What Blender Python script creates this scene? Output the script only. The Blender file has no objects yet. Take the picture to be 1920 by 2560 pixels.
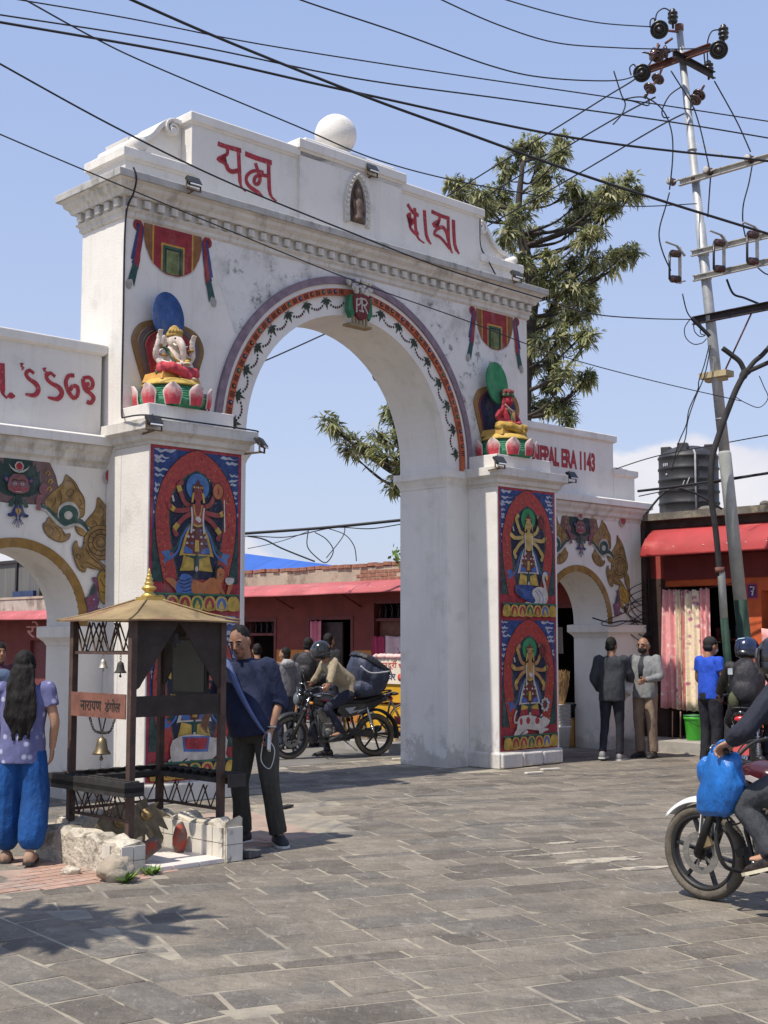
import bpy, bmesh, math, random
from mathutils import Vector as V, Matrix, Euler, noise
R = math.radians
rnd = random.Random(7)
scene = bpy.context.scene
col = scene.collection

# ---------------------------------------------------------------- camera
CAM_H = 1.68
PITCH = R(5.5)
FPX = 3300.0            # focal length in pixels of the 1920x2560 picture
cam = bpy.data.cameras.new('camera')
cam.sensor_fit = 'VERTICAL'
cam.sensor_height = 36.0
cam.lens = 36.0 * FPX / 2560.0
cam.clip_end = 3000
cam.clip_start = .1
cam_ob = bpy.data.objects.new('camera', cam)
cam_ob.location = (0, 0, CAM_H)
cam_ob.rotation_euler = (R(90) + PITCH, 0, 0)
col.objects.link(cam_ob)
scene.camera = cam_ob

# ---------------------------------------------------------------- sky, sun, exposure
SUN_EL = R(61)
sun_to = V((-.754, -.657, 0)).normalized()
world = bpy.data.worlds.new('World')
scene.world = world
world.use_nodes = True
wn, wl = world.node_tree.nodes, world.node_tree.links
bg = wn['Background']
sky = wn.new('ShaderNodeTexSky')
sky.sky_type = 'NISHITA'
sky.sun_disc = False
sky.sun_elevation = SUN_EL
sky.sun_rotation = math.atan2(sun_to.x, sun_to.y)
sky.air_density = 1.0
sky.dust_density = 1.6
sky.ozone_density = 1.6
bg.inputs['Strength'].default_value = .138
tc = wn.new('ShaderNodeTexCoord')
sep = wn.new('ShaderNodeSeparateXYZ'); wl.new(tc.outputs['Generated'], sep.inputs[0])
mp = wn.new('ShaderNodeMapping'); wl.new(tc.outputs['Generated'], mp.inputs[0])
mp.inputs['Location'].default_value = (4.66, 2.06, 1.98); mp.inputs['Scale'].default_value = (1, 1, 1.5)
nz = wn.new('ShaderNodeTexNoise'); wl.new(mp.outputs[0], nz.inputs['Vector'])
nz.inputs['Scale'].default_value = 4.2; nz.inputs['Detail'].default_value = 9; nz.inputs['Roughness'].default_value = .5
el = wn.new('ShaderNodeMapRange'); wl.new(sep.outputs['Z'], el.inputs['Value'])
el.inputs['From Min'].default_value = .06; el.inputs['From Max'].default_value = .30
el.inputs['To Min'].default_value = .125; el.inputs['To Max'].default_value = -.34
ad = wn.new('ShaderNodeMath'); ad.operation = 'ADD'; wl.new(nz.outputs['Fac'], ad.inputs[0]); wl.new(el.outputs[0], ad.inputs[1])
rp = wn.new('ShaderNodeMapRange'); rp.interpolation_type = 'SMOOTHSTEP'; wl.new(ad.outputs[0], rp.inputs['Value'])
rp.inputs['From Min'].default_value = .53; rp.inputs['From Max'].default_value = .58
rp.inputs['To Max'].default_value = .82
nz2 = wn.new('ShaderNodeTexNoise'); wl.new(mp.outputs[0], nz2.inputs['Vector']); nz2.inputs['Scale'].default_value = 9; nz2.inputs['Detail'].default_value = 6
cr = wn.new('ShaderNodeValToRGB'); wl.new(nz2.outputs['Fac'], cr.inputs[0])
cr.color_ramp.elements[0].position = .3; cr.color_ramp.elements[0].color = (4.6, 4.8, 5.6, 1)
cr.color_ramp.elements[1].position = .62; cr.color_ramp.elements[1].color = (6.6, 6.3, 6.4, 1)
# thin bright air: the pale blue of the day
vz = wn.new('ShaderNodeMapRange'); wl.new(sep.outputs['Z'], vz.inputs['Value']); vz.inputs['From Max'].default_value = .5
vc = wn.new('ShaderNodeMix'); vc.data_type = 'RGBA'; wl.new(vz.outputs[0], vc.inputs[0]); vc.inputs[6].default_value = (4.5, 5.0, 6.5, 1); vc.inputs[7].default_value = (2.9, 3.9, 6.5, 1)
veil = wn.new('ShaderNodeMix'); veil.data_type = 'RGBA'; veil.inputs[0].default_value = .70
wl.new(sky.outputs[0], veil.inputs[6]); wl.new(vc.outputs[2], veil.inputs[7])
mx = wn.new('ShaderNodeMix'); mx.data_type = 'RGBA'
wl.new(rp.outputs[0], mx.inputs[0]); wl.new(veil.outputs[2], mx.inputs[6]); wl.new(cr.outputs[0], mx.inputs[7])
wl.new(mx.outputs[2], bg.inputs['Color'])

sun = bpy.data.lights.new('sun', 'SUN')
sun.energy = 5.0
sun.angle = R(.53)
sun.color = (1, .93, .82)
sun_ob = bpy.data.objects.new('sun', sun)
sd = V((sun_to.x * math.cos(SUN_EL), sun_to.y * math.cos(SUN_EL), math.sin(SUN_EL)))
sun_ob.rotation_euler = sd.to_track_quat('Z', 'Y').to_euler()
sun_ob.location = (0, 0, 30)
col.objects.link(sun_ob)

scene.view_settings.view_transform = 'Standard'
scene.view_settings.look = 'None'
scene.view_settings.gamma = 1
scene.view_settings.exposure = .07
scene.view_settings.use_curve_mapping = False
scene.render.engine = 'CYCLES'
scene.cycles.max_bounces = 6

# ---------------------------------------------------------------- picture <-> place (survey helpers)
CT, ST = math.cos(PITCH), math.sin(PITCH)
def ray(px, py):
    x = (px - 960) / FPX; y = -(py - 1280) / FPX
    return V((x, CT - y * ST, ST + y * CT))
def at(px, py, Y):
    "the point at distance Y ahead that the survey pixel shows"
    d = ray(px, py); return V((0, 0, CAM_H)) + d * (Y / d.y)
def onground(px, py, z=0):
    d = ray(px, py); return V((0, 0, CAM_H)) + d * ((z - CAM_H) / d.z)
GA = R(44)                                   # the gate's frame: u along the front, v into it
F = V((math.cos(GA), math.sin(GA), 0)); D = V((-math.sin(GA), math.cos(GA), 0))
GO = V((-2.439, 13.572, 0))
def G(u, v, z=0): return GO + F * u + D * v + V((0, 0, z))
def fac(px, py, v):
    "survey pixel -> (u, z) on the gate plane at depth v"
    d = ray(px, py); C = V((0, 0, CAM_H))
    t = (v - (C - GO).dot(D)) / d.dot(D); p = C + d * t - GO
    return (p.dot(F), p.z)
def side(px, py, u):
    d = ray(px, py); C = V((0, 0, CAM_H))
    t = (u - (C - GO).dot(F)) / d.dot(F); p = C + d * t - GO
    return (p.dot(D), p.z)

# ---------------------------------------------------------------- objects
def tag(o, label=None, cat=None, group=None, kind=None):
    if label: o['label'] = label
    if cat: o['category'] = cat
    if group: o['group'] = group
    if kind: o['kind'] = kind
    return o
def thing(name, label, cat, loc=(0, 0, 0), rz=0, group=None):
    o = bpy.data.objects.new(name, None)
    o.empty_display_size = .2
    o.location = loc; o.rotation_euler = (0, 0, rz)
    col.objects.link(o)
    return tag(o, label, cat, group)
def copy_tree(o, parent=None):
    c = o.copy(); col.objects.link(c)
    if parent is not None: c.parent = parent
    for ch in list(o.children): copy_tree(ch, c)
    return c

def fill(poly):
    return poly
class MB:
    "collects boxes, bars, tubes, lofts ... and links them as ONE mesh object"
    def __init__(s): s.v = []; s.f = []; s.m = []; s.s = []
    def add(s, vs, fs, mi=0, sm=False):
        b = len(s.v); s.v += [tuple(p) for p in vs]
        for f in fs:
            s.f.append([b + i for i in f]); s.m.append(mi); s.s.append(sm)
        return s
    def box(s, c, d, mi=0, rot=None, taper=1.0):
        c = V(c); x, y, z = d[0] / 2, d[1] / 2, d[2] / 2; t = taper
        P = [(-x, -y, -z), (x, -y, -z), (x, y, -z), (-x, y, -z), (-x * t, -y * t, z), (x * t, -y * t, z), (x * t, y * t, z), (-x * t, y * t, z)]
        M = rot if rot is not None else Matrix.Identity(3)
        if isinstance(M, Euler): M = M.to_matrix()
        return s.add([c + M @ V(p) for p in P], [(0, 3, 2, 1), (4, 5, 6, 7), (0, 1, 5, 4), (1, 2, 6, 5), (2, 3, 7, 6), (3, 0, 4, 7)], mi)
    def b2(s, a, b, mi=0):
        "box from corner to corner"
        return s.box([(a[i] + b[i]) / 2 for i in range(3)], [abs(b[i] - a[i]) for i in range(3)], mi)
    def bar(s, a, b, w, h, mi=0, up=(0, 0, 1)):
        a, b = V(a), V(b); d = (b - a); L = d.length; d.normalize()
        u = V(up)
        if abs(d.dot(u)) > .98: u = V((0, 1, 0))
        x = d.cross(u).normalized(); u = x.cross(d)
        return s.box((a + b) / 2, (w, L, h), mi, Matrix((x, d, u)).transposed())
    def loft(s, rings, mi=0, sm=True, cap=True, close=True):
        n = len(rings[0]); vs = [p for r in rings for p in r]; fs = []
        for i in range(len(rings) - 1):
            for j in range(n if close else n - 1):
                k = (j + 1) % n
                fs.append((i * n + j, i * n + k, (i + 1) * n + k, (i + 1) * n + j))
        if cap and close:
            fs.append(tuple(range(n - 1, -1, -1))); fs.append(tuple((len(rings) - 1) * n + j for j in range(n)))
        return s.add(vs, fs, mi, sm)
    def tube(s, pts, r, n=8, mi=0, cap=True, sm=True, flat=1.0):
        pts = [V(p) for p in pts]; rings = []; side_ = None
        for i, p in enumerate(pts):
            d = (pts[min(i + 1, len(pts) - 1)] - pts[max(i - 1, 0)]).normalized()
            if side_ is None:
                side_ = d.orthogonal().normalized() if abs(d.z) > .95 else d.cross(V((0, 0, 1))).normalized()
            side_ = (side_ - d * side_.dot(d)).normalized(); o = d.cross(side_)
            rr = r[i] if isinstance(r, (list, tuple)) else r
            rings.append([p + side_ * rr * math.cos(2 * math.pi * k / n) + o * rr * flat * math.sin(2 * math.pi * k / n) for k in range(n)])
        return s.loft(rings, mi, sm, cap)
    def lathe(s, prof, n=16, c=(0, 0, 0), mi=0, sm=True, M=None):
        c = V(c); rings = []
        for r, z in prof:
            ring = [V((r * math.cos(2 * math.pi * k / n), r * math.sin(2 * math.pi * k / n), z)) for k in range(n)]
            rings.append([c + (M @ p if M is not None else p) for p in ring])
        return s.loft(rings, mi, sm, True)
    def ball(s, c, r, n=14, m=9, mi=0, M=None, bumpy=0, seed=0):
        c = V(c); r = r if isinstance(r, (list, tuple)) else (r, r, r); rings = []
        for i in range(m + 1):
            a = math.pi * (i + .001 if i == 0 else i - .001 if i == m else i) / m; ring = []
            for k in range(n):
                b = 2 * math.pi * k / n
                p = V((math.sin(a) * math.cos(b), math.sin(a) * math.sin(b), -math.cos(a)))
                q = V((p.x * r[0], p.y * r[1], p.z * r[2]))
                if bumpy: q *= 1 + bumpy * noise.noise(p * 2.1 + V((seed, seed * 2, 3)))
                ring.append(c + (M @ q if M is not None else q))
            rings.append(ring)
        return s.loft(rings, mi, True, True)
    def prism(s, poly, fn, t0, t1, mi=0):
        "poly in 2D, fn(a, b, t) -> point; extruded from t0 to t1"
        ar = sum(poly[i][0] * poly[(i + 1) % len(poly)][1] - poly[(i + 1) % len(poly)][0] * poly[i][1] for i in range(len(poly)))
        if ar < 0: poly = poly[::-1]
        n = len(poly); vs = [fn(a, b, t0) for a, b in poly] + [fn(a, b, t1) for a, b in poly]
        fs = [tuple(range(n)), tuple(range(2 * n - 1, n - 1, -1))]
        fs += [(i, i + n, (i + 1) % n + n, (i + 1) % n) for i in range(n)]
        return s.add(vs, fs, mi)
    def sheet(s, poly, fn, mi=0):
        ar = sum(poly[i][0] * poly[(i + 1) % len(poly)][1] - poly[(i + 1) % len(poly)][0] * poly[i][1] for i in range(len(poly)))
        if ar < 0: poly = poly[::-1]
        return s.add([fn(a, b) for a, b in poly], [tuple(range(len(poly)))], mi)
    def mold(s, u0, u1, v0, v1, prof, mi=0):
        "a moulding: profile of (offset, z) run round a rectangular footprint"
        rings = [[(u0 - e, v0 - e, z), (u1 + e, v0 - e, z), (u1 + e, v1 + e, z), (u0 - e, v1 + e, z)] for e, z in prof]
        return s.loft(rings, mi, False, True)
    def build(s, name, mats, parent=None, bevel=0, loc=None, rot=None, weld=False):
        me = bpy.data.meshes.new(name)
        me.from_pydata(s.v, [], s.f)
        if not isinstance(mats, (list, tuple)): mats = [mats]
        for m in mats: me.materials.append(m)
        me.polygons.foreach_set('material_index', s.m)
        me.polygons.foreach_set('use_smooth', s.s)
        me.update()
        o = bpy.data.objects.new(name, me)
        col.objects.link(o)
        if parent is not None: o.parent = parent
        if loc is not None: o.location = loc
        if rot is not None: o.rotation_euler = rot
        if bevel:
            b = o.modifiers.new('bevel', 'BEVEL'); b.width = bevel; b.segments = 2; b.limit_method = 'ANGLE'; b.angle_limit = R(40)
        return o

# ---------------------------------------------------------------- materials
def hexc(h):
    h = h.lstrip('#'); c = [int(h[i:i + 2], 16) / 255 for i in (0, 2, 4)]
    return tuple(x / 12.92 if x <= .04045 else ((x + .055) / 1.055) ** 2.4 for x in c)
MATS = {}
def mat(name, c, rough=.75, var=.14, sc=5, bump=.15, bsc=60, metal=0, dirt=(), spec=.4, coat=0, stretch=(1, 1, 1), bdist=.01, splash=None, world=False):
    """plain procedural surface: colour c with soft variation, grain bump and dirt layers
    dirt: (colour, lo, hi, scale, stretch xyz, strength)"""
    if name in MATS: return MATS[name]
    if isinstance(c, str): c = hexc(c)
    m = bpy.data.materials.new(name); m.use_nodes = True
    n, l = m.node_tree.nodes, m.node_tree.links
    b = n['Principled BSDF']
    b.inputs['Roughness'].default_value = rough; b.inputs['Metallic'].default_value = metal
    b.inputs['Specular IOR Level'].default_value = spec
    if coat: b.inputs['Coat Weight'].default_value = coat; b.inputs['Coat Roughness'].default_value = .15
    t = n.new('ShaderNodeTexCoord') if not world else n.new('ShaderNodeNewGeometry'); co_ = 'Position' if world else 'Object'
    mp = n.new('ShaderNodeMapping'); l.new(t.outputs[co_], mp.inputs[0]); mp.inputs['Scale'].default_value = stretch
    a = n.new('ShaderNodeTexNoise'); l.new(mp.outputs[0], a.inputs['Vector'])
    a.inputs['Scale'].default_value = sc; a.inputs['Detail'].default_value = 8; a.inputs['Roughness'].default_value = .62
    r = n.new('ShaderNodeValToRGB'); l.new(a.outputs['Fac'], r.inputs[0])
    r.color_ramp.elements[0].position = .32; r.color_ramp.elements[1].position = .68
    r.color_ramp.elements[0].color = (*[max(0, x * (1 - var)) for x in c], 1)
    r.color_ramp.elements[1].color = (*[min(1, x * (1 + var)) for x in c], 1)
    out = r.outputs[0]
    for (dc, lo, hi, ds, st, k) in dirt:
        if isinstance(dc, str): dc = hexc(dc)
        mp2 = n.new('ShaderNodeMapping'); l.new(t.outputs[co_], mp2.inputs[0])
        mp2.inputs['Scale'].default_value = st; mp2.inputs['Location'].default_value = (ds * .37, ds * 1.3, ds * .71)
        a2 = n.new('ShaderNodeTexNoise'); l.new(mp2.outputs[0], a2.inputs['Vector'])
        a2.inputs['Scale'].default_value = ds; a2.inputs['Detail'].default_value = 10; a2.inputs['Roughness'].default_value = .68
        q = n.new('ShaderNodeMapRange'); q.interpolation_type = 'SMOOTHSTEP'; l.new(a2.outputs['Fac'], q.inputs['Value'])
        q.inputs['From Min'].default_value = lo; q.inputs['From Max'].default_value = hi; q.inputs['To Max'].default_value = k
        x = n.new('ShaderNodeMix'); x.data_type = 'RGBA'
        l.new(q.outputs[0], x.inputs[0]); l.new(out, x.inputs[6]); x.inputs[7].default_value = (*dc, 1)
        out = x.outputs[2]
    if splash:      # mud thrown up by the street: ragged, dies out at about knee height
        sz = n.new('ShaderNodeSeparateXYZ'); l.new(t.outputs['Object'], sz.inputs[0])
        a3 = n.new('ShaderNodeTexNoise'); l.new(t.outputs['Object'], a3.inputs['Vector']); a3.inputs['Scale'].default_value = 5; a3.inputs['Detail'].default_value = 10; a3.inputs['Roughness'].default_value = .7
        h_ = n.new('ShaderNodeMapRange'); l.new(sz.outputs['Z'], h_.inputs['Value']); h_.inputs['From Min'].default_value = 0; h_.inputs['From Max'].default_value = splash; h_.inputs['To Min'].default_value = .22; h_.inputs['To Max'].default_value = -.22
        s_ = n.new('ShaderNodeMath'); l.new(a3.outputs['Fac'], s_.inputs[0]); l.new(h_.outputs[0], s_.inputs[1])
        q = n.new('ShaderNodeMapRange'); q.interpolation_type = 'SMOOTHSTEP'; l.new(s_.outputs[0], q.inputs['Value']); q.inputs['From Min'].default_value = .52; q.inputs['From Max'].default_value = .68; q.inputs['To Max'].default_value = .42
        x = n.new('ShaderNodeMix'); x.data_type = 'RGBA'; l.new(q.outputs[0], x.inputs[0]); l.new(out, x.inputs[6]); x.inputs[7].default_value = (.20, .17, .135, 1); out = x.outputs[2]
    l.new(out, b.inputs['Base Color'])
    if bump:
        g = n.new('ShaderNodeTexNoise'); l.new(mp.outputs[0], g.inputs['Vector'])
        g.inputs['Scale'].default_value = bsc; g.inputs['Detail'].default_value = 6; g.inputs['Roughness'].default_value = .6
        p = n.new('ShaderNodeBump'); p.inputs['Strength'].default_value = bump; p.inputs['Distance'].default_value = bdist
        l.new(g.outputs['Fac'], p.inputs['Height']); l.new(p.outputs[0], b.inputs['Normal'])
    MATS[name] = m
    return m
def spl(pts, k=6, closed=False):
    "smooth curve through points (any dimension)"
    pts = [tuple(p) for p in pts]; n = len(pts); out = []
    rng = range(n if closed else n - 1)
    for i in rng:
        p0, p1, p2, p3 = [pts[(i + j) % n] if closed else pts[min(max(i + j, 0), n - 1)] for j in (-1, 0, 1, 2)]
        for q in range(k):
            t = q / k
            out.append(tuple(.5 * (2 * b + (c - a) * t + (2 * a - 5 * b + 4 * c - d) * t * t + (3 * b - a - 3 * c + d) * t ** 3) for a, b, c, d in zip(p0, p1, p2, p3)))
    if not closed: out.append(pts[-1])
    return out
def ribbon(pts, w):
    "outline of a brush stroke along 2D points; w is a width or one per point"
    n = len(pts); L = []; Rr = []
    for i, p in enumerate(pts):
        a, b = pts[max(i - 1, 0)], pts[min(i + 1, n - 1)]
        dx, dy = b[0] - a[0], b[1] - a[1]; q = math.hypot(dx, dy) or 1
        ww = (w[min(i, len(w) - 1)] if isinstance(w, (list, tuple)) else w) / 2
        L.append((p[0] - dy / q * ww, p[1] + dx / q * ww)); Rr.append((p[0] + dy / q * ww, p[1] - dx / q * ww))
    return L + Rr[::-1]
def circ(c, r, n=20, a0=0, a1=360, ry=None):
    full = abs(a1 - a0) >= 360
    return [(c[0] + r * math.cos(R(a0 + (a1 - a0) * i / (n if full else n - 1))), c[1] + (ry or r) * math.sin(R(a0 + (a1 - a0) * i / (n if full else n - 1)))) for i in range(n)]

# ================================================================ THE GATE
GREY = (.13, .125, .115)
white = mat('white_limewash', (.69, .66, .615), .85, .06, 2.2, .4, 38, splash=.8, dirt=(((.38, .35, .30), .50, .74, 8, (1, 1, .06), .28), ((.30, .28, .25), .52, .70, 2.3, (1, 1, 1), .25), 
    ((.30, .28, .25), .60, .80, 2.6, (1, 1, .22), .42), ((.16, .15, .13), .69, .80, 1.3, (1, 1, 1), .6), ((.12, .11, .10), .70, .74, 9, (1, 1, .8), .6), ((.45, .41, .34), .6, .8, 14, (1, 1, .1), .3)))
whitedirty = mat('weathered_limewash', (.58, .555, .51), .9, .1, 3, .5, 30, dirt=(
    ((.22, .2, .17), .5, .7, 3.5, (1, 1, .35), .65), ((.10, .095, .085), .62, .74, 5, (1, 1, 1), .8), ((.30, .25, .19), .5, .75, 16, (1, 1, .08), .5)))
coping_m = mat('grey_cement_coping', (.42, .41, .39), .9, .15, 5, .5, 40, dirt=(((.12, .12, .11), .5, .72, 6, (1, 1, .4), .75),))
stainwall = mat('stained_limewash', (.66, .645, .62), .85, .05, 2.0, .35, 38, dirt=(
    ((.26, .25, .23), .47, .66, 2.0, (1, 1, .9), .5), ((.10, .10, .095), .55, .66, 5.5, (1, 1, .9), .75), ((.14, .13, .12), .60, .68, 1.1, (1, 1, 1), .75)))
wallw = mat('limewash_wall', (.69, .66, .615), .85, .05, 1.6, .4, 40, splash=.8, dirt=(((.40, .37, .32), .50, .74, 7, (1, 1, .06), .28), ((.30, .28, .25), .52, .70, 2.3, (1, 1, 1), .22), ((.36, .34, .31), .62, .82, 1.7, (1, 1, .4), .4), ((.13, .12, .11), .72, .76, 7, (1, 1, 1), .7)))
PAINTS = {}
def paint(h, var=.12):
    k = 'paint_' + h.lstrip('#')
    if k not in PAINTS:
        PAINTS[k] = mat(k, [x * .74 + .012 for x in hexc(h)], .8, var + .12, 11, .2, 50, dirt=(((.34, .31, .28), .50, .74, 5, (1, 1, .4), .28), ((.38, .35, .32), .60, .72, 34, (1, 1, 1), .5), ((.06, .05, .05), .62, .74, 26, (1, 1, 1), .4)))
    return PAINTS[k]

gate = thing('gateway', 'white arched gateway with painted piers, carved cornice and a ball on top, spanning the street', 'gateway', GO, GA)
CU, SPR, AR = 3.365, 4.02, 1.69
V0, V1 = .52, 1.40
TW = 6.74
arc = [(CU + AR * math.cos(R(a)), SPR + AR * math.sin(R(a))) for a in range(180, -1, -4)]
fnw = lambda a, b, t: (a, t, b)
mb = MB()
mb.prism([(0, 0), (CU - AR, 0)] + arc + [(CU + AR, 0), (TW, 0), (TW, 6.36), (0, 6.36)], fnw, V0, V1)
mb.build('arch_wall', wallw, gate)
# the grimy upper field under the cornice, a skin of old plaster around the arch
mb = MB()
OR = 2.14
arc2 = [(CU + OR * math.cos(R(a)), SPR + OR * math.sin(R(a))) for a in range(146, 11, -4)]
mb.prism([(1.5, 5.2)] + arc2 + [(5.55, 4.44), (5.95, 5.1), (6.5, 6.0), (6.5, 6.29), (.9, 6.29), (1.2, 5.9)], fnw, V0 - .003, V0 + .02)
mb.build('stained_plaster', stainwall, gate)

# piers: painted pilasters front and rear, mouldings, plinths
LP0, LP1, RP0, RP1 = 0, 1.23, 5.47, 6.72
for (a, b) in ((LP0, LP1), (RP0, RP1)):
    MB().b2((a, 0, 0), (b, V0, 3.74)).build('pilaster', white, gate, .008)
    MB().b2((a, V1, 0), (b, V1 + .4, 3.74)).build('pilaster', white, gate, .008)
    capp = [(.015, 3.70), (.015, 3.73), (.05, 3.75), (.06, 3.80), (.12, 3.84), (.12, 3.95), (.0, 3.955)]
    MB().mold(a, b, 0, V0 + .1, capp).build('pilaster_cap', whitedirty, gate, .004)
    MB().mold(a, b, 0, V0, [(.035, .0), (.035, .19), (.02, .205), (.0, .21)]).build('plinth', whitedirty, gate, .012)
    MB().b2((a - .02, -.02, 3.955), (b - .15, V0, 4.13)).build('statue_block', white, gate, .008)
imp = [(.01, 3.70), (.015, 3.73), (.03, 3.76), (.05, 3.80), (.075, 3.83), (.075, 3.92), (0, 3.925)]
MB().mold(.012, CU - AR, V0 + .01, V1 - .01, imp).build('impost', white, gate, .004)
MB().mold(CU + AR, TW - .012, V0 + .01, V1 - .01, imp).build('impost', white, gate, .004)
for k in range(3):
    u0 = RP0 - .01 + k * .42
    MB().box((u0 + .21, -.02, .1), (.405, .1, .19 - .01 * k)).build('plinth_stone', whitedirty, gate, .02)

# cornice, dentils
corn = [(.01, 6.24), (.03, 6.26), (.03, 6.30), (.06, 6.33), (.06, 6.345), (.04, 6.35), (.04, 6.45), (.10, 6.46), (.115, 6.50), (.16, 6.54), (.17, 6.58), (.22, 6.60)]
MB().mold(0, TW, V0, V1, corn).build('cornice', whitedirty, gate)
MB().mold(0, TW, V0, V1, [(.20, 6.602), (.23, 6.605), (.235, 6.685), (.2, 6.70), (0, 6.72)]).build('cornice_slab', coping_m, gate, .008)
dm = MB().box((0, 0, 0), (.085, .06, .085)).build('dentil', whitedirty, gate, .006, (-.01 + .05, V0 - .065, 6.40))
for i in range(1, 38):
    d = dm.copy(); col.objects.link(d); d.location.x = .04 + i * .18
for i in range(5):
    d = dm.copy(); col.objects.link(d); d.location = (-.065, V0 + .06 + i * .19, 6.40); d.rotation_euler.z = R(90)

# parapet
def coped(u0, u1, v0, v1, z0, z1, ov=.05, th=.11, name='parapet'):
    MB().b2((u0, v0, z0), (u1, v1, z1 - th)).build(name, wallw, gate, .006)
    MB().mold(u0, u1, v0, v1, [(.012, z1 - th - .03), (.02, z1 - th - .005), (ov, z1 - th), (ov, z1 - .01), (ov - .012, z1)]).build('coping', white, gate, .006)
coped(.04, .90, .615, 1.34, 6.72, 7.06); coped(5.88, 6.70, .615, 1.34, 6.72, 7.06)
coped(.91, 5.87, .60, 1.34, 6.72, 7.70, .04)
coped(2.50, 4.26, .56, 1.36, 6.72, 7.80, .045, .12)
MB().mold(2.72, 4.30, .72, 1.26, [(0, 7.8), (0, 7.92), (-.02, 7.94)]).build('ball_step', white, gate, .01)
MB().lathe([(.16, 7.93), (.18, 7.97), (.15, 8.0)], 20, (3.46, .98, 0)).ball((3.46, .98, 8.22), .275, 28, 18, bumpy=.02).build('ball_finial', white, gate)
# scroll brackets at both ends of the high parapet
def scroll(flip):
    m = MB()
    X = (lambda a: .91 - a) if not flip else (lambda a: 5.87 + a)
    top = spl([(0, 7.58), (.16, 7.585), (.30, 7.49), (.42, 7.34), (.58, 7.24), (.74, 7.20)], 5)
    bot = [(.74, 7.06), (0, 7.06)]
    m.prism([(X(a), b) for a, b in top + bot], fnw, .80, 1.14)
    band = ribbon(spl([(.0, 7.60), (.16, 7.60), (.31, 7.50), (.43, 7.35), (.58, 7.255), (.76, 7.215)], 5), .055)
    m.prism([(X(a), b) for a, b in band], fnw, .74, 1.2)
    q = [(.165 + r_ * math.cos(R(t)), 7.50 + r_ * math.sin(R(t))) for t, r_ in [(95 - k * 24, .10 - .0036 * k) for k in range(22)]]
    m.prism([(X(a), b) for a, b in ribbon(q, .03)], fnw, .72, 1.22)
    m.prism([(X(.165) + .04 * math.cos(R(t)), 7.47 + .04 * math.sin(R(t))) for t in range(0, 360, 30)], fnw, .71, 1.23)
    m.build('scroll', white, gate, .008)
    m = MB()
    x = X(.70); M = Matrix.Rotation(R(-90), 3, 'X')
    k_ = .6 if flip else 1
    m.lathe([(r_ * k_, z_) for r_, z_ in ((.05, -.40), (.088, -.39), (.088, .36), (.05, .38))], 18, (x, .97, 7.135 - (.03 if flip else 0)), M=M)
    m.lathe([(r_ * k_, z_) for r_, z_ in ((.03, -.415), (.06, -.41), (.1, -.37), (.1, -.30), (.088, -.29))], 18, (x, .97, 7.135 - (.03 if flip else 0)), M=M)
    m.build('scroll_roll', white, gate)
scroll(False); scroll(True)
# niche on the parapet
niche = MB()
ny = .555
outer = [(3.42 + .20 * math.cos(R(a)) * (1 if b > 0 else 1), 7.12 + b) for a, b in ()]
def ogive(cx, zb, w, h, n=8):
    L = [(cx - w, zb), (cx - w * 1.04, zb + h * .3), (cx - w * .98, zb + h * .5), (cx - w * .78, zb + h * .72), (cx - w * .42, zb + h * .9), (cx, zb + h)]
    L = spl(L, 4); return L + [(2 * cx - a, b) for a, b in L[-2::-1]]
NC = 3.44
o1, o2 = ogive(NC, 6.92, .215, .70), ogive(NC, 6.95, .135, .58)
def ringprism(m, A, B, fn, t0, t1, mi=0):
    n = len(A)
    for i in range(n - 1):
        m.prism([A[i], A[i + 1], B[i + 1], B[i]], fn, t0, t1, mi)
ringprism(niche, o1, o2, fnw, ny - .03, ny + .02)
for i in range(0, len(o1), 2):
    a = o1[i]; b = o2[min(i, len(o2) - 1)]
    niche.ball(((a[0] + b[0]) / 2, ny - .035, (a[1] + b[1]) / 2), (.03, .025, .022), 7, 5)
niche.build('niche_frame', whitedirty, gate)
niche = MB(); niche.sheet(ogive(NC, 6.95, .135, .58), lambda a, b: (a, ny - .004, b)); niche.build('niche_back', mat('niche_dark', (.10, .075, .06), .9, .3), gate)
st = MB()
bronze_d = mat('dark_carved_stone', (.13, .085, .065), .6, .3, 12, .6, 60)
st.lathe([(.085, 6.96), (.09, 7.0), (.06, 7.05), (.07, 7.12), (.075, 7.2), (.05, 7.24), (.03, 7.265), (.05, 7.30), (.052, 7.35), (.03, 7.41), (.004, 7.46)], 10, (NC, ny - .02, 0))
st.ball((NC - .075, ny - .04, 7.17), (.022, .022, .07), 7, 5).ball((NC + .075, ny - .04, 7.15), (.022, .022, .07), 7, 5)
st.build('niche_figure', bronze_d, gate)

# archivolt bands
def band(r0, r1, v, th, name, m, a0=0, a1=180, foot=0.0, step=3):
    mbb = MB(); A = []; B = []
    if foot:
        A.append((CU + r1, SPR - foot)); B.append((CU + r0, SPR - foot))
    for a in range(a0, a1 + 1, step):
        A.append((CU + r1 * math.cos(R(a)), SPR + r1 * math.sin(R(a)))); B.append((CU + r0 * math.cos(R(a)), SPR + r0 * math.sin(R(a))))
    if foot:
        A.append((CU - r1, SPR - foot)); B.append((CU - r0, SPR - foot))
    ringprism(mbb, A, B, fnw, v - th, v + .01)
    return mbb.build(name, m, gate)
band(2.075, 2.165, V0, .045, 'outer_arch_band', paint('#8b7784'), foot=.1)
band(2.02, 2.075, V0, .02, 'arch_fillet', white, foot=.1)
band(1.935, 2.02, V0, .035, 'orange_arch_band', paint('#c2613a'), foot=.1)
tick = MB(); gem_at = []
a = 1.0
def arch_pt(r, deg, v): return (CU + r * math.cos(R(deg)), v, SPR + r * math.sin(R(deg)))
n_un = 30
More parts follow.
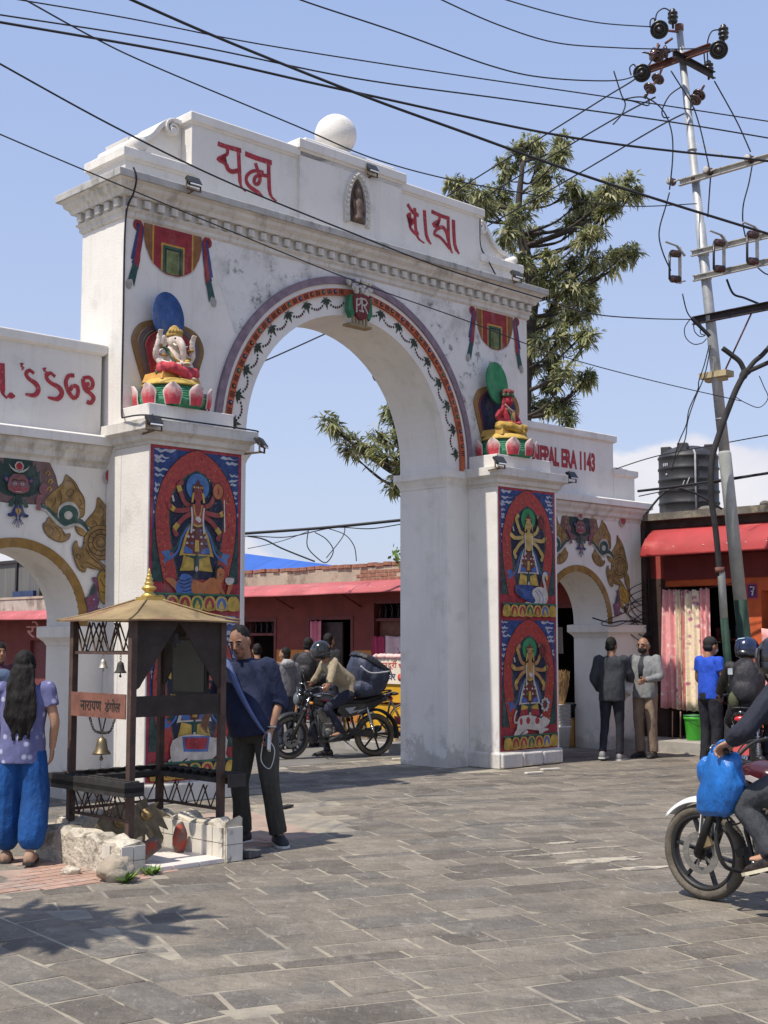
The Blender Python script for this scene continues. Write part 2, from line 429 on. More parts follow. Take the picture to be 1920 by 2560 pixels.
for k in range(n_un):
    c0 = 3 + k * 174 / n_un
    if abs(c0 + 3 - 90) < 5.2: continue
    for j in range(3):
        d = c0 + .55 + j * .75
        tick.bar(arch_pt(1.948, d, V0 - .037), arch_pt(2.008, d, V0 - .037), .011, .009, 0, (0, -1, 0))
    d = c0 + 4.2
    gem_at.append((k, d))
tag(tick.build('dark_ticks', paint('#4a1a16'), gate), kind='stuff')
GEM = [paint('#5c1f1c'), paint('#1f2a66'), paint('#24523a'), paint('#b8a878')]
for k, d in gem_at:
    g_ = MB(); M = Matrix.Identity(3)
    g_.ball(arch_pt(1.978, d, V0 - .036), (.031, .012, .031), 12, 6, k % 3); g_.ball(arch_pt(1.978, d, V0 - .046), (.012, .008, .012), 6, 4, 3)
    g_.build('painted_gem', GEM, gate)
# garland on the white band: swags of beads with leaf clusters
gar = MB()
ncl = 17
for side_ in (0, 1):
    for k in range(8):
        a0 = 4 + k * 10.2; a1 = a0 + 10.2
        A0, A1 = (a0, a1) if side_ == 0 else (180 - a0, 180 - a1)
        for q in range(1, 9):
            t = q / 9; d = A0 + (A1 - A0) * t
            sag = .075 * 4 * t * (1 - t)
            gar.ball(arch_pt(1.885 - sag * 1.35, d, V0 - .004), (.013, .010, .017), 7, 5, 1 if q == 5 else 0, bumpy=.3, seed=k)
        c = V(arch_pt(1.90, A0, V0 - .004)); leaf = MB()
        for j, (da, ln) in enumerate(((-62, .11), (-30, .09), (0, .14), (30, .09), (62, .11), (110, .045), (-110, .045))):
            dirn = A0 + 180 + da
            dv = V((math.cos(R(dirn)), 0, math.sin(R(dirn))))
            nv = V((-dv.z, 0, dv.x)) * ln * .13
            p1 = c + dv * ln * .45; p2 = c + dv * ln
            leaf.add([c, p1 + nv + V((0, -.010, 0)), p2, p1 - nv + V((0, -.010, 0)), c + V((0, .006, 0)), p1 + nv, p2 + V((0, .006, 0)), p1 - nv], [(0, 3, 2, 1), (4, 5, 6, 7), (0, 1, 5, 4), (1, 2, 6, 5), (2, 3, 7, 6), (3, 0, 4, 7)])
        leaf.build('leaf_cluster', paint('#3a4a3c'), gate)
tag(gar.build('bead_garland', [paint('#3c4038'), paint('#8a2530')], gate), kind='stuff')
# keystone shield
ks = MB(); kz = SPR + 1.90
ks.b2((CU - .15, V0 - .10, kz - .33), (CU + .15, V0, kz + .02), 0)
for q in range(5): ks.b2((CU - .13 + q * .058, V0 - .115, kz - .33), (CU - .105 + q * .058, V0 - .10, kz - .2), 1)
ks.b2((CU - .19, V0 - .13, kz - .36), (CU + .19, V0, kz - .33), 1)
for s_ in (-1, 1):
    ks.prism([(CU + s_ * .10, kz + .04), (CU + s_ * .19, kz + .02), (CU + s_ * .20, kz - .18), (CU + s_ * .15, kz - .26), (CU + s_ * .1, kz - .2)], fnw, V0 - .13, V0 - .05, 2)
shield = spl([(CU - .125, kz + .03), (CU, kz + .055), (CU + .125, kz + .03), (CU + .135, kz - .1), (CU + .09, kz - .22), (CU, kz - .27), (CU - .09, kz - .22), (CU - .135, kz - .1)], 4, True)
ks.prism(shield, fnw, V0 - .15, V0 - .06, 3)
rq = random.Random(3)
for q in range(46):
    a_ = rq.uniform(-.2, .2); b_ = rq.uniform(0, .2)
    ks.ball((CU + a_, V0 - .08 - rq.uniform(0, .07), kz + .07 + b_ * (1 - abs(a_) * 1.6)), rq.uniform(.018, .04), 6, 4, 4, bumpy=.5, seed=q)
ks.build('keystone_shield', [whitedirty, paint('#9a8660'), paint('#2f7a54'), paint('#6e1a22'), whitedirty], gate)
kg = MB(); kl = lambda pts, w: kg.prism(ribbon([(CU + x, kz - .1 + y) for x, y in pts], w), fnw, V0 - .154, V0 - .14)
kl([(-.09, .08), (-.09, -.09)], .018); kl([(-.09, .08), (-.03, .085), (-.02, .04), (-.05, .01), (-.09, .0)], .016)
kl([(-.03, .1), (.06, .095), (.09, .06), (.06, .02), (.0, .02)], .018); kl([(.0, .09), (.0, -.05), (.03, -.055)], .018); kl([(.03, .02), (.1, -.08)], .018); kl([(-.05, -.06), (.03, -.07)], .014)
kg.build('shield_monogram', paint('#cfc6bd'), gate)

# ---- hand painted words on the parapet (brush strokes traced on the survey)
red_letter = mat('faded_red_lettering', hexc('#9a3038'), .7, .3, 14, .1, 60, dirt=(((.62, .52, .5), .56, .72, 30, (1, 1, 1), .6),))
def word(name, strokes, pxf, v, m=red_letter, th=.006, wk=1.0):
    w = MB()
    for pts, wd in strokes:
        q = [fac(*pxf(x, y), v) for x, y in pts]
        q = spl(q, 3) if len(q) > 2 else q
        ww = wd if not isinstance(wd, (list, tuple)) else wd
        w.prism(ribbon(q, [x * wk for x in ww] if isinstance(ww, (list, tuple)) else ww * wk), fnw, v - th, v)
        th += .0006
    return w.build(name, m, gate)
z1 = lambda x, y: (x * 700 / 1659, 250 + y * 750 / 1778)
z2 = lambda x, y: (600 + x * 800 / 1659, 250 + y * 850 / 1763)
word('painted_word', [
    ([(1290, 258), (1335, 275), (1428, 300)], .055), ([(1412, 295), (1418, 420), (1425, 505), (1455, 542)], [.05, .05, .05, .05, .05, .05, .03, .02]),
    ([(1348, 285), (1345, 320), (1318, 335), (1290, 352), (1325, 372), (1345, 395)], .04), ([(1340, 380), (1350, 410), (1375, 425), (1412, 418)], .055),
    ([(1452, 318), (1520, 345), (1608, 372)], .06), ([(1590, 365), (1592, 460), (1600, 560), (1636, 600)], [.05] * 6 + [.04, .03, .02]),
    ([(1560, 430), (1505, 420), (1465, 445), (1458, 480), (1480, 515), (1530, 550), (1558, 575)], [.04] * 10 + [.05] * 6 + [.03, .02]), ([(1512, 375), (1530, 430), (1540, 470), (1525, 500), (1505, 490), (1510, 460), (1540, 445), (1590, 452)], .042)], z1, .60)
word('painted_word', [
    ([(868, 540), (890, 575), (925, 600)], .05), ([(905, 560), (915, 700), (955, 742)], [.05] * 4 + [.03, .02]), ([(885, 590), (868, 600), (890, 620), (905, 625), (880, 655), (905, 690), (925, 690)], .045), ([(890, 580), (915, 590)], .05),
    ([(955, 572), (965, 700), (990, 748)], [.055] * 5 + [.03, .02]),
    ([(992, 578), (1040, 600), (1085, 615)], .05), ([(1078, 608), (1082, 740), (1100, 795)], [.05] * 5 + [.03, .02]), ([(1035, 600), (1030, 625), (1000, 645), (1020, 665), (1005, 695), (1040, 715), (1085, 770)], .04), ([(1020, 668), (1050, 660), (1070, 690), (1078, 730)], .05),
    ([(1105, 622), (1112, 750), (1135, 798)], [.055] * 5 + [.03, .02])], z2, .60)

# ---- painted valance with ribbons, twice under the cornice
def valance(U):
    P = lambda pts: [(U + a * 1.08, 6.23 + b * 1.1) for a, b in pts]
    lay = [0]
    def put(pts, c):
        lay[0] += 1
        m_.sheet(pts, lambda a, b, q=lay[0]: (a, V0 - .003 - q * .0004, b), c)
    m_ = MB()
    body = [(-.36, 0), (.36, 0), (.36, -.14)] + spl([(.36, -.14), (.27, -.36), (.12, -.46), (0, -.48), (-.12, -.46), (-.27, -.36), (-.36, -.14)], 4)
    put(P([(x * 1.03, y * 1.03) for x, y in body]), 5); put(P(body), 0)
    put(P([(-.36, 0), (-.245, 0), (-.245, -.385), (-.33, -.25), (-.36, -.14)]), 1); put(P([(.36, 0), (.245, 0), (.245, -.385), (.33, -.25), (.36, -.14)]), 1)
    put(P([(-.255, 0), (-.235, 0), (-.235, -.395), (-.255, -.375)]), 2); put(P([(.255, 0), (.235, 0), (.235, -.395), (.255, -.375)]), 2)
    put(P([(-.145, -.16), (.145, -.16), (.145, -.445), (0, -.475), (-.145, -.445)]), 2)
    put(P([(-.125, -.18), (.125, -.18), (.125, -.45), (0, -.473), (-.125, -.45)]), 3)
    put(P([(-.10, -.205), (.10, -.205), (.10, -.456), (0, -.472), (-.1, -.456)]), 6); put(P([(-.08, -.225), (.08, -.225), (.08, -.46), (0, -.471), (-.08, -.46)]), 4)
    for s_ in (-1, 1):
        S = lambda pts: P([(s_ * x, y) for x, y in pts])
        put(S(circ((.43, -.045), .06, 14)), 0); put(S(circ((.43, -.045), .025, 10)), 7)
        put(S(spl([(.36, -.02), (.42, -.2), (.47, -.36), (.5, -.44)], 4) + spl([(.43, -.46), (.39, -.3), (.36, -.1)], 4)), 8)
        put(S([(.375, -.02), (.405, -.02), (.47, -.42), (.42, -.50), (.40, -.4)]), 0)
        put(S([(.405, -.02), (.435, -.05), (.51, -.40), (.47, -.40)]), 8)
        put(S([(.42, -.47), (.485, -.44), (.54, -.62), (.49, -.60), (.465, -.68)]), 9)
        put(S(circ((.525, -.66), .035, 10, ry=.05)), 10)
    m_.build('painted_valance', [paint('#96222c'), paint('#8a5a2e'), paint('#c9963c'), paint('#2c5a44'), paint('#6f7a48', .4), paint('#c9c3bc'), paint('#15201e'), paint('#3a1420'), paint('#2f3a78'), paint('#234f4c'), paint('#a9a39c')], gate)
valance(fac(433, 560, V0)[0]); valance(fac(1236, 800, V0)[0])

# ---- wings of the gateway
def wing(u0, u1, cu, r, spr, flip):
    a = [(cu + r * math.cos(R(q)), spr + r * math.sin(R(q))) for q in range(180, -1, -6)]
    MB().prism([(u0, 0), (cu - r, 0)] + a + [(cu + r, 0), (u1, 0), (u1, 3.56), (u0, 3.56)], fnw, .80, 1.46).build('wing_wall', stainw, gate)
    MB().mold(u0, u1, .80, 1.46, [(.0, 3.50), (.015, 3.55), (.05, 3.58), (.06, 3.63), (.10, 3.68), (.11, 3.72), (.14, 3.73)]).build('wing_cornice', whitedirty, gate)
    MB().mold(u0, u1, .80, 1.46, [(.12, 3.732), (.15, 3.735), (.15, 3.83), (.1, 3.85)]).build('wing_cornice_slab', white, gate, .006)
    m = MB(); A = []; B = []
    for q in range(0, 181, 5):
        A.append((cu + (r + .10) * math.cos(R(q)), spr + (r + .10) * math.sin(R(q)))); B.append((cu + r * math.cos(R(q)), spr + r * math.sin(R(q))))
    A = [(cu + r + .1, spr - .12)] + A + [(cu - r - .1, spr - .12)]; B = [(cu + r, spr - .12)] + B + [(cu - r, spr - .12)]
    ringprism(m, A, B, fnw, .785, .81); m.build('gilt_arch_band', paint('#9a7431'), gate)
    for (a0, a1) in ((u0 + .012, cu - r), (cu + r, u1 - .012)):
        if a1 > a0: MB().mold(a0, a1, .815, 1.445, [(.01, spr - .25), (.03, spr - .21), (.06, spr - .18), (.085, spr - .16), (.085, spr - .05), (0, spr - .04)]).build('wing_impost', white, gate, .005)
stainw = mat('stained_wing_plaster', (.66, .63, .58), .85, .06, 2.0, .35, 38, splash=.7, dirt=(((.36, .33, .28), .50, .72, 3.0, (1, 1, .10), .5), ((.2, .19, .17), .6, .78, 8, (1, 1, .3), .4), ((.12, .11, .10), .68, .74, 6, (1, 1, .6), .5)))
wing(-3.6, -.004, -1.05, .75, 1.86, False)
wing(TW + .004, 9.85, 8.21, .74, 1.95, True)
def wpar(u0, u1, z1, ov=.045):
    MB().b2((u0, .86, 3.85), (u1, 1.40, z1 - .1)).build('wing_parapet', wallw, gate, .006)
    MB().mold(u0, u1, .86, 1.40, [(.01, z1 - .125), (ov, z1 - .1), (ov, z1 - .01), (ov - .01, z1)]).build('wing_coping', white, gate, .006)
wpar(-3.2, -.05, 4.87); wpar(TW + .05, 9.24, 4.87); wpar(9.245, 9.80, 4.36)
for n in range(3):
    MB().box((9.36 + n * .17, 1.08 + .04 * n, 4.375 + .01 * n), (.15, .22, .03), rot=Euler((0, R(3), R(20 * n)))).build('roof_slate', mat('dark_slate', (.07, .065, .06), .9), gate)

# words on the wings
z3 = lambda x, y: (x * 660 / 1659, 900 + y * 700 / 1760)
word('painted_date', [
    ([(12, 20), (14, 130), (18, 210), (45, 240)], [.075] * 6 + [.05, .03]), ([(-20, 60), (-5, 120), (-30, 170)], .06), ([(52, 215), (70, 228), (84, 215)], .07),
    ([(125, 25), (143, 22), (132, 40), (148, 48), (135, 62)], .018),
    ([(212, 85), (185, 65), (162, 85), (180, 118), (225, 150), (240, 190), (215, 222), (160, 215)], [.04] * 3 + [.05] * 8 + [.065] * 8 + [.05, .04, .03]),
    ([(268, 58), (286, 50), (276, 68), (292, 75), (280, 92)], .018),
    ([(345, 105), (315, 82), (290, 105), (312, 140), (368, 172), (388, 210), (360, 245), (300, 235)], [.04] * 3 + [.05] * 8 + [.065] * 8 + [.05, .04, .03]),
    ([(465, 98), (430, 100), (412, 140), (425, 190), (460, 240), (488, 215), (485, 170), (455, 165), (440, 190)], .055),
    ([(520, 115), (560, 110), (582, 140), (575, 175), (545, 180), (535, 155), (560, 150)], .05), ([(520, 120), (530, 180), (570, 215), (588, 240), (570, 270), (545, 262)], .055)], z3, .86, wk=.78)
def latin(txt, u, z, size, v, m, name):
    c = bpy.data.curves.new(name, 'FONT'); c.body = txt; c.size = size; c.extrude = .002; c.offset = .016 if txt[0] == 'N' else .008; c.resolution_u = 3
    o = bpy.data.objects.new(name, c); col.objects.link(o)
    me = bpy.data.meshes.new_from_object(o.evaluated_get(bpy.context.evaluated_depsgraph_get()))
    bpy.data.objects.remove(o); bpy.data.curves.remove(c)
    me.materials.clear(); me.materials.append(m)
    o = bpy.data.objects.new(name, me); col.objects.link(o)
    return o
o = latin('NEPAL ERA 1143', 0, 0, .36, 0, red_letter, 'painted_date')
o.parent = gate; o.rotation_euler = (R(90), 0, 0)
_w = max(v.co.x for v in o.data.vertices); _tl, _tr = fac(1318, 1120, .86), fac(1486, 1150, .86)
_u0, _u1 = fac(1331, 1120, .86)[0], fac(1487, 1150, .86)[0]
o.scale = ((_u1 - _u0) / _w, 1.02, 1); o.location = (_u0, .857, fac(1487, 1177, .86)[1])
print('date', _u0, _u1)

# scrollwork over the wing arches: serpent-biting face in the middle, gilt scrolls either side
z8 = lambda x, y: (x * 320 / 1539, 1080 + y * 460 / 2212)
WC = [paint('#7a5f5c'), paint('#24403c'), paint('#9a7a44', .35), paint('#4a3418'), paint('#8c5a62'), paint('#c2bdb4'), paint('#b02a34'), paint('#2b5149'), paint('#27336b'), paint('#b9913a'), paint('#7d4a6a'), paint('#54402a')]
_fu = fac(*z8(190, 700), .8)[0]
def scrollwork(cu, dz, parent):
    lay = [0]; m_ = MB()
    def half(pts, c, flip):
        q = [fac(*z8(x, y), .8) for x, y in pts]
        q = [((a - _fu) * (-1 if flip else 1) + cu, b + dz) for a, b in q]
        m_.sheet(q, lambda a, b, t=lay[0]: (a, .796 - t * .0003, b), c)
    def both(pts, c, smooth=True, ol=None, k=4):
        q = spl(pts, k, True) if smooth else pts
        lay[0] += 1
        if ol is not None:
            cx_ = sum(p[0] for p in q) / len(q); cy_ = sum(p[1] for p in q) / len(q)
            big = [(cx_ + (x - cx_) * (1 + 9 / max(30, math.hypot(x - cx_, y - cy_))), cy_ + (y - cy_) * (1 + 9 / max(30, math.hypot(x - cx_, y - cy_)))) for x, y in q]
            for f_ in (0, 1): half(big, ol, f_)
            lay[0] += 1
        for f_ in (0, 1): half(q, c, f_)
    def stroke(pts, w, c, k=4):
        lay[0] += 1
        q = ribbon(spl(pts, k), w)
        for f_ in (0, 1): half(q, c, f_)
    # rosy disc behind, one half at a time
    both([(190, 180), (330, 195), (470, 270), (580, 390), (640, 520), (675, 660), (620, 800), (500, 860), (190, 860)], 0, False, 11)
    both([(190, 205), (235, 250), (290, 255), (310, 330), (370, 310), (375, 420), (415, 375), (420, 480), (460, 470), (455, 560), (470, 640), (430, 740), (330, 780), (190, 780)], 1, False)
    # gilt leaves
    L1 = [(770, 520), (830, 555), (890, 620), (930, 700), (985, 790), (995, 900), (975, 1010), (850, 1040), (700, 1000), (560, 930), (520, 860), (545, 790), (640, 700), (730, 620)]
    both(L1, 2, True, 3)
    for s_ in ([(800, 780), (860, 740), (850, 690), (800, 700), (780, 750), (840, 790)], [(650, 780), (640, 850), (600, 900)], [(930, 800), (960, 860), (930, 900), (980, 930)], [(700, 700), (720, 800), (700, 880)], [(780, 580), (850, 600), (900, 690)]): stroke(s_, 9, 3)
    L2 = [(1155, 790), (1220, 850), (1290, 950), (1340, 1080), (1375, 1220), (1370, 1340), (1250, 1260), (1080, 1150), (1000, 1100), (1060, 1020), (1130, 930)]
    both(L2, 2, True, 3)
    for s_ in ([(1230, 1080), (1215, 1030), (1250, 985), (1275, 1010), (1255, 1040)], [(1180, 880), (1230, 960), (1190, 1050)], [(1300, 1000), (1320, 1100), (1290, 1160)], [(1100, 1060), (1140, 1100), (1120, 1150)]): stroke(s_, 9, 3)
    both([(535, 1080), (500, 1110), (510, 1180), (560, 1250), (640, 1300), (720, 1320), (800, 1280), (815, 1215), (760, 1220), (700, 1150), (610, 1060), (560, 1030)], 2, True, 3)
    for s_ in ([(560, 1120), (620, 1180), (600, 1240)], [(640, 1140), (700, 1220), (690, 1290)], [(730, 1200), (760, 1250)]): stroke(s_, 8, 3)
    both([(890, 1130), (900, 1190), (950, 1240), (1010, 1240), (1010, 1170), (950, 1120)], 2, True, 3)
    # serpent body
    both([(700, 880), (670, 960), (680, 1060), (720, 1140), (800, 1160), (880, 1120), (930, 1010), (920, 920), (860, 850), (780, 840)], 5)
    both([(470, 880), (560, 920), (640, 1010), (700, 1090), (760, 1120), (850, 1100), (910, 1080), (980, 1120), (1030, 1190), (1060, 1280), (1000, 1190), (930, 1140), (860, 1130), (760, 1160), (680, 1130), (600, 1050), (530, 960), (450, 930)], 5)
    both([(470, 870), (560, 905), (650, 990), (720, 1080), (790, 1110), (870, 1060), (940, 1040), (1010, 1100), (1055, 1200), (1060, 1260), (1000, 1160), (930, 1105), (850, 1100), (760, 1130), (690, 1090), (600, 1000), (530, 930), (470, 910)], 7)
    both(circ((800, 995), 118, 22), 7); both(circ((797, 1000), 50, 16), 5)
    # big rosette
    both(circ((1190, 1330), 205, 26), 2, False, 3); stroke(circ((1190, 1330), 158, 25), 14, 3); stroke(circ((1190, 1330), 100, 25), 12, 3); stroke([(1180, 1290), (1140, 1310), (1150, 1370), (1210, 1380), (1240, 1330), (1200, 1260), (1120, 1280)], 9, 3)
    for q in range(0, 360, 30): stroke([(1190 + 105 * math.cos(R(q)), 1330 + 105 * math.sin(R(q))), (1190 + 150 * math.cos(R(q)), 1330 + 150 * math.sin(R(q)))], 6, 3, 1)
    # lower stem
    both([(900, 1310), (860, 1350), (850, 1440), (880, 1550), (930, 1650), (1000, 1680), (1020, 1620), (1090, 1640), (1180, 1670), (1230, 1800), (1330, 1960), (1340, 1800), (1260, 1640), (1150, 1540), (1060, 1450), (1000, 1330), (960, 1400), (915, 1370)], 2, True, 3)
    for s_ in ([(930, 1540), (890, 1510), (900, 1470), (940, 1490), (930, 1520)], [(1000, 1380), (1060, 1500), (1180, 1600), (1280, 1740)], [(1010, 1560), (1100, 1610), (1200, 1660)], [(940, 1600), (980, 1640)]): stroke(s_, 11, 3)
    both([(1350, 1450), (1310, 1520), (1320, 1620), (1360, 1700), (1410, 1760), (1420, 1600), (1400, 1500)], 2, True, 3)
    both([(1180, 1680), (1145, 1760), (1160, 1880), (1180, 2000), (1220, 2060), (1290, 2040), (1240, 1990), (1270, 1940), (1320, 1990), (1390, 1940), (1410, 1800), (1330, 1740), (1260, 1690)], 9, True, 3)
    for s_ in ([(1220, 1720), (1300, 1850), (1340, 1950)], [(1170, 1760), (1220, 1850), (1280, 1880)], [(1180, 1920), (1230, 1930)], [(1380, 1760), (1390, 1900), (1340, 2060)]): stroke(s_, 11, 3)
    both([(1290, 2030), (1270, 2080), (1290, 2130), (1340, 2120), (1380, 1990), (1330, 2060)], 11, True)
    # little rosy makara
    both([(1080, 1760), (1130, 1760), (1150, 1850), (1130, 1950), (1160, 2020), (1140, 2110), (1200, 2130), (1100, 2190), (1030, 2180), (1020, 2090), (1000, 2000), (1050, 1960), (1070, 1880), (1110, 1810), (1085, 1790)], 10, True, 11)
    both([(1100, 1830), (1070, 1900), (1060, 1960), (1095, 1950), (1115, 1880)], 7, True); stroke([(1020, 2000), (1050, 2010), (1070, 2050), (1040, 2080)], 12, 6); both(circ((1098, 2012), 10, 10), 5, False)
    # arms that hold the serpent
    both(circ((495, 690), 55, 16, ry=70), 4); both([(430, 760), (400, 820), (410, 880), (400, 930), (460, 940), (450, 870), (490, 800), (510, 760)], 4)
    for c_ in ((545, 500), (575, 600), (560, 690)): stroke([(c_[0] - 30, c_[1] + 10), (c_[0], c_[1] - 30), (c_[0] + 25, c_[1]), (c_[0], c_[1] + 20)], 14, 9)
    # face
    both([(190, 505), (260, 520), (300, 570), (320, 660), (310, 710), (250, 735), (190, 740)], 4, False, 11)
    both([(320, 560), (345, 545), (370, 580), (350, 620), (315, 620)], 8); both(circ((340, 590), 18, 10), 4)
    stroke([(200, 590), (240, 580), (280, 600)], 14, 3); both([(215, 625), (235, 612), (260, 630), (235, 645)], 5); both(circ((236, 630), 9, 8), 3, False)
    stroke([(190, 660), (212, 655), (215, 680), (190, 685)], 8, 6); stroke([(190, 700), (230, 705), (270, 680), (300, 690)], 12, 6); stroke([(190, 716), (225, 720)], 7, 5)
    stroke([(190, 545), (200, 560), (190, 575)], 10, 9)
    # crescent and jewel
    both([(190, 495), (250, 485), (300, 450), (325, 405), (290, 440), (240, 462), (190, 466)], 5, False); both([(190, 352), (230, 365), (255, 410), (240, 455), (190, 462)], 5, False); both([(190, 368), (220, 378), (240, 412), (228, 448), (190, 455)], 6, False)
    # tongue tassel
    both([(190, 760), (225, 760), (215, 820), (235, 900), (265, 980), (310, 1000), (300, 1030), (255, 1030), (225, 1010), (205, 1040), (190, 1050)], 8, False); both([(190, 760), (225, 760), (215, 820), (232, 890), (190, 900)], 1, False)
    both([(225, 790), (250, 800), (300, 880), (300, 910), (250, 900)], 7); both([(190, 920), (215, 925), (218, 960), (190, 1000)], 9, False)
    for s_ in ([(190, 1045), (190, 1150)], [(200, 1040), (245, 1110)], [(195, 1045), (222, 1120)]): stroke(s_, 10, 8, 1)
    # fruit ornament out on the wing
    both([(1290, 440), (1360, 445), (1365, 540), (1330, 620), (1270, 635), (1215, 580), (1230, 490)], 5); both([(1290, 445), (1355, 450), (1358, 530), (1325, 595), (1270, 605), (1232, 555), (1240, 480)], 6); both(circ((1368, 420), 16, 8), 8)
    return m_.build('painted_scrollwork', WC, parent)
scrollwork(-1.05, 0, gate); scrollwork(8.27, .1, gate)

# ================================================================ murals on the piers
MC = {k: i for i, k in enumerate(['red', 'blue', 'white', 'navy', 'green', 'skin', 'gold', 'dgreen', 'halo', 'dark', 'pale', 'orange', 'brown', 'bluel', 'rim'])}
def mural(U, ztop, W, Hh, skin, halo, mount, seed, parent):
    mats = [paint('#a5313a', .2), paint('#25427e', .3), paint('#b9bcc6'), paint('#161c3a'), paint('#2c6a4c'), paint(skin), paint('#c6a548', .3), paint('#2b4a44', .4), paint(halo), paint('#1a1216'), paint('#cfc8bd'), paint('#c07440'), paint('#6b2c28'), paint('#4a6fae'), mat('speckled_red', hexc('#9c3a34'), .6, .3, 26, .1, dirt=(((.25, .05, .05), .58, .66, 60, (1, 1, 1), .8), ((.62, .36, .2), .62, .68, 85, (1, 1, 1), .6)))]
    m = MB(); lay = [0]; rq = random.Random(seed)
    X = lambda a, b: (U + a * W, -.004 - lay[0] * .00025, ztop - b * Hh)
    def put(pts, c, k=0, closed=True):
        lay[0] += 1
        q = spl(pts, k, True) if k else pts
        m.sheet([(a, -b) for a, b in q], lambda a, b: X(a, -b), MC[c])
    def st(pts, w, c, k=3):
        lay[0] += 1
        asp = W / Hh
        q = ribbon([(a, b / asp) for a, b in (spl(pts, k) if len(pts) > 2 else pts)], w)
        m.sheet([(a, -b * asp) for a, b in q], lambda a, b: X(a, -b), MC[c])
    def sym(pts, c, k=0):
        L = spl(pts, k) if k else pts
        put(L + [(1 - a, b) for a, b in L[::-1]], c)
    put([(0, 0), (1, 0), (1, 1), (0, 1)], 'red'); put([(.03, .018), (.97, .018), (.97, .82), (.03, .82)], 'blue')
    for q in range(24):
        s_ = q % 2; y = .035 + (q // 2) * .034 + rq.uniform(-.012, .012)
        wx = max(.05, .25 - y * .55) * rq.uniform(.45, 1.1)
        if rq.random() < .15: continue
        x0 = rq.uniform(.03, .05) if s_ == 0 else rq.uniform(.94, .97) - wx
        J_ = lambda k: rq.uniform(-k, k)
        cl = [(x0, y + J_(.006)), (x0 + wx * .18, y - .006 + J_(.006)), (x0 + wx * .33, y + .001 + J_(.004)), (x0 + wx * .5, y - .009 + J_(.006)), (x0 + wx * .7, y + J_(.006)), (x0 + wx, y + J_(.01)), (x0 + wx * .75, y + .012 + J_(.006)), (x0 + wx * .5, y + .007 + J_(.004)), (x0 + wx * .3, y + .017 + J_(.006)), (x0 + wx * .1, y + .010 + J_(.005))]
        put(cl, 'white', 2)
    put([(.03, .5), (.12, .52), (.2, .82), (.03, .82)], 'dgreen'); put([(.97, .5), (.88, .52), (.8, .82), (.97, .82)], 'dgreen')
    man = [(.5, .008), (.40, .03), (.27, .09), (.14, .2), (.07, .34), (.06, .47), (.08, .6), (.12, .72), (.16, .83)]
    sym([(.5, .0)] + [(a - .012, b) for a, b in man[1:]], 'dark', 3); sym(man, 'rim', 3)
    sym([(.5, .13), (.40, .16), (.30, .22), (.23, .29), (.20, .38), (.205, .50), (.24, .64), (.30, .80)], 'dgreen', 3)
    sym([(.5, .14), (.41, .17), (.31, .23), (.245, .3), (.215, .38), (.22, .50), (.255, .64), (.315, .80)], 'navy', 3)
    lay[0] += 1
    for q in range(170):            # flecks of flame work in the red halo
        b_ = rq.uniform(.03, .82); half = .5 - min(man, key=lambda p: abs(p[1] - b_))[0]; innr = 0 if b_ < .16 else .30 if b_ > .28 else .30 * (b_ - .14) / .14
        if half - innr < .04: continue
        a_ = .5 + rq.choice((-1, 1)) * rq.uniform(innr + .015, half - .015); z_ = rq.uniform(.006, .014); w_ = rq.uniform(.3, .8)
        m.sheet([(a_ - z_ * .5, -b_), (a_, -b_ - z_ * w_), (a_ + z_ * .6, -b_ - z_ * .2), (a_ + z_ * .1, -b_ + z_ * w_)], lambda a, b: X(a, -b), MC[rq.choice(('dark', 'brown', 'orange', 'gold', 'brown'))])
    # scarves
    for s_ in (0, 1):
        fx = lambda p: [((1 - a) if s_ else a, b) for a, b in p]
        st(fx([(.43, .46), (.36, .52), (.28, .61), (.2, .64)]), .03, 'dgreen'); st(fx([(.42, .47), (.34, .55), (.3, .63), (.22, .68)]), .02, 'bluel'); put(fx([(.21, .63), (.12, .64), (.16, .67), (.15, .71), (.23, .68)]), 'halo' if mount == 'man' else 'bluel')
        st(fx([(.44, .35), (.37, .34), (.345, .39), (.37, .44)]), .014, 'dgreen')
    # legs and skirts
    put([(.38, .60), (.62, .60), (.66, .735), (.34, .735)], 'dgreen'); put([(.36, .655), (.47, .675), (.47, .70), (.345, .70)], 'gold'); put([(.64, .655), (.53, .675), (.53, .70), (.655, .70)], 'gold')
    put([(.345, .70), (.47, .69), (.475, .745), (.32, .75)], 'gold' if mount != 'bull' else 'red'); put([(.655, .70), (.53, .69), (.525, .745), (.68, .75)], 'gold' if mount != 'bull' else 'red')
    put([(.43, .46), (.37, .54), (.31, .66), (.35, .655), (.65, .655), (.69, .66), (.63, .54), (.57, .46)], 'gold' if mount == 'man' else 'pale'); put([(.44, .46), (.39, .55), (.355, .645), (.645, .645), (.61, .55), (.56, .46)], 'brown')
    for x_ in (.42, .46, .54, .58):
        for y_ in (.50, .54, .58): put(circ((x_ + (x_ - .5) * (y_ - .5) * 4, y_), .014, 8, ry=.008), 'pale' if (x_ * 100 + y_ * 100) % 3 < 1.5 else 'halo')
    put([(.37, .595), (.45, .62), (.455, .645), (.355, .64)], 'bluel'); put([(.63, .595), (.55, .62), (.545, .645), (.645, .64)], 'bluel'); put([(.48, .56), (.52, .56), (.525, .63), (.475, .63)], 'gold'); put([(.49, .64), (.51, .64), (.52, .72), (.5, .75), (.48, .72)], 'dgreen')
    put(circ((.5, .735), .018, 8, ry=.018), 'pale')
    # torso, arms, head
    put(circ((.5, .235), .125, 24, ry=.085), 'halo')
    arms = [[(.43, .355), (.36, .335), (.31, .27), (.29, .235), (.32, .215)], [(.42, .375), (.33, .385), (.25, .385), (.2, .365)], [(.43, .40), (.35, .43), (.29, .47), (.25, .50), (.27, .53)]]
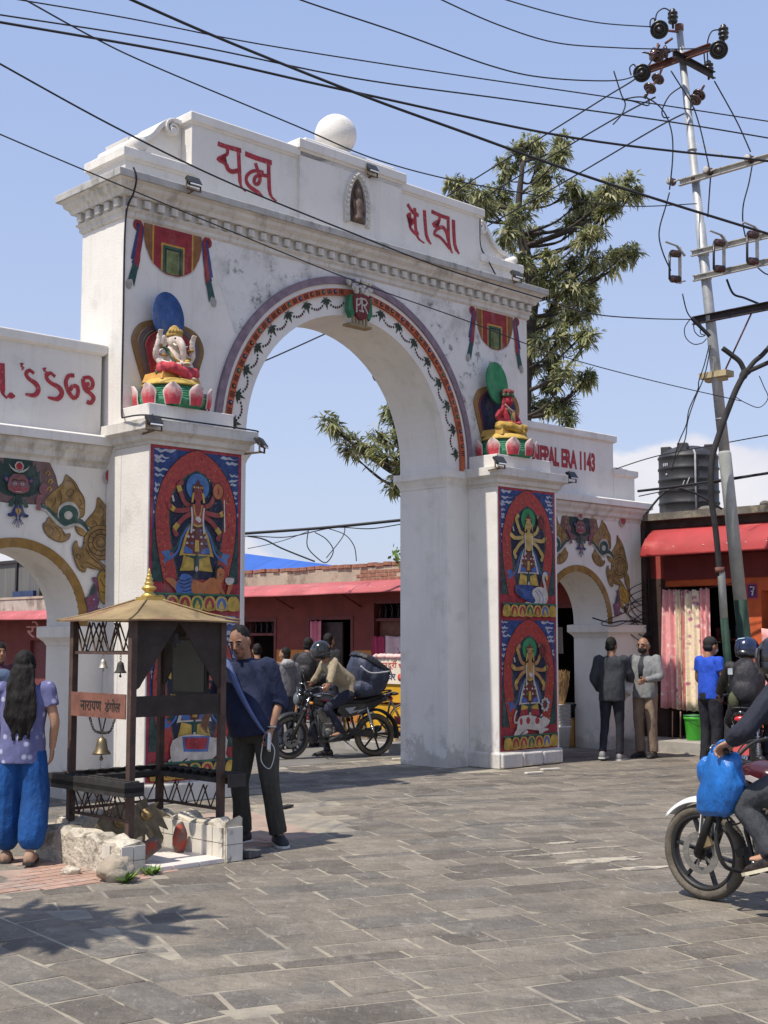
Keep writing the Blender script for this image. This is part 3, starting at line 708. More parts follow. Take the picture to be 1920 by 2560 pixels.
    for s_ in (0, 1):
        for q, A in enumerate(arms):
            A = [((1 - a) if s_ else a, b + (.012 if s_ and q else 0)) for a, b in A]
            st(A, .052, 'dark'); st(A, .042, 'skin'); st([A[2], A[3]] if len(A) > 3 else A[1:3], .05, 'gold'); put(circ(A[-1], .026, 9, ry=.018), 'skin')
    put([(.415, .345), (.46, .335), (.54, .335), (.585, .345), (.575, .40), (.555, .475), (.445, .475), (.425, .40)], 'dark', 2); put([(.425, .35), (.46, .34), (.54, .34), (.575, .35), (.565, .40), (.545, .47), (.455, .47), (.435, .40)], 'skin', 2)
    st([(.455, .345), (.47, .40), (.5, .425), (.53, .40), (.545, .345)], .012, 'gold'); st([(.43, .36), (.44, .43), (.43, .52)], .018, 'pale'); st([(.57, .36), (.56, .43), (.57, .52)], .018, 'pale'); st([(.45, .465), (.5, .475), (.55, .465)], .02, 'gold')
    put(circ((.5, .275), .062, 16, ry=.05), 'dark'); put(circ((.5, .28), .052, 16, ry=.045), 'skin'); put([(.475, .32), (.525, .32), (.53, .345), (.47, .345)], 'skin')
    st([(.47, .272), (.488, .27)], .008, 'dark'); st([(.512, .27), (.53, .272)], .008, 'dark'); st([(.487, .305), (.513, .305)], .007, 'red'); st([(.5, .275), (.503, .29)], .005, 'brown')
    put([(.435, .25), (.45, .215), (.47, .225), (.5, .185), (.53, .225), (.55, .215), (.565, .25), (.5, .238)], 'brown'); 
    for x_ in (.455, .478, .5, .522, .545): put(circ((x_, .237), .009, 7, ry=.007), 'gold' if x_ != .5 else 'pale')
    st([(.45, .27), (.435, .33)], .02, 'gold'); st([(.55, .27), (.565, .33)], .02, 'gold')
    put(circ((.72, .25), .065, 16, ry=.055), 'brown'); put(circ((.72, .25), .055, 16, ry=.047), 'orange' if mount == 'man' else 'brown'); st([(.72, .23), (.725, .27)], .02, 'red')
    st([(.79, .3), (.80, .5)], .012, 'pale' if mount == 'man' else 'dgreen'); st([(.22, .3), (.235, .335)], .02, 'pale')
    if mount == 'bull' or mount == 'man':
        put([(.47, .425), (.5, .415), (.535, .43), (.52, .455), (.48, .44)], 'pale', 2)
    # the creature underfoot
    if mount == 'man':
        put([(.15, .80), (.25, .80), (.31, .85), (.33, .90), (.46, .935), (.44, .955), (.30, .945), (.23, .93), (.28, .88), (.22, .84)], 'orange', 2)
        put([(.33, .77), (.42, .775), (.45, .80), (.44, .85), (.46, .925), (.38, .925), (.28, .88), (.27, .84)], 'bluel', 2)
        for q in range(6): st([(.28 + q * .02, .80 + q * .022), (.36, .80 + q * .022 + .01), (.44, .79 + q * .024)], .009, 'navy')
        put([(.45, .80), (.56, .82), (.63, .79), (.73, .79), (.78, .86), (.70, .90), (.62, .92), (.5, .90), (.44, .87)], 'orange', 2)
        put([(.60, .87), (.66, .92), (.74, .945), (.80, .95), (.74, .935), (.66, .90)], 'orange', 2); put([(.76, .86), (.78, .92), (.82, .94), (.86, .88), (.90, .82), (.85, .82), (.82, .89), (.78, .85)], 'orange', 2)
        put([(.71, .73), (.77, .72), (.80, .75), (.79, .80), (.75, .82), (.71, .79)], 'orange', 2); st([(.70, .79), (.705, .735), (.75, .712), (.79, .725)], .025, 'dark'); st([(.745, .765), (.765, .764)], .008, 'dark'); put([(.81, .785), (.91, .785), (.89, .82), (.83, .825)], 'pale', 2)
    elif mount == 'swan':
        put([(.26, .75), (.36, .745), (.55, .75), (.62, .80), (.60, .88), (.42, .86), (.32, .835), (.25, .80)], 'blue', 2); 
        for q in range(5): st([(.30 + q * .03, .765 + .012 * q), (.42, .79 + .012 * q), (.56, .80 + .012 * q)], .008, 'bluel')
        put([(.56, .78), (.66, .755), (.78, .77), (.83, .82), (.80, .88), (.70, .905), (.58, .90), (.48, .905), (.41, .90), (.44, .875), (.56, .885), (.60, .86), (.55, .82)], 'pale', 2)
        st([(.79, .80), (.77, .74), (.745, .69), (.76, .655), (.795, .655), (.80, .68)], .042, 'pale'); put(circ((.81, .685), .02, 8, ry=.02), 'gold'); st([(.60, .79), (.68, .84), (.66, .89)], .01, 'bluel'); st([(.66, .78), (.74, .84), (.72, .89)], .01, 'bluel')
    elif mount == 'bull':
        put([(.30, .75), (.45, .74), (.60, .755), (.68, .77), (.72, .755), (.80, .775), (.84, .79), (.80, .825), (.74, .84), (.70, .875), (.62, .86), (.50, .85), (.42, .845), (.34, .87), (.27, .90), (.25, .955), (.19, .945), (.20, .885), (.25, .84), (.27, .79)], 'pale', 2)
        put([(.36, .87), (.42, .85), (.45, .87), (.39, .885), (.31, .90)], 'pale', 2); put([(.64, .86), (.76, .845), (.82, .86), (.72, .875), (.66, .90)], 'pale', 2)
        for c_ in ((.45, .78, .035), (.61, .785, .04), (.33, .785, .025)): put(circ(c_[:2], c_[2], 9, ry=.028), 'red')
        st([(.30, .78), (.22, .79), (.22, .74), (.26, .70)], .02, 'pale'); put([(.66, .76), (.68, .735), (.71, .745)], 'pale')
        for q in range(0, 360, 40): st([(.75 + .045 * math.cos(R(q)), .665 + .035 * math.sin(R(q))), (.75 + .075 * math.cos(R(q + 30)), .665 + .055 * math.sin(R(q + 30)))], .028, 'pale')
        put(circ((.75, .665), .035, 10, ry=.028), 'brown')
    else:
        put([(.26, .76), (.42, .73), (.60, .74), (.72, .76), (.80, .74), (.86, .78), (.84, .86), (.88, .90), (.80, .905), (.76, .86), (.70, .88), (.60, .90), (.46, .88), (.40, .905), (.28, .90), (.24, .84)], 'pale', 2)
        put([(.36, .74), (.66, .745), (.64, .84), (.38, .83)], 'bluel'); put([(.385, .75), (.64, .755), (.62, .825), (.4, .815)], 'red'); st([(.30, .80), (.27, .86), (.22, .88)], .02, 'pale'); st([(.30, .91), (.42, .87)], .012, 'navy')
    # ground and lotus border
    put([(.03, .885), (.97, .885), (.97, .897), (.03, .897)], 'green'); put([(.03, .897), (.97, .897), (.97, .985), (.03, .985)], 'navy')
    for q in range(7):
        c_ = .1 + q * .1335; cc = ['gold', 'red', 'red', 'green', 'red', 'bluel', 'gold'][q]
        put([(c_ - .062, .985), (c_ - .066, .93), (c_ - .04, .903), (c_, .899), (c_ + .04, .903), (c_ + .066, .93), (c_ + .062, .985)], 'gold', 2); put([(c_ - .045, .975), (c_ - .046, .93), (c_, .906), (c_ + .046, .93), (c_ + .045, .975)], cc, 2); put([(c_ - .03, .975), (c_ - .018, .945), (c_, .925), (c_ + .018, .945), (c_ + .03, .975)], 'gold', 2)
    return m.build('painted_mural', mats, parent)
HM = (3.70 - .22) / 2
for (U, rows) in ((LP0 + .02, (('#9c4440', '#4a79ae', 'man', 1), ('#a8564a', '#3f8f5c', 'horse', 2))), (RP0 + .02, (('#c6ab68', '#2f8f57', 'swan', 3), ('#b98a52', '#2f8f57', 'bull', 4)))):
    W = (LP1 - LP0) - .045
    for q, (sk, ha, mo, sd_) in enumerate(rows):
        mural(U, 3.70 - q * HM, W, HM, sk, ha, mo, sd_, gate)

# ================================================================ GROUND
asph = mat('dusty_tarmac', (.155, .145, .132), .95, .22, .9, .5, 70, dirt=(((.30, .27, .23), .5, .75, .6, (1, 1, 1), .5), ((.08, .078, .075), .6, .75, 2.2, (1, 1, 1), .5)))
joint = mat('pale_sand_joint', (.31, .272, .208), .95, .2, 6, .6, 90, dirt=(((.16, .15, .14), .45, .65, 1.2, (1, 1, 1), .75),))
def slab(name, pts, z, m, kind='structure'):
    b = MB(); b.add([(p[0], p[1], z) for p in pts], [tuple(range(len(pts)))])
    return tag(b.build(name, m), kind=kind)
gsh = MB(); S = 1500
gsh.add([(-S, -S, -.03), (S, -S, -.03), (S, S, -.03), (-S, S, -.03)], [(0, 1, 2, 3)])
tag(gsh.build('ground', mat('bare_earth', (.24, .21, .17), .95, .2, .3, .3, 20)), 'bare dusty earth that runs out to the horizon', kind='structure')
def Gp(u, v): p = G(u, v); return (p.x, p.y)
plaza = slab('plaza_paving', [(-14, 2), (16, 2), (20, 22), (9.5, 24), Gp(7.5, 2.2), Gp(-6, 2.2), (-16, 14)], -.0035, joint)
slab('road', [Gp(-7, 2.2), Gp(6.2, 2.2), Gp(6.2, 60), Gp(-7, 60)], .0005, asph)
# kerb and footway of the shop row behind the gate
kb = MB(); kb.b2((6.2, 2.2, -.03), (6.4, 45, .13)); k_ = kb.build('kerb', mat('kerb_stone', (.30, .285, .26), .95, .2, 4, .5, 40)); k_.location = GO; k_.rotation_euler.z = GA; tag(k_, kind='structure')
kb = MB(); kb.b2((6.405, 2.2, -.03), (9.3, 45, .12)); k_ = kb.build('footway', asph); k_.location = GO; k_.rotation_euler.z = GA; tag(k_, kind='structure')
kb = MB(); kb.b2((9.2, -14, -.03), (10.4, .78, .16)); k_ = kb.build('shop_step', mat('cement_step', (.34, .315, .28), .95, .2, 4, .5, 40)); k_.location = GO; k_.rotation_euler.z = GA; tag(k_, kind='structure')

# flagstones: rows turned 22 degrees to the camera, a second field at lower left runs across it
stone_m = [mat('flagstone_%s' % n, c, .88, .22, 3.2, 1.0, 16, world=True, bdist=.03, dirt=(((.085, .078, .07), .50, .70, 1.1, (1, 1, 1), .55), ((.30, .255, .19), .52, .72, .8, (1, 1, 1), .45), ((.09, .082, .072), .50, .72, 6, (1, 1, 1), .45), ((.33, .29, .23), .60, .68, 46, (1, 1, 1), .5), ((.36, .33, .28), .54, .72, 5, (1, 1, 1), .45), ((.36, .34, .29), .58, .70, 22, (1.6, .35, 1), .5), ((.12, .12, .12), .56, .72, 1.7, (1, 1, 1), .35)), spec=.3) for n, c in (('grey', (.182, .157, .127)), ('dark', (.125, .108, .090)), ('pale', (.212, .184, .148)), ('blue', (.152, .137, .118)))]
def stone_mesh(L, W, T=.03, seed=0):
    q = random.Random(seed); b = MB(); e = .0035
    j = lambda: q.uniform(-.011, .011)
    c = [(-L / 2 + j(), -W / 2 + j()), (q.uniform(-.1, .1) * L, -W / 2 + j() * .8), (L / 2 + j(), -W / 2 + j()), (L / 2 + j(), W / 2 + j()), (q.uniform(-.1, .1) * L, W / 2 + j() * .8), (-L / 2 + j(), W / 2 + j())]
    if q.random() < .35:      # a broken corner
        k = q.uniform(.04, .09); c[0:1] = [(c[0][0], c[0][1] + k), (c[0][0] + k * 1.3, c[0][1])]
    n = len(c)
    ring0 = [(x, y, -T) for x, y in c]; ring1 = [(x, y, -e) for x, y in c]
    ring2 = [(x * (1 - 2 * e / L), y * (1 - 2 * e / W), 0) for x, y in c]
    b.loft([ring0, ring1, ring2], 0, False, True)
    return b
inside = lambda p: None
stones = []
ax = R(22); ux, uy = math.cos(ax), math.sin(ax)
def zone_b(x, y):     # lower-left field
    # boundary line from survey pixels
    return (x - BL[0].x) * (BL[1].y - BL[0].y) - (y - BL[0].y) * (BL[1].x - BL[0].x) < 0
BL = [onground(640, 2560), onground(215, 2310)]
far = MB()
def plaza_in(x, y):
    p = V((x, y, 0)) - GO; u, v = p.dot(F), p.dot(D)
    if v > 2.05 or u > 9.1: return False
    for (a, b, c, d) in ((-.05, 1.75, -.06, 1.9), (4.98, 6.8, -.06, 1.9), (-3.6, -1.75, .75, 1.5), (-.35, .02, .75, 1.5), (8.9, 9.9, .75, 1.5), (6.7, 7.5, .75, 1.5)):
        if a < u < b and c < v < d: return False
    return abs(x) < y * .30 + .9 and y > 5.0
cand = []
def rows(ang, inz, seed, w0, lo, hi):
    q = random.Random(seed); ux, uy = math.cos(ang), math.sin(ang)
    r_ = -30.0
    while r_ < 40:
        w = q.choice(w0); s = -30 + q.random()
        while s < 40:
            L = q.uniform(lo, hi)
            if q.random() < .12: L *= .5
            cx_, cy_ = s + L / 2, r_ + w / 2
            x, y = ux * cx_ - uy * cy_, uy * cx_ + ux * cy_
            if plaza_in(x, y) and inz(x, y) and not (SW_in(x, y) and SW_in(x, y - .3)): cand.append((y, x, L, w, ang, q.random(), q.random()))
            s += L
        r_ += w
SWP = [onground(-120, 2275), onground(0, 2235), onground(330, 2200), onground(640, 2125), onground(800, 2085)]
def SW_in(x, y):      # the pink brick footway by the shrine
    if x > SWP[-1].x or y > G(0, -.06).y + 4: return False
    for a, b in zip(SWP, SWP[1:]):
        if a.x <= x <= b.x:
            return y > a.y + (b.y - a.y) * (x - a.x) / (b.x - a.x) and (V((x, y, 0)) - GO).dot(D) < -.9
    return False
rows(ax, lambda x, y: not zone_b(x + .28, y + .25), 5, (.27, .29, .31, .30, .15), .36, .72)
rows(R(-52), zone_b, 6, (.27, .29, .33), .38, .8)
cand.sort()
cache = {}
for i, (y, x, L, w, ang, a_, b_) in enumerate(cand):
    j = .006 + .011 * a_
    z = .0025 * (b_ - .5) - (.0035 if (ang > 0 and zone_b(x, y)) or SW_in(x, y) else 0)
    mi = 0 if a_ < .42 else 1 if a_ < .62 else 2 if a_ < .84 else 3
    if i < 285:
        key = (round(L, 1), round(w, 2), int(b_ * 4), mi)
        if key not in cache: cache[key] = stone_mesh(1, w - .015, seed=len(cache))
        o = None
        bm_ = cache[key]
        if not hasattr(bm_, 'me'):
            o = bm_.build('paving_stone', stone_m[mi], plaza); bm_.me = o.data
        else:
            o = bpy.data.objects.new('paving_stone', bm_.me); col.objects.link(o); o.parent = plaza
        o.location = (x, y, z); o.rotation_euler = (R((a_ - .5) * .35), R((b_ - .5) * .3), ang + R((a_ - .5) * 1.2)); o.scale = (L - j * 2, 1, 1)
    else:
        q = stone_mesh(L - j * 1.6, w - .015, seed=i % 37)
        c_, s_ = math.cos(ang), math.sin(ang)
        far.add([(x + vx * c_ - vy * s_, y + vx * s_ + vy * c_, z * .8 + vz) for vx, vy, vz in q.v], q.f, mi)
fo = far.build('far_paving_stones', stone_m, plaza); tag(fo, kind='stuff')
print('stones', len(cand))
# pink brick footway
pink = mat('pink_brick_bed', (.33, .24, .19), .95, .2, 5, .5, 60, dirt=(((.33, .29, .24), .45, .7, 2, (1, 1, 1), .6),))
fw = slab('brick_footway', [(p.x, p.y) for p in SWP[::-1]] + [(-6.5, 8.6)] + [(-7.5, 12.5), Gp(-3.7, -.9), Gp(.6, -.9)][0:3] + [(SWP[-1].x, SWP[-1].y)][:0], -.002, pink)
brk = [mat('pink_brick_%d' % k, c, .9, .2, 8, .6, 60, world=True, dirt=(((.40, .35, .29), .5, .72, 4, (1, 1, 1), .55),)) for k, c in enumerate(((.36, .22, .165), (.40, .26, .20), (.33, .235, .19)))]
bc = []
r_ = -14.0; rr = random.Random(9); k = 0
while r_ < 14:
    s = -14 + (k % 2) * .11
    while s < 14:
        u_, v_ = s + .11, r_ + .055
        p = G(u_, v_)
        if SW_in(p.x, p.y) and abs(p.x) < p.y * .30 + .6 and p.y < 11.5: bc.append((p.y, p.x, rr.random()))
        s += .222
    r_ += .112; k += 1
bc.sort()
bmesh_ = None; rest = MB()
for i, (y, x, a_) in enumerate(bc):
    if i < 290:
        if i < 3:
            o = MB().box((0, 0, -.015), (.212, .102, .03), taper=.97).build('paver_brick', brk[i], fw); brk_o = (bmesh_ or []) + [o.data]; bmesh_ = brk_o
        else:
            o = bpy.data.objects.new('paver_brick', bmesh_[int(a_ * 2.99)]); col.objects.link(o); o.parent = fw
        o.location = (x, y, .0025 + .002 * a_); o.rotation_euler = (0, 0, GA + R((a_ - .5) * 2))
    else:
        rest.box((x, y, -.0125 + .002 * a_), (.212, .102, .03), int(a_ * 2.99), Euler((0, 0, GA)), .97)
if rest.v: tag(rest.build('far_paver_bricks', brk, fw), kind='stuff')
# the worn patch of pale mortar by the near motorcycle
pm = MB()
for cpx, cpy, rx, ry, sd_ in ((1500, 2152, .38, .10, 1), (1600, 2172, .30, .06, 2), (1405, 2108, .15, .05, 3), (1375, 2137, .32, .03, 5), (1500, 2120, .3, .02, 7), (1290, 2128, .2, .02, 8)):
    c = onground(cpx, cpy); q = random.Random(sd_); pts = []
    for t in range(0, 360, 18):
        k_ = q.uniform(.7, 1.15); pts.append((c.x + ux * rx * k_ * math.cos(R(t)) - uy * ry * k_ * math.sin(R(t)), c.y + uy * rx * k_ * math.cos(R(t)) + ux * ry * k_ * math.sin(R(t))))
    pm.add([(x, y, .0065) for x, y in pts], [tuple(range(len(pts)))])
    pm.add([(x, y, -.02) for x, y in pts] + [(x, y, .0065) for x, y in pts], [(i, (i + 1) % len(pts), (i + 1) % len(pts) + len(pts), i + len(pts)) for i in range(len(pts))])
pm.build('mortar_patch', mat('pale_mortar', (.40, .35, .275), .95, .25, 9, .8, 40, dirt=(((.17, .155, .135), .48, .60, 7, (1, 1, 1), .9),)), plaza)

# ================================================================ sculpting helpers
def sculpt(name, mb, voxel, mats, parent, paintf=None, smooth=3, amt=0, fsc=8, seed=0):
    "overlapping closed shapes fused into one continuous surface"
    me = bpy.data.meshes.new('raw'); me.from_pydata(mb.v, [], mb.f)
    o = bpy.data.objects.new('raw', me); col.objects.link(o)
    r = o.modifiers.new('r', 'REMESH'); r.mode = 'VOXEL'; r.voxel_size = voxel; r.use_smooth_shade = True
    if smooth:
        sm = o.modifiers.new('s', 'SMOOTH'); sm.iterations = smooth; sm.factor = .5
    dg = bpy.context.evaluated_depsgraph_get()
    out = bpy.data.meshes.new_from_object(o.evaluated_get(dg))
    bpy.data.objects.remove(o); bpy.data.meshes.remove(me)
    out.name = name
    if amt:
        off = V((seed * 3.1, seed * 1.7, seed))
        nr = [v.normal.copy() for v in out.vertices]
        for v, n_ in zip(out.vertices, nr):
            q = v.co * fsc + off; q.z *= .55
            v.co += n_ * amt * (noise.noise(q) + .5 * noise.noise(q * 2.3))
    out.materials.clear()
    if not isinstance(mats, (list, tuple)): mats = [mats]
    for m in mats: out.materials.append(m)
    if paintf:
        out.polygons.foreach_set('material_index', [paintf(p.center) for p in out.polygons])
    out.polygons.foreach_set('use_smooth', [True] * len(out.polygons))
    ob = bpy.data.objects.new(name, out); col.objects.link(ob)
    if parent is not None: ob.parent = parent
    return ob

# ================================================================ statues on the pier blocks
def petal_mat(z, h):
    "rose at the foot painted out to near white at the curled tip, ribbed"
    if 'petal_paint' in MATS: return MATS['petal_paint']
    m = mat('petal_paint', hexc('#c0404c'), .7, .2, 30, .5, 40, stretch=(1, 1, .15)); n, l = m.node_tree.nodes, m.node_tree.links; b = n['Principled BSDF']
    src = b.inputs['Base Color'].links[0].from_socket; t = n.new('ShaderNodeTexCoord'); s = n.new('ShaderNodeSeparateXYZ'); l.new(t.outputs['Object'], s.inputs[0])
    nn = n.new('ShaderNodeTexNoise'); l.new(t.outputs['Object'], nn.inputs['Vector']); nn.inputs['Scale'].default_value = 26; nn.inputs['Detail'].default_value = 5
    ma = n.new('ShaderNodeMath'); ma.operation = 'MULTIPLY_ADD'; l.new(nn.outputs['Fac'], ma.inputs[0]); ma.inputs[1].default_value = .16; l.new(s.outputs['Z'], ma.inputs[2])
    q = n.new('ShaderNodeMapRange'); l.new(ma.outputs[0], q.inputs['Value']); q.inputs['From Min'].default_value = z + .16; q.inputs['From Max'].default_value = z + h * .98
    x = n.new('ShaderNodeMix'); x.data_type = 'RGBA'; l.new(q.outputs[0], x.inputs[0]); l.new(src, x.inputs[6]); x.inputs[7].default_value = (.62, .50, .46, 1); l.new(x.outputs[2], b.inputs['Base Color'])
    return m
def lotus(root, r, z, h, seed):
    m = MB(); m.lathe([(r * .80, z), (r * .97, z + h * .15), (r * .99, z + h * .3)], 28)
    q = z + h * .3; k = 0
    while q < z + h * .8:
        m.lathe([(r * (.99 - .05 * k), q), (r * (1.0 - .05 * k), q + h * .04), (r * (.99 - .05 * k), q + h * .08)], 28); q += h * .09; k += 1
    m.build('lotus_core', paint('#3f9068'), root)
    m = MB(); m.lathe([(r * .86, z + h * .78), (r * .86, z + h * .82), (r * .72, z + h), (r * .70, z + h * 1.02), (.02, z + h * 1.03)], 28)
    m.build('lotus_seat', paint('#d9b455'), root)
    pm_ = [petal_mat(z, h), paint('#d9cfc2')]
    for k in range(9):
        a0 = R(-90 + (k - 4) * 40 + 6); m = MB(); n = 15
        rows_ = []
        for i in range(8):
            t = i / 7; zz = z + .01 + h * .74 * t
            w = .265 * (1 - max(0, (t - .55) / .45) ** 2 * .8) * (.8 + .4 * t if t < .5 else 1)
            out = r * (.97 + .06 * math.sin(t * 2.6)) + .005 + .03 * max(0, t - .78) * 4
            rows_.append([(( out + .022 * math.cos(j / 7 * math.pi / 2 - math.pi / 2 + 0) * 0 + .03 * (1 - (abs(j - 7) / 7) ** 2)) * math.cos(a0 + w * (j - 7) / 7), (out + .03 * (1 - (abs(j - 7) / 7) ** 2)) * math.sin(a0 + w * (j - 7) / 7), zz) for j in range(n)])
        m.loft(rows_, 0, True, False, False)
        for q in range(len(m.m)): i, j = divmod(q, n - 1); m.m[q] = 1 if j in (0, n - 2) else 0
        m.build('lotus_petal', pm_, root)
def halo_plate(root, cz, w, h, cols, hal, lean=0):
    for q, (c, k) in enumerate(cols):
        L = spl([(-w * k * .62, cz - h * .5), (-w * k * .93, cz), (-w * k, cz + h * .25 * k), (-w * k * .72, cz + h * .25 * k + h * .22 * k), (0, cz + h * .25 + h * .30 * k), (w * k * .72, cz + h * .25 * k + h * .22 * k), (w * k, cz + h * .25 * k), (w * k * .93, cz), (w * k * .62, cz - h * .5)], 5)
        MB().prism(L, lambda a, b, t: (a + .11, t, b), .235 - .012 * q, .262).build('back_plate', paint(c), root)
    hc, hr, hh, hx, hy = hal
    M = Matrix.Rotation(R(-7), 3, 'X')
    MB().prism(circ((hx, 0), hr, 28, ry=hh), lambda a, b, t: V((0, hy, cz + h * .56)) + M @ V((a, t, b)), -.012, .012).build('halo', paint(hc), root)

gn = thing('deity_statue', 'seated elephant headed deity statue in pale pink with a blue halo, on the left pier', 'statue', G(.46, .26, 4.13), GA)
lotus(gn, .385, 0, .31, 1)
MB().box((0, .02, .35), (.5, .38, .09), taper=.9).build('throne', paint('#dba24e'), gn)
halo_plate(gn, .62, .47, .78, (('#8a6a3c', 1), ('#6d5a58', .86), ('#4a4a44', .74), ('#9c1f2c', .68)), ('#1f4a86', .205, .28, .0, .10))
b = MB()                                   # body: torso, belly, crossed legs, arms, head, trunk
b.loft([[(x * rx + 0, -.01 + y * ry + dy, z) for x, y in circ((0, 0), 1, 14)] for z, rx, ry, dy in ((.39, .14, .11, 0), (.46, .15, .125, 0), (.54, .135, .11, .0), (.62, .125, .09, .01), (.67, .09, .07, .01), (.71, .055, .05, .01))])
b.ball((0, -.035, .76), (.085, .085, .095), 14, 9).ball((0, -.03, .70), (.06, .07, .06))
b.tube(spl([(0, -.10, .76), (.005, -.155, .70), (.02, -.165, .62), (.035, -.15, .545), (.02, -.15, .50), (-.02, -.16, .50)], 4), [.05, .048, .046, .044, .042, .04, .038, .036, .034, .033, .032, .031, .030, .029, .028, .027, .026, .025, .024, .023, .022], 8)
for s_ in (-1, 1):
    b.ball((s_ * .11, .005, .755), (.045, .014, .07), 10, 6)                                    # ears
    b.tube(spl([(s_ * .12, -.01, .64), (s_ * .19, -.03, .52), (s_ * .15, -.11, .47), (s_ * .06, -.17, .46)], 4), [.045] * 5 + [.04] * 5 + [.034] * 3, 8)
    b.ball((s_ * .05, -.18, .465), .035, 8, 6)
    b.tube(spl([(s_ * .12, .02, .64), (s_ * .20, .01, .56), (s_ * .235, -.03, .63), (s_ * .215, -.05, .74)], 4), [.042] * 5 + [.037] * 4 + [.032] * 4, 8)
    b.ball((s_ * .215, -.055, .77), (.035, .028, .05), 8, 6)
    for f_ in range(4): b.tube([(s_ * (.195 + .014 * f_), -.07, .79), (s_ * (.193 + .016 * f_), -.08, .83), (s_ * (.197 + .014 * f_), -.10, .845)], .009, 6)
sculpt('body', b, .0075, paint('#ead9cb'), gn, None, 1)
b = MB()
b.tube(spl([(.05, .0, .43), (.2, -.08, .42), (.13, -.18, .41), (-.02, -.19, .41)], 4), [.075] * 6 + [.06] * 4 + [.05] * 4, 10)
b.tube(spl([(-.05, .0, .43), (-.19, -.08, .43), (-.13, -.2, .43), (.03, -.22, .36), (.06, -.22, .32)], 4), [.075] * 6 + [.06] * 6 + [.05] * 6, 10)
b.ball((0, -.02, .44), (.15, .12, .07))
sculpt('robe', b, .010, paint('#cf3f4c', .3), gn, None, 2, .008, 16)
b = MB(); b.ball((.09, -.24, .325), (.06, .035, .022)).ball((-.02, -.215, .35), (.05, .03, .02)); b.build('foot', paint('#e3c6ae'), gn)
b = MB(); b.lathe([(.088, .80), (.092, .82), (.085, .845), (.07, .87), (.05, .91), (.02, .935), (.004, .94)], 14, (0, -.02, 0))
for q in range(7): b.ball((.08 * math.cos(R(200 + q * 23)), -.02 + .08 * math.sin(R(200 + q * 23)), .86), (.02, .018, .026), 7, 5)
b.build('crown', paint('#b9974a', .35), gn)
for s_ in (-1, 1): MB().ball((s_ * .042, -.106, .775), (.016, .01, .010), 8, 5).build('eye', paint('#1c1a20'), gn)
b = MB()
for s_ in (-1, 1):
    b.tube([(s_ * .055, -.10, .71), (s_ * .07, -.15, .685), (s_ * .062, -.18, .69)], [.013, .010, .004], 7)
b.build('tusk', paint('#ece4d4'), gn)
b = MB(); b.tube(spl([(-.11, -.06, .66), (-.09, -.13, .56), (0, -.15, .51), (.09, -.13, .56), (.11, -.06, .66)], 5), .014, 6); b.tube(spl([(-.13, -.02, .68), (-.10, -.10, .60), (-.06, -.14, .48)], 4), .028, 6, 1, flat=.5)
for s_ in (-1, 1): b.tube([(s_ * .215 - .04, -.02, .67), (s_ * .215, -.07, .685), (s_ * .215 + .04, -.03, .67)], .016, 6, 0); b.tube([(s_ * .13 - .0, -.07, .585), (s_ * .17, -.085, .58), (s_ * .2, -.03, .585)], .014, 6, 0)
b.build('necklace', [paint('#b98f3d'), paint('#2f6a52')], gn)
b = MB(); b.ball((.04, -.215, .49), (.05, .045, .018)).ball((.04, -.215, .51), (.03, .03, .025), mi=1); b.build('sweet_bowl', [paint('#e3d9b8'), paint('#d8b03c')], gn)
b = MB(); b.tube(spl([(-.14, -.02, .50), (-.19, -.05, .44), (-.24, -.04, .37)], 4), [.03, .035, .04, .045, .05, .05, .045, .03, .01], 7, flat=.4); b.build('sash', paint('#2f6a45'), gn)

rd = thing('deity_statue', 'red seated deity statue with a green halo and yellow robe, on the right pier', 'statue', G(5.95, .26, 4.13), GA)
lotus(rd, .385, 0, .31, 2)
MB().box((0, .02, .345), (.52, .4, .085), taper=.92).build('throne', paint('#c99e4a'), rd)
halo_plate(rd, .62, .47, .78, (('#a57c48', 1), ('#7a3a48', .83), ('#1e2548', .76)), ('#2d8a57', .215, .30, -.06, .09))
b = MB()
b.loft([[(.02 + x * rx, -.01 + y * ry + dy, z) for x, y in circ((0, 0), 1, 14)] for z, rx, ry, dy in ((.39, .13, .10, 0), (.46, .115, .09, 0), (.54, .12, .09, .0), (.62, .145, .085, .01), (.67, .12, .07, .01), (.70, .05, .05, .01), (.74, .045, .045, .0))])
b.ball((.02, -.03, .80), (.068, .078, .085), 14, 9).ball((.02, -.11, .79), (.012, .016, .022), 6, 5)
for s_ in (-1, 1):
    b.ball((.02 + s_ * .07, -.02, .79), (.012, .022, .04), 8, 6)
    b.tube(spl([(.02 + s_ * .14, -.01, .65), (.02 + s_ * .21, -.03, .55), (.02 + s_ * .14, -.12, .49), (.02 + s_ * .05, -.17, .48)], 4), [.042] * 5 + [.037] * 5 + [.03] * 3, 8)
    b.ball((.02 + s_ * .03, -.185, .47), (.04, .03, .02), 8, 6)
b.tube(spl([(-.12, -.01, .64), (-.2, -.04, .56), (-.2, -.12, .63), (-.18, -.13, .70)], 4), [.042] * 5 + [.036] * 4 + [.03] * 4, 8); b.ball((-.18, -.135, .735), (.035, .022, .05), 8, 6)
for f_ in range(4): b.tube([(-.205 + .016 * f_, -.135, .76), (-.205 + .016 * f_, -.145, .80)], .008, 6)
sculpt('body', b, .0085, paint('#b3263a', .2), rd, None, 2)
b = MB()
b.tube(spl([(.05, .0, .42), (.22, -.08, .42), (.15, -.2, .41), (-.02, -.2, .40)], 4), [.075] * 6 + [.06] * 4 + [.045] * 4, 10)
b.tube(spl([(-.05, .0, .42), (-.2, -.08, .42), (-.13, -.2, .42), (.05, -.23, .36), (.1, -.23, .33)], 4), [.075] * 6 + [.06] * 6 + [.045] * 6, 10)
sculpt('robe', b, .010, paint('#c09a3e', .35), rd, None, 2, .010, 18)
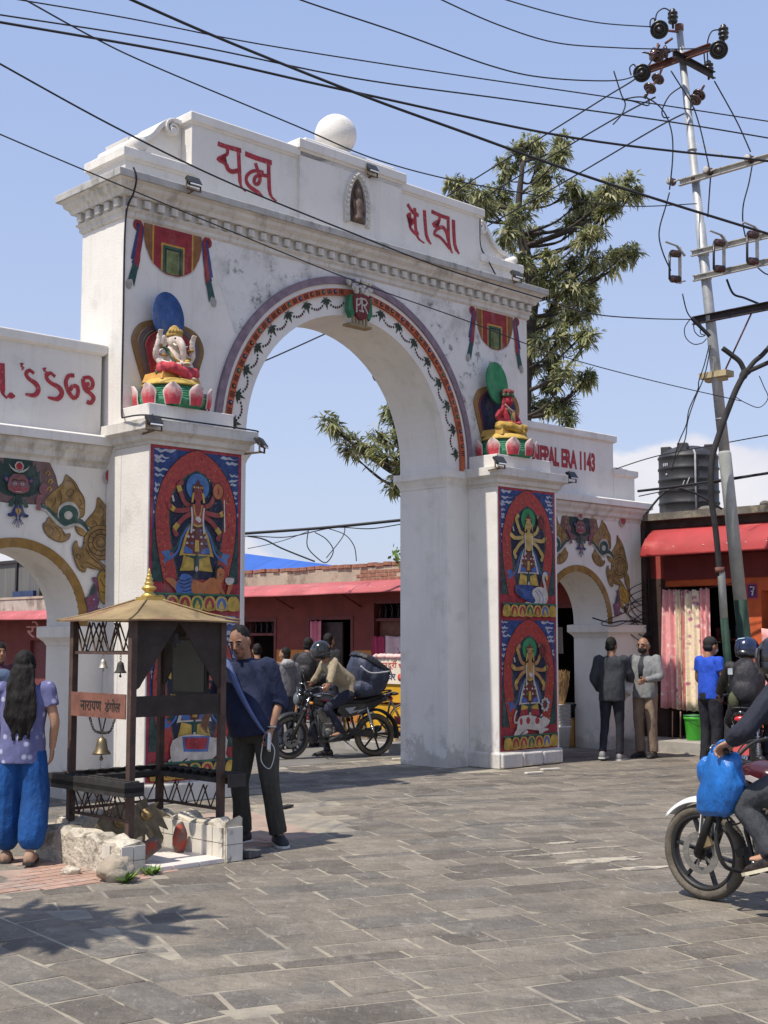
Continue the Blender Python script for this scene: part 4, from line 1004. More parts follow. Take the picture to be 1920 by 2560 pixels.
b = MB(); b.lathe([(.075, .85), (.085, .865), (.09, .90), (.085, .945), (.05, .965), (.004, .97)], 14, (.02, -.02, 0))
for q in range(9): b.ball((.02 + .085 * math.cos(R(190 + q * 21)), -.02 + .085 * math.sin(R(190 + q * 21)), .875 + .05 * (q % 2)), (.02, .018, .024), 7, 5, 1 + q % 2)
b.build('crown', [paint('#6d4030'), paint('#2f7a54'), paint('#a0303c')], rd)
b = MB(); b.tube(spl([(-.05, -.085, .68), (.0, -.115, .58), (.0, -.12, .48)], 4), .02, 6, 0, flat=.6); b.tube(spl([(.09, -.08, .68), (.05, -.115, .58), (.06, -.12, .48)], 4), .024, 6, 1, flat=.6); b.tube(spl([(-.16, -.02, .5), (-.2, -.06, .44), (-.22, -.08, .39)], 4), [.03] * 4 + [.05] * 5, 7, 0, flat=.4); b.tube(spl([(-.02, -.18, .62), (-.18, -.15, .72)], 4), .008, 6, 2)
b.build('scarf', [paint('#2f7a54'), paint('#8a6a3a'), paint('#d8d0c4')], rd)
for s_ in (-1, 1): MB().ball((.02 + s_ * .03, -.104, .81), (.013, .007, .006), 7, 5).build('eye', paint('#1c1a20'), rd)

# ================================================================ floodlights on the ledges
lampb = mat('black_lamp_housing', (.03, .03, .032), .5, .2, 8); lampg = mat('pale_lamp_glass', (.6, .62, .64), .25, .1, 8, 0, spec=.6)
def floodlight(p, aim, label, arm=None):
    t = thing('floodlight', label, 'floodlight', p, aim, 'floodlights along the ledges of the gateway')
    m = MB(); m.box((0, 0, .07), (.17, .05, .11), rot=Euler((R(-35), 0, 0)))
    for k in range(4): m.box((-.06 + .04 * k, .045, .085), (.008, .03, .09), rot=Euler((R(-35), 0, 0)))
    m.build('lamp_housing', lampb, t, .004)
    MB().box((0, -.027, .052), (.145, .012, .088), rot=Euler((R(-35), 0, 0))).build('lamp_glass', lampg, t)
    m = MB(); m.bar((-.095, 0, .07), (-.095, 0, -.03), .008, .02).bar((.095, 0, .07), (.095, 0, -.03), .008, .02).bar((-.1, 0, -.03), (.1, 0, -.03), .02, .008)
    m.tube([(0, 0, .02), (-.03, .05, .10), (.04, .08, .15)], .006, 5); m.bar((0, 0, -.03), (0, .2, -.045), .02, .02)
    m.build('lamp_bracket', mat('rusty_bracket', (.12, .08, .05), .8, .4, 12), t)
def fl(px, py, v, aim, label):
    u, z = fac(px, py, v); floodlight(G(u, v, z - .05), GA + R(aim), label)
fl(484, 458, .20, 0, 'floodlight on the main cornice near its left corner, below the first painted word')
fl(930, 425, .50, 0, 'black floodlight on the ledge of the high parapet to the right of the ball')
fl(1292, 690, .22, 0, 'floodlight at the right end of the main cornice')
fl(385, 1056, -.18, 0, 'floodlight on the ledge under the elephant headed statue')
fl(655, 1112, -.25, 35, 'dark floodlight leaning out past the right corner of the left pier ledge')
fl(1250, 1155, -.18, 0, 'floodlight at the left corner of the ledge under the red statue')
fl(1430, 1192, .55, 0, 'pale floodlight just below the date painted in Latin letters')

# ================================================================ SHOP ROW BEHIND THE GATE (runs back from the gate on the right)
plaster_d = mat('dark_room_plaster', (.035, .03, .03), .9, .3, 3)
redwall = mat('dull_red_wall', (.17, .035, .028), .85, .2, 2.5, .3, 40, dirt=(((.12, .04, .035), .5, .7, 2, (1, 1, .5), .6),))
orange = mat('orange_dado', (.46, .17, .04), .85, .15, 3, .3, 40, dirt=(((.25, .10, .05), .55, .75, 3, (1, 1, .4), .5),))
tworm = mat('ochre_parapet_plaster', (.40, .34, .26), .95, .2, 1.6, .6, 24, dirt=(((.16, .12, .09), .5, .66, 1.6, (1, 1, .8), .7), ((.30, .15, .09), .60, .70, 3, (1, 1, 1), .6)))
awn = mat('faded_red_sheet', (.40, .10, .105), .7, .22, 1.5, .15, 20, dirt=(((.60, .27, .27), .5, .75, 2.0, (1, .3, 1), .6), ((.75, .6, .58), .66, .70, 14, (1, 1, 1), .7)))
woodd = mat('dark_red_joinery', (.14, .03, .028), .7, .25, 8, .2, 50)
brickm = mat('old_red_brick', (.28, .13, .085), .95, .3, 9, .6, 50, dirt=(((.33, .28, .22), .52, .7, 6, (1, 1, 1), .6),))
rowA = thing('shop_building', 'low red shop building with orange dado and pink awning, seen through the main arch', 'building', G(9.2, 0, 0), GA)
def wallrow(root, v0, v1, ztop, ops, mlow, mup, zs, T=.25, depth=2.2):
    ops = sorted(ops); v = v0; m = MB(); lo = MB(); rm = MB()
    def seg(a, b, z0, z1):
        if b - a < .005 or z1 - z0 < .005: return
        if z0 < zs: lo.b2((0, a, z0), (T, b, min(zs, z1)))
        if z1 > zs: m.b2((0, a, max(zs, z0)), (T, b, z1))
    for (a, b, z0, z1) in ops:
        seg(v, a, 0, ztop); seg(a, b, 0, z0); seg(a, b, z1, ztop); v = b
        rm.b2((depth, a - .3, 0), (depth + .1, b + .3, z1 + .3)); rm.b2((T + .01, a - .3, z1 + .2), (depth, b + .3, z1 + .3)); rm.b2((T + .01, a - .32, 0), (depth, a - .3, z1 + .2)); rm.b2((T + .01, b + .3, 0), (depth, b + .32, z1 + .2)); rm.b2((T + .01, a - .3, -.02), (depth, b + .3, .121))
    seg(v, v1, 0, ztop)
    m.build('wall', mup, root); lo.build('dado', mlow, root)
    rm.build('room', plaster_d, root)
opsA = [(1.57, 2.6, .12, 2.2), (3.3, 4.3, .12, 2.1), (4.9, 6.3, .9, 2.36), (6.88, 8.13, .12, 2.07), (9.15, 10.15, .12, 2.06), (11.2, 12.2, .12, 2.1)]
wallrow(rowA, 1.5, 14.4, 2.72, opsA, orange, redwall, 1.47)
# transoms with iron scroll grilles, frames
ironm = mat('black_iron', (.03, .028, .03), .6, .3, 20)
for (a, b, zb, zt) in ((9.15, 10.15, 1.80, 2.06), (4.9, 6.3, 2.06, 2.36), (3.3, 4.3, 1.8, 2.1)):
    m = MB(); m.b2((.02, a, zb - .05), (.1, b, zb)); m.b2((.02, a, zt - .03), (.1, b, zt)); m.build('transom_rail', woodd, rowA)
    m = MB(); n = int((b - a) / .17)
    for q in range(n):
        c = a + .1 + q * (b - a - .1) / n
        m.tube(spl([(.05, c, zb), (.05, c + .06, zb + .08), (.05, c + .02, zb + .16), (.05, c + .09, zt - .03)], 3), .008, 5); m.tube(spl([(.05, c + .1, zb), (.05, c + .02, zb + .1), (.05, c + .1, zb + .18)], 3), .007, 5)
    m.build('grille', ironm, rowA)
for (a, b, z0, z1) in opsA:
    m = MB(); m.b2((-.015, a - .04, z0), (.08, a + .03, z1 + .04)).b2((-.015, b - .03, z0), (.08, b + .04, z1 + .04)).b2((-.012, a + .03, z1 - .02), (.078, b - .03, z1 + .038)); m.build('door_frame', woodd, rowA)
MB().b2((.12, 5.45, 1.42), (.15, 6.25, 2.06)).build('shutter', mat('brown_shutter', (.16, .06, .04), .7, .3, 8), rowA)
MB().b2((.09, 7.25, .12), (.13, 8.1, 2.0)).build('door_leaf', mat('near_black_door', (.05, .03, .03), .7, .3, 8), rowA)
# bracket rods under the awning
for v in (3.0, 4.7, 6.62, 8.6, 10.6, 12.6): MB().bar((-.02, v, 2.28), (-.55, v, 2.52), .03, .03).build('awning_bracket', woodd, rowA)
# awning: a bent sheet with screws
prof = spl([(.0, 2.74), (-.2, 2.735), (-.45, 2.68), (-.62, 2.60), (-.70, 2.50)], 3)
def awning(root, prof, v0, v1, name='awning', m_=awn, n=40):
    m = MB(); rr_ = random.Random(4); rings = []
    for i in range(n + 1):
        a = v0 + (v1 - v0) * i / n
        rings.append([(x + .012 * noise.noise(V((a * .7, k, 3))), a, z + .014 * noise.noise(V((a * .9, k * .4, 0)))) for k, (x, z) in enumerate(prof)])
    m.loft(rings, 0, True, False, False)
    o = m.build(name, m_, root); s_ = o.modifiers.new('thick', 'SOLIDIFY'); s_.thickness = .012
    sc_ = MB()
    v = v0 + .2
    while v < v1:
        sc_.ball((prof[-4][0], v, prof[-4][1] + .012), (.02, .02, .012), 6, 4); v += rr_.uniform(.3, .55)
    tag(sc_.build('awning_screws', paint('#d8b8b4'), root), kind='stuff')
awning(rowA, prof, 1.5, 14.4)
m = MB(); m.b2((.02, 1.5, 2.724), (.28, 14.4, 3.02)); m.build('parapet', tworm, rowA)
bb = MB().box((0, 0, 0), (.30, .205, .065)).build('coping_brick', brickm, rowA, .004, (.14, 4.2, 3.055))
rq = random.Random(11)
for i in range(1, 56):
    o = bb.copy(); col.objects.link(o); o.location = (.14 + rq.uniform(-.02, .02), 4.2 + i * .215, 3.055 + rq.uniform(-.006, .01)); o.rotation_euler = (rq.uniform(-.04, .04), rq.uniform(-.03, .03), rq.uniform(-.05, .05))
ex = MB().box((0, 0, 0), (.02, .2, .055)).build('exposed_brick', brickm, rowA, .004, (.012, 5.9, 2.80))
for i in range(15):
    o = ex.copy(); col.objects.link(o); o.location = (.010 + rq.uniform(-.004, .004), 5.7 + (i % 5) * .215 + (i // 5 % 2) * .1, 2.79 + (i // 5) * .07)
MB().b2((.01, 4.6, 2.73), (.30, 6.9, 3.021)).build('roof_slab', tworm, rowA)
MB().b2((.3, 1.5, 2.6), (6, 14.4, 2.7)).build('flat_roof', tworm, rowA)
# a leafy plant growing on the roof
def leafy(name, label, cat, loc, n, spread, hgt, lsz, cols, seed, group=None, parent=None):
    t = thing(name, label, cat, loc, 0, group); q = random.Random(seed); m = MB(); s_ = MB()
    for i in range(n):
        a = q.uniform(0, 6.28); d = spread * math.sqrt(q.random()); z = hgt * q.random() ** .8 * (1.1 - .5 * d / spread)
        p = V((d * math.cos(a), d * math.sin(a), z)); dr = V((q.uniform(-1, 1), q.uniform(-1, 1), q.uniform(-.4, .8))).normalized(); w = dr.orthogonal().normalized(); w.rotate(Matrix.Rotation(q.uniform(0, 6), 3, dr)); L = lsz * q.uniform(.6, 1.3)
        m.add([p, p + dr * L * .5 + w * L * .3, p + dr * L, p + dr * L * .5 - w * L * .3], [(0, 1, 2, 3)], i % len(cols))
    for i in range(9):
        a = q.uniform(0, 6.28); s_.tube([(0, 0, 0), (spread * .4 * math.cos(a), spread * .4 * math.sin(a), hgt * .5), (spread * .8 * math.cos(a), spread * .8 * math.sin(a), hgt * .95)], [.012, .008, .004], 5)
    tag(m.build('foliage', cols, t), kind='stuff'); s_.build('stem', mat('green_stem', (.10, .11, .05)), t)
    return t
leafc = [mat('bush_leaf_%d' % k, c, .6, .25, 3, 0) for k, c in enumerate(((.10, .19, .035), (.15, .25, .05), (.07, .14, .03)))]
leafy('roof_bush', 'bright green bush growing on the roof edge of the red shop building', 'bush', G(9.6, 5.2, 2.98), 500, .75, .55, .10, leafc, 3)
# the lower building further along, seen through the left arch
rowB = thing('shop_building', 'farther red shop building with a tin roof shed, seen through the left arch', 'building', G(9.2, 14.5, -.35), GA)
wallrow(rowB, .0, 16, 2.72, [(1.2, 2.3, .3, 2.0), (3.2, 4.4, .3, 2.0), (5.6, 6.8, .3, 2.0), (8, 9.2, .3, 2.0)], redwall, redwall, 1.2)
awning(rowB, [(x, z - .0) for x, z in prof], 0, 16, n=30)
MB().b2((.02, 0, 2.724), (.28, 16, 3.05)).build('parapet', mat('peeling_pale_plaster', (.42, .38, .32), .95, .2, 2, .5, 30, dirt=(((.16, .13, .11), .48, .62, 2.5, (1, 1, .6), .8),)), rowB)
MB().b2((.0, 0, 3.051), (.4, 16, 3.11)).build('coping', tworm, rowB)
MB().b2((.4, 0, 2.6), (6, 16, 2.7)).build('flat_roof', tworm, rowB)
for k in range(4): MB().b2((.10, 1.2 + k * 2.2 + (.2 if k == 0 else 0), .3), (.14, 2.3 + k * 2.2, 2.0)).build('roller_shutter', mat('maroon_shutter', (.16, .045, .045), .7, .25, 6, .4, 30, stretch=(1, 1, 12)), rowB)
MB().b2((.8, 3.6, 2.7), (3.2, 9.5, 4.1)).build('tin_shed', mat('grey_tin', (.13, .125, .12), .7, .3, 2, .5, 9, stretch=(1, 8, .3)), rowB)
m = MB()
for v in (3.55, 4.9, 5.3, 6.6): m.bar((.78, v, 2.7), (.78, v, 4.1), .08, .08)
m.bar((.78, 3.5, 4.12), (.78, 9.5, 4.12), .1, .08); m.build('shed_frame', ironm, rowB)
MB().b2((.6, 5.4, 2.7), (.7, 6.5, 3.3)).build('tarpaulin', mat('dark_blue_tarp', (.03, .05, .12), .6, .3, 4), rowB)
dev = mat('pale_lettering', hexc('#c98f8a'), .7, .3, 12, 0)
def deva(txt, w, h, m, name, parent, loc, rot):
    o = latin(txt, 0, 0, 1, 0, m, name); xs = [v.co.x for v in o.data.vertices]; ys = [v.co.y for v in o.data.vertices]
    sx, sy = w / max(1e-4, max(xs) - min(xs)), h / max(1e-4, max(ys) - min(ys)); x0, y0 = min(xs), min(ys)
    for v in o.data.vertices: v.co = ((v.co.x - x0) * sx, (v.co.y - y0) * sy, v.co.z)
    o.parent = parent; o.location = loc; o.rotation_euler = rot
    return o
deva('रोटी', 1.5, .42, dev, 'painted_word', rowB, (-.004, 4.6, 2.06), (R(90), 0, R(-90)))
# blue sheet roof beyond
shed = thing('blue_roof_shed', 'shed with a bright blue sheet roof behind the red shop building', 'building', G(13, 9, 0), GA)
blue = mat('blue_roof_sheet', (.035, .11, .42), .5, .12, 1.2, .3, 8, stretch=(1, 7, 1))
m = MB()
for v in range(0, 22):
    a, b = v * .95, v * .95 + .945
    z0, z1 = 3.05 + .128 * a, 3.05 + .128 * b
    m.add([(-1.2, a, z0 - .5), (-1.2, b, z1 - .5), (0, b, z1), (0, a, z0)], [(0, 1, 2, 3)], v % 2)
o = m.build('roof_sheet', [blue, mat('blue_roof_sheet_b', (.03, .10, .38), .5, .12, 1.2, .3, 8)], shed); o.modifiers.new('t', 'SOLIDIFY').thickness = .02
MB().b2((.15, .1, 0), (4, 20, 2.38)).build('wall', mat('shed_wall', (.3, .28, .26)), shed)

# ================================================================ RIGHT HAND SHOP (from the right wing towards the camera)
rowR = thing('shop_building', 'right hand shop with red awning and curtained doorway under a black water tank', 'building', G(10.0, 0, 0), GA)
moss = mat('mossy_concrete', (.14, .13, .11), .95, .3, 4, .8, 30, dirt=(((.33, .29, .20), .5, .68, 5, (1, 1, 1), .7), ((.05, .05, .045), .55, .7, 3, (1, 1, .5), .7)))
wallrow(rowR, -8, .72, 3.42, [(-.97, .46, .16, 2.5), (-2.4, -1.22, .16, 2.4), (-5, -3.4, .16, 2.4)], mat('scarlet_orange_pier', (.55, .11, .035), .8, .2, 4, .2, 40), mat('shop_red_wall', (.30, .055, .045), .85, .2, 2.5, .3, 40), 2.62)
MB().b2((-.012, .452, .0), (.253, .725, 2.63)).build('shadow_toned_pier', mat('shadow_toned_plaster', (.055, .03, .025), .9, .3, 4), rowR)  # dull wall, darkened further by the gate's shadow put into its colour
MB().b2((-.142, .728, 0), (.5, 1.5, 3.54)).build('return_wall', MATS['shadow_toned_plaster'], rowR)
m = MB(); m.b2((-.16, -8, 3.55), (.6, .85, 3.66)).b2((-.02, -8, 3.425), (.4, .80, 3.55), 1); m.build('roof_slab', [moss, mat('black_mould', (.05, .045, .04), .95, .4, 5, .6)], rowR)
MB().b2((.6, -8, 3.5), (6, .72, 3.62)).build('flat_roof', moss, rowR)
aprof = spl([(.0, 3.38), (-.18, 3.36), (-.34, 3.26), (-.46, 3.12), (-.52, 2.96)], 4)
redaw = mat('red_sheet', (.36, .04, .042), .65, .2, 1.4, .12, 20, dirt=(((.68, .25, .23), .55, .8, 2.2, (1, .4, 1), .5), ((.8, .55, .5), .70, .73, 12, (1, 1, 1), .6)))
awning(rowR, aprof, -2.9, .55, 'awning', redaw, 16)
m = MB(); m.b2((-.03, -8, 2.6), (-.004, .46, 2.97)); m.build('awning_shade_band', mat('awning_shade_red', (.15, .022, .022), .7, .2, 3), rowR)  # darker red strip: the awning's shade laid on the wall as colour
awning(rowR, spl([(.0, 3.40), (-.20, 3.39), (-.36, 3.30), (-.50, 3.14), (-.58, 2.95)], 4), -8, -2.6, 'awning', redaw, 20)
# rough stones lying on the slab
for k in range(5):
    m = MB(); m.ball((0, 0, 0), (.13, .1, .05), 8, 5, bumpy=.35, seed=k)
    tag(m.build('loose_stone', moss, None, 0, G(10.0 + .1, -.95 - .34 * k + (.7 if k == 0 else 0), 3.695), (0, 0, k * 1.1)), ['flat loose stone on the roof edge just right of the water tank', 'second loose stone on the roof edge, hidden partly by the pole', 'dark loose stone on the roof edge right of the pole', 'long loose stone on the roof edge near the right margin', 'loose stone at the end of the roof edge, farthest right'][k], 'stone', 'loose stones on the roof edge')
# curtain of patterned cloths
def cloth_mat(name, base, flower, leafc_, sc):
    m = mat(name, base, .9, .12, 14, .2, 60); n, l = m.node_tree.nodes, m.node_tree.links; b = n['Principled BSDF']
    src = b.inputs['Base Color'].links[0].from_socket; t = n.new('ShaderNodeTexCoord'); out = src
    mpn = n.new('ShaderNodeMapping'); l.new(t.outputs['Object'], mpn.inputs[0]); mpn.inputs['Scale'].default_value = (.02, 1, 1)
    for (c, s, lo, hi, typ) in ((leafc_, sc * 2.4, .30, .42, 'n'), (flower, sc, .16, .34, 'v')):
        if typ == 'v':
            w = n.new('ShaderNodeTexVoronoi'); w.inputs['Scale'].default_value = s; o_ = w.outputs['Distance']
        else:
            w = n.new('ShaderNodeTexNoise'); w.inputs['Scale'].default_value = s; w.inputs['Detail'].default_value = 3; w.inputs['Distortion'].default_value = 2.5; o_ = w.outputs['Fac']
        l.new(mpn.outputs[0], w.inputs['Vector'])
        q = n.new('ShaderNodeMapRange'); l.new(o_, q.inputs['Value']); q.inputs['From Min'].default_value = hi; q.inputs['From Max'].default_value = lo
        x = n.new('ShaderNodeMix'); x.data_type = 'RGBA'; l.new(q.outputs[0], x.inputs[0]); l.new(out, x.inputs[6]); x.inputs[7].default_value = (*c, 1); out = x.outputs[2]
    l.new(out, b.inputs['Base Color'])
    return m
pinkc = cloth_mat('pink_damask', (.80, .37, .37), (.88, .64, .58), (.72, .36, .36), 9)
creamc = cloth_mat('cream_floral', (.84, .71, .52), (.45, .15, .26), (.58, .44, .27), 8)
def curtain(root, y0, y1, zt, zb, m_, x0=0, flare=0, folds=3, name='cloth_panel', seed=0):
    m = MB(); n = 26; k = 12; rows_ = []
    for i in range(k + 1):
        t = i / k; z = zt + (zb - zt) * t
        ya, yb = y0 - flare * t * .5, y1 + flare * t * .5
        rows_.append([(x0 - .035 * math.sin(j / n * folds * 6.283 + seed) * (.5 + .6 * t) - .02 * math.sin(j * .9 + seed * 3 + t * 2), ya + (yb - ya) * j / n, z + .012 * math.sin(j * .5 + seed)) for j in range(n + 1)])
    m.loft(rows_, 0, True, False, False)
    o = m.build(name, m_, root); o.modifiers.new('t', 'SOLIDIFY').thickness = .004
    return o
cu = thing('curtain', 'pink and cream flowered curtain hung from a rope across the right hand shop doorway', 'curtain', G(9.93, 0, 0), GA)
curtain(cu, .22, .44, 2.45, .61, pinkc, 0, .16, 2.2, seed=1); curtain(cu, .12, .2, 2.44, .6, creamc, -.01, .05, 1, seed=2); curtain(cu, .06, .12, 2.43, .6, pinkc, .02, .02, 1, seed=3)
curtain(cu, -.2, .06, 2.43, .58, creamc, -.015, .04, 2, seed=4); curtain(cu, -.38, -.2, 2.45, .58, pinkc, 0, -.06, 2, seed=5)
MB().tube([(0, .52, 2.52), (0, .3, 2.46), (0, -.05, 2.43), (0, -.4, 2.46), (0, -.9, 2.54)], .007, 5).build('rope', ironm, cu)
cu = thing('curtain', 'pink patterned half curtain at the right edge, past the scarlet door pier', 'curtain', G(9.93, 0, 0), GA)
curtain(cu, -2.3, -1.24, 1.84, .62, pinkc, 0, 0, 5, seed=6)
cu = thing('curtain', 'narrow pink curtain in the dark middle doorway behind the riders', 'curtain', G(9.2, 0, 0), GA)
curtain(cu, 7.7, 8.06, 2.03, .75, mat('plain_pink_cloth', (.62, .2, .26), .9, .15, 9), -.03, -.06, 2.5, seed=7)
cu = thing('curtain', 'short window curtain printed with red and grey leaves above the white sign', 'curtain', G(9.2, 0, 0), GA)
leafprint = cloth_mat('leaf_print', (.62, .45, .47), (.26, .07, .10), (.62, .45, .47), 6.2)
curtain(cu, 5.0, 5.95, 1.73, 1.2, leafprint, -.02, 0, 2, seed=8); curtain(cu, 5.96, 6.27, 1.73, 1.2, mat('magenta_cloth', (.42, .05, .12), .9), -.02, 0, .7, seed=9)
# stock inside the right hand doorway: a shelf of tins and a hanging garland of packets
sf = thing('shelf', 'shelf of tins just inside the dark doorway of the right hand shop', 'shelf', G(10.75, 0, .16), GA)
for z in (.5, 1.0, 1.5): MB().b2((0, -.95, z), (.3, .4, z + .03)).build('board', woodd, sf)
for k in range(20):
    m = MB(); m.lathe([(.045, 0), (.05, .01), (.05, .14 + .03 * (k % 3)), (.0, .145 + .03 * (k % 3))], 10, (.1, -.85 + (k % 7) * .18, .53 + .5 * (k // 7)))
    m.build('tin', [paint('#8a7a5a'), paint('#7a2a2a'), paint('#3a5a7a')][k % 3], sf)
# poster on the pier
po = MB(); po.b2((-.006, -1.17, 2.28), (0, -.99, 2.51)).b2((-.008, -1.15, 2.30), (-.006, -1.01, 2.49), 1)
po.prism(ribbon([(-1.05, 2.455), (-1.115, 2.455), (-1.08, 2.33)], .022), lambda a, b, t: (t, a, b), -.011, -.008, 2); po.prism(ribbon([(-1.06, 2.39), (-1.11, 2.40)], .016), lambda a, b, t: (t, a, b), -.011, -.008, 2)
po = po.build('poster', [paint('#b3405e'), paint('#5a2a6a'), paint('#e8e0dc')], None, 0, G(9.995, 0, 0), (0, 0, GA)); tag(po, 'small pink and purple poster with a white numeral on the door pier', 'poster')
# things at the shop door
bk = thing('bucket', 'bright green plastic bucket with a lid standing under the curtain', 'bucket', G(9.72, -.2, .16), GA)
gp = mat('green_plastic', (.06, .42, .035), .45, .1, 4, 0)
MB().lathe([(.115, 0), (.12, .01), (.145, .3), (.15, .31), (.158, .315), (.158, .35), (.15, .352)], 20).build('bucket_body', gp, bk); MB().lathe([(.16, .353), (.162, .375), (.02, .39)], 20).build('lid', mat('dark_green_plastic', (.03, .14, .05), .5), bk)
MB().tube(spl([(.158, 0, .33), (.17, -.08, .26), (0, -.17, .2), (-.17, -.08, .26), (-.158, 0, .33)], 4), .005, 5).build('handle', ironm, bk)
for k, (du, dv) in enumerate(((9.7, .18), (9.72, .05))):
    MB().tube([(0, 0, 0), (.01, 0, .42)], .010, 6).build('stick', mat('pale_stick', (.35, .2, .15)), thing('stick', ['left pale stick leaning under the curtain', 'right thin pale stick leaning under the curtain'][k], 'stick', G(du, dv, .16), 0, 'sticks under the curtain'))
# water tank on the roof
tk = thing('water_tank', 'ribbed black plastic water tank on the roof of the right hand shop', 'water tank', G(11.0, .63, 3.62), GA)
pr = [(.44, .0), (.47, .04), (.49, .10)]
for k in range(5): z = .10 + k * .19; pr += [(.485, z + .02), (.485, z + .15), (.50, z + .165), (.50, z + .185)]
pr += [(.485, 1.06), (.46, 1.10), (.40, 1.13), (.30, 1.19), (.22, 1.22), (.02, 1.23)]
tb = mat('dusty_black_plastic', (.035, .034, .036), .5, .3, 3, .2, 30, dirt=(((.16, .15, .15), .52, .75, 3, (1, 1, .5), .5),))
MB().lathe(pr, 36).build('tank_body', tb, tk)
for a in (20, 110, 200, 290): MB().box((.36 * math.cos(R(a)), .36 * math.sin(R(a)), 1.16), (.16, .16, .17), rot=Euler((0, 0, R(a)))).build('lifting_lug', tb, tk, .01)
m = MB()
for k, (x, y, w, h) in enumerate(((-.16, .90, .03, .05), (-.12, .90, .025, .05), (-.08, .9, .02, .05), (-.1, .74, .03, .025), (.2, .58, .012, .09), (.26, .6, .014, .14))):
    a = math.asin(max(-1, min(1, x / .5))); m.box((-.502 * math.cos(a), -x * .0 + .502 * math.sin(-a), y), (.006, w, h), rot=Euler((0 if k < 4 else .4, 0, a)))
m.build('white_markings', paint('#c9c9c9'), tk)
MB().tube([(-.36, -.36, .0), (-.37, -.37, 1.05), (-.3, -.3, 1.12)], .016, 8).build('pipe', paint('#b0aeb0'), tk)

# ================================================================ THE LITTLE BELL SHRINE
SO = V((-1.875, 9.9, 0))
def Sh(x, y, z=0): return SO + F * x + D * y + V((0, 0, z))
iron = mat('rusty_brown_iron', (.075, .045, .035), .75, .35, 7, .4, 60, dirt=(((.20, .10, .06), .55, .75, 9, (1, 1, .5), .6),))
soot = mat('sooty_iron', (.03, .027, .025), .7, .3, 9, .4, 60, dirt=(((.12, .10, .08), .58, .75, 12, (1, 1, 1), .6),))
brass = mat('tarnished_brass', (.34, .25, .10), .42, .3, 8, .15, 50, metal=.8)
brassroof = mat('brass_roof_sheet', (.27, .195, .095), .7, .28, 2.5, .25, 30, metal=.1, dirt=(((.20, .105, .06), .48, .64, 3.5, (1, 1, 1), .85), ((.12, .10, .07), .56, .7, 9, (1, 1, 1), .6), ((.10, .07, .045), .68, .74, 8, (1, 1, 1), .8)))
sh = thing('bell_shrine', 'small iron shrine frame with brass pyramid roof and gold finial near the left pier', 'shrine', SO, GA)
W_ = .83
for (x, y) in ((0, 0), (W_, 0), (0, W_), (W_, W_)):
    m = MB(); m.b2((x - .026, y - .026, .18), (x + .026, y + .026, 1.83)); m.build('post', iron, sh, .003)
def truss(p0, p1, z0, z1, n, name, r=.008):
    m = MB(); p0, p1 = V(p0), V(p1)
    for k in range(n):
        a = p0.lerp(p1, k / n); b = p0.lerp(p1, (k + .5) / n); c = p0.lerp(p1, (k + 1) / n); e = p0.lerp(p1, min(1, (k + .75) / n))
        m.tube([(a.x, a.y, z1), (b.x, b.y, z0), (c.x, c.y, z1)], r, 5); 
        if k < n - 1: d = p0.lerp(p1, (k + 1.25) / n); m.tube([(e.x, e.y, z1), (d.x, d.y, z0)], r * .8, 5)
    m.bar((p0.x, p0.y, z0), (p1.x, p1.y, z0), .02, .022); m.build(name, iron, sh)
truss((0, .03, 0), (0, W_ - .03, 0), 1.575, 1.81, 4, 'top_lattice')
truss((.03, W_, 0), (W_ - .03, W_, 0), 1.575, 1.81, 4, 'top_lattice')
truss((0, .03, 0), (0, W_ - .03, 0), .34, .53, 4, 'lower_lattice', .007)
truss((W_, .03, 0), (W_, W_ - .03, 0), .36, .53, 4, 'lower_lattice', .007)
truss((.03, W_, 0), (W_ - .03, W_, 0), .36, .53, 4, 'lower_lattice', .007)
# arched valance boards on the front and right faces
val = mat('dark_sheet_iron', (.034, .024, .021), .8, .3, 8, .5, 60)
for flip in (0, 1):
    L = [(.026, 1.83), (W_ / 2, 1.83)] + spl([(W_ / 2, 1.81), (W_ * .40, 1.70), (W_ * .27, 1.55), (W_ * .12, 1.38), (.06, 1.32)], 4) + [(.026, 1.30)]
    if flip: L = [(W_ - a, b) for a, b in L]
    MB().prism(L, lambda a, b, t: (a, t, b), -.012, .004).build('arched_valance', val, sh)
    L2 = [(a, b) for a, b in L]
    MB().prism(L2, lambda a, b, t: (W_ + t, a, b), -.004, .012).build('arched_valance', val, sh)
MB().b2((.027, -.014, 1.10), (W_ - .027, .0, 1.255)).build('front_rail', val, sh)
MB().b2((W_ - .014, .027, 1.10), (W_, W_ - .027, 1.2)).build('side_rail', val, sh)
# dark glazed board hanging on the right face
m = MB(); m.b2((W_ - .06, .12, 1.23), (W_ - .035, .60, 1.70)); m.b2((W_ - .064, .15, 1.26), (W_ - .0605, .57, 1.67), 1); m.build('hanging_board', [soot, mat('dark_green_glass', (.035, .037, .022), .35, .3, 3, 0)], sh)
# name board with raised letters
nb = MB().b2((-.034, .03, 1.085), (-.026, W_ - .03, 1.27)).build('name_board', mat('red_brown_board', (.20, .085, .06), .75, .3, 7, .4, 50, dirt=(((.32, .2, .15), .55, .75, 9, (1, 1, 1), .5),)), sh)
deva('नारायण', .30, .075, soot, 'raised_letters', nb, (-.036, .66, 1.135), (R(90), 0, R(-90))); deva('डंगोल', .21, .095, soot, 'raised_letters', nb, (-.036, .31, 1.135), (R(90), 0, R(-90)))
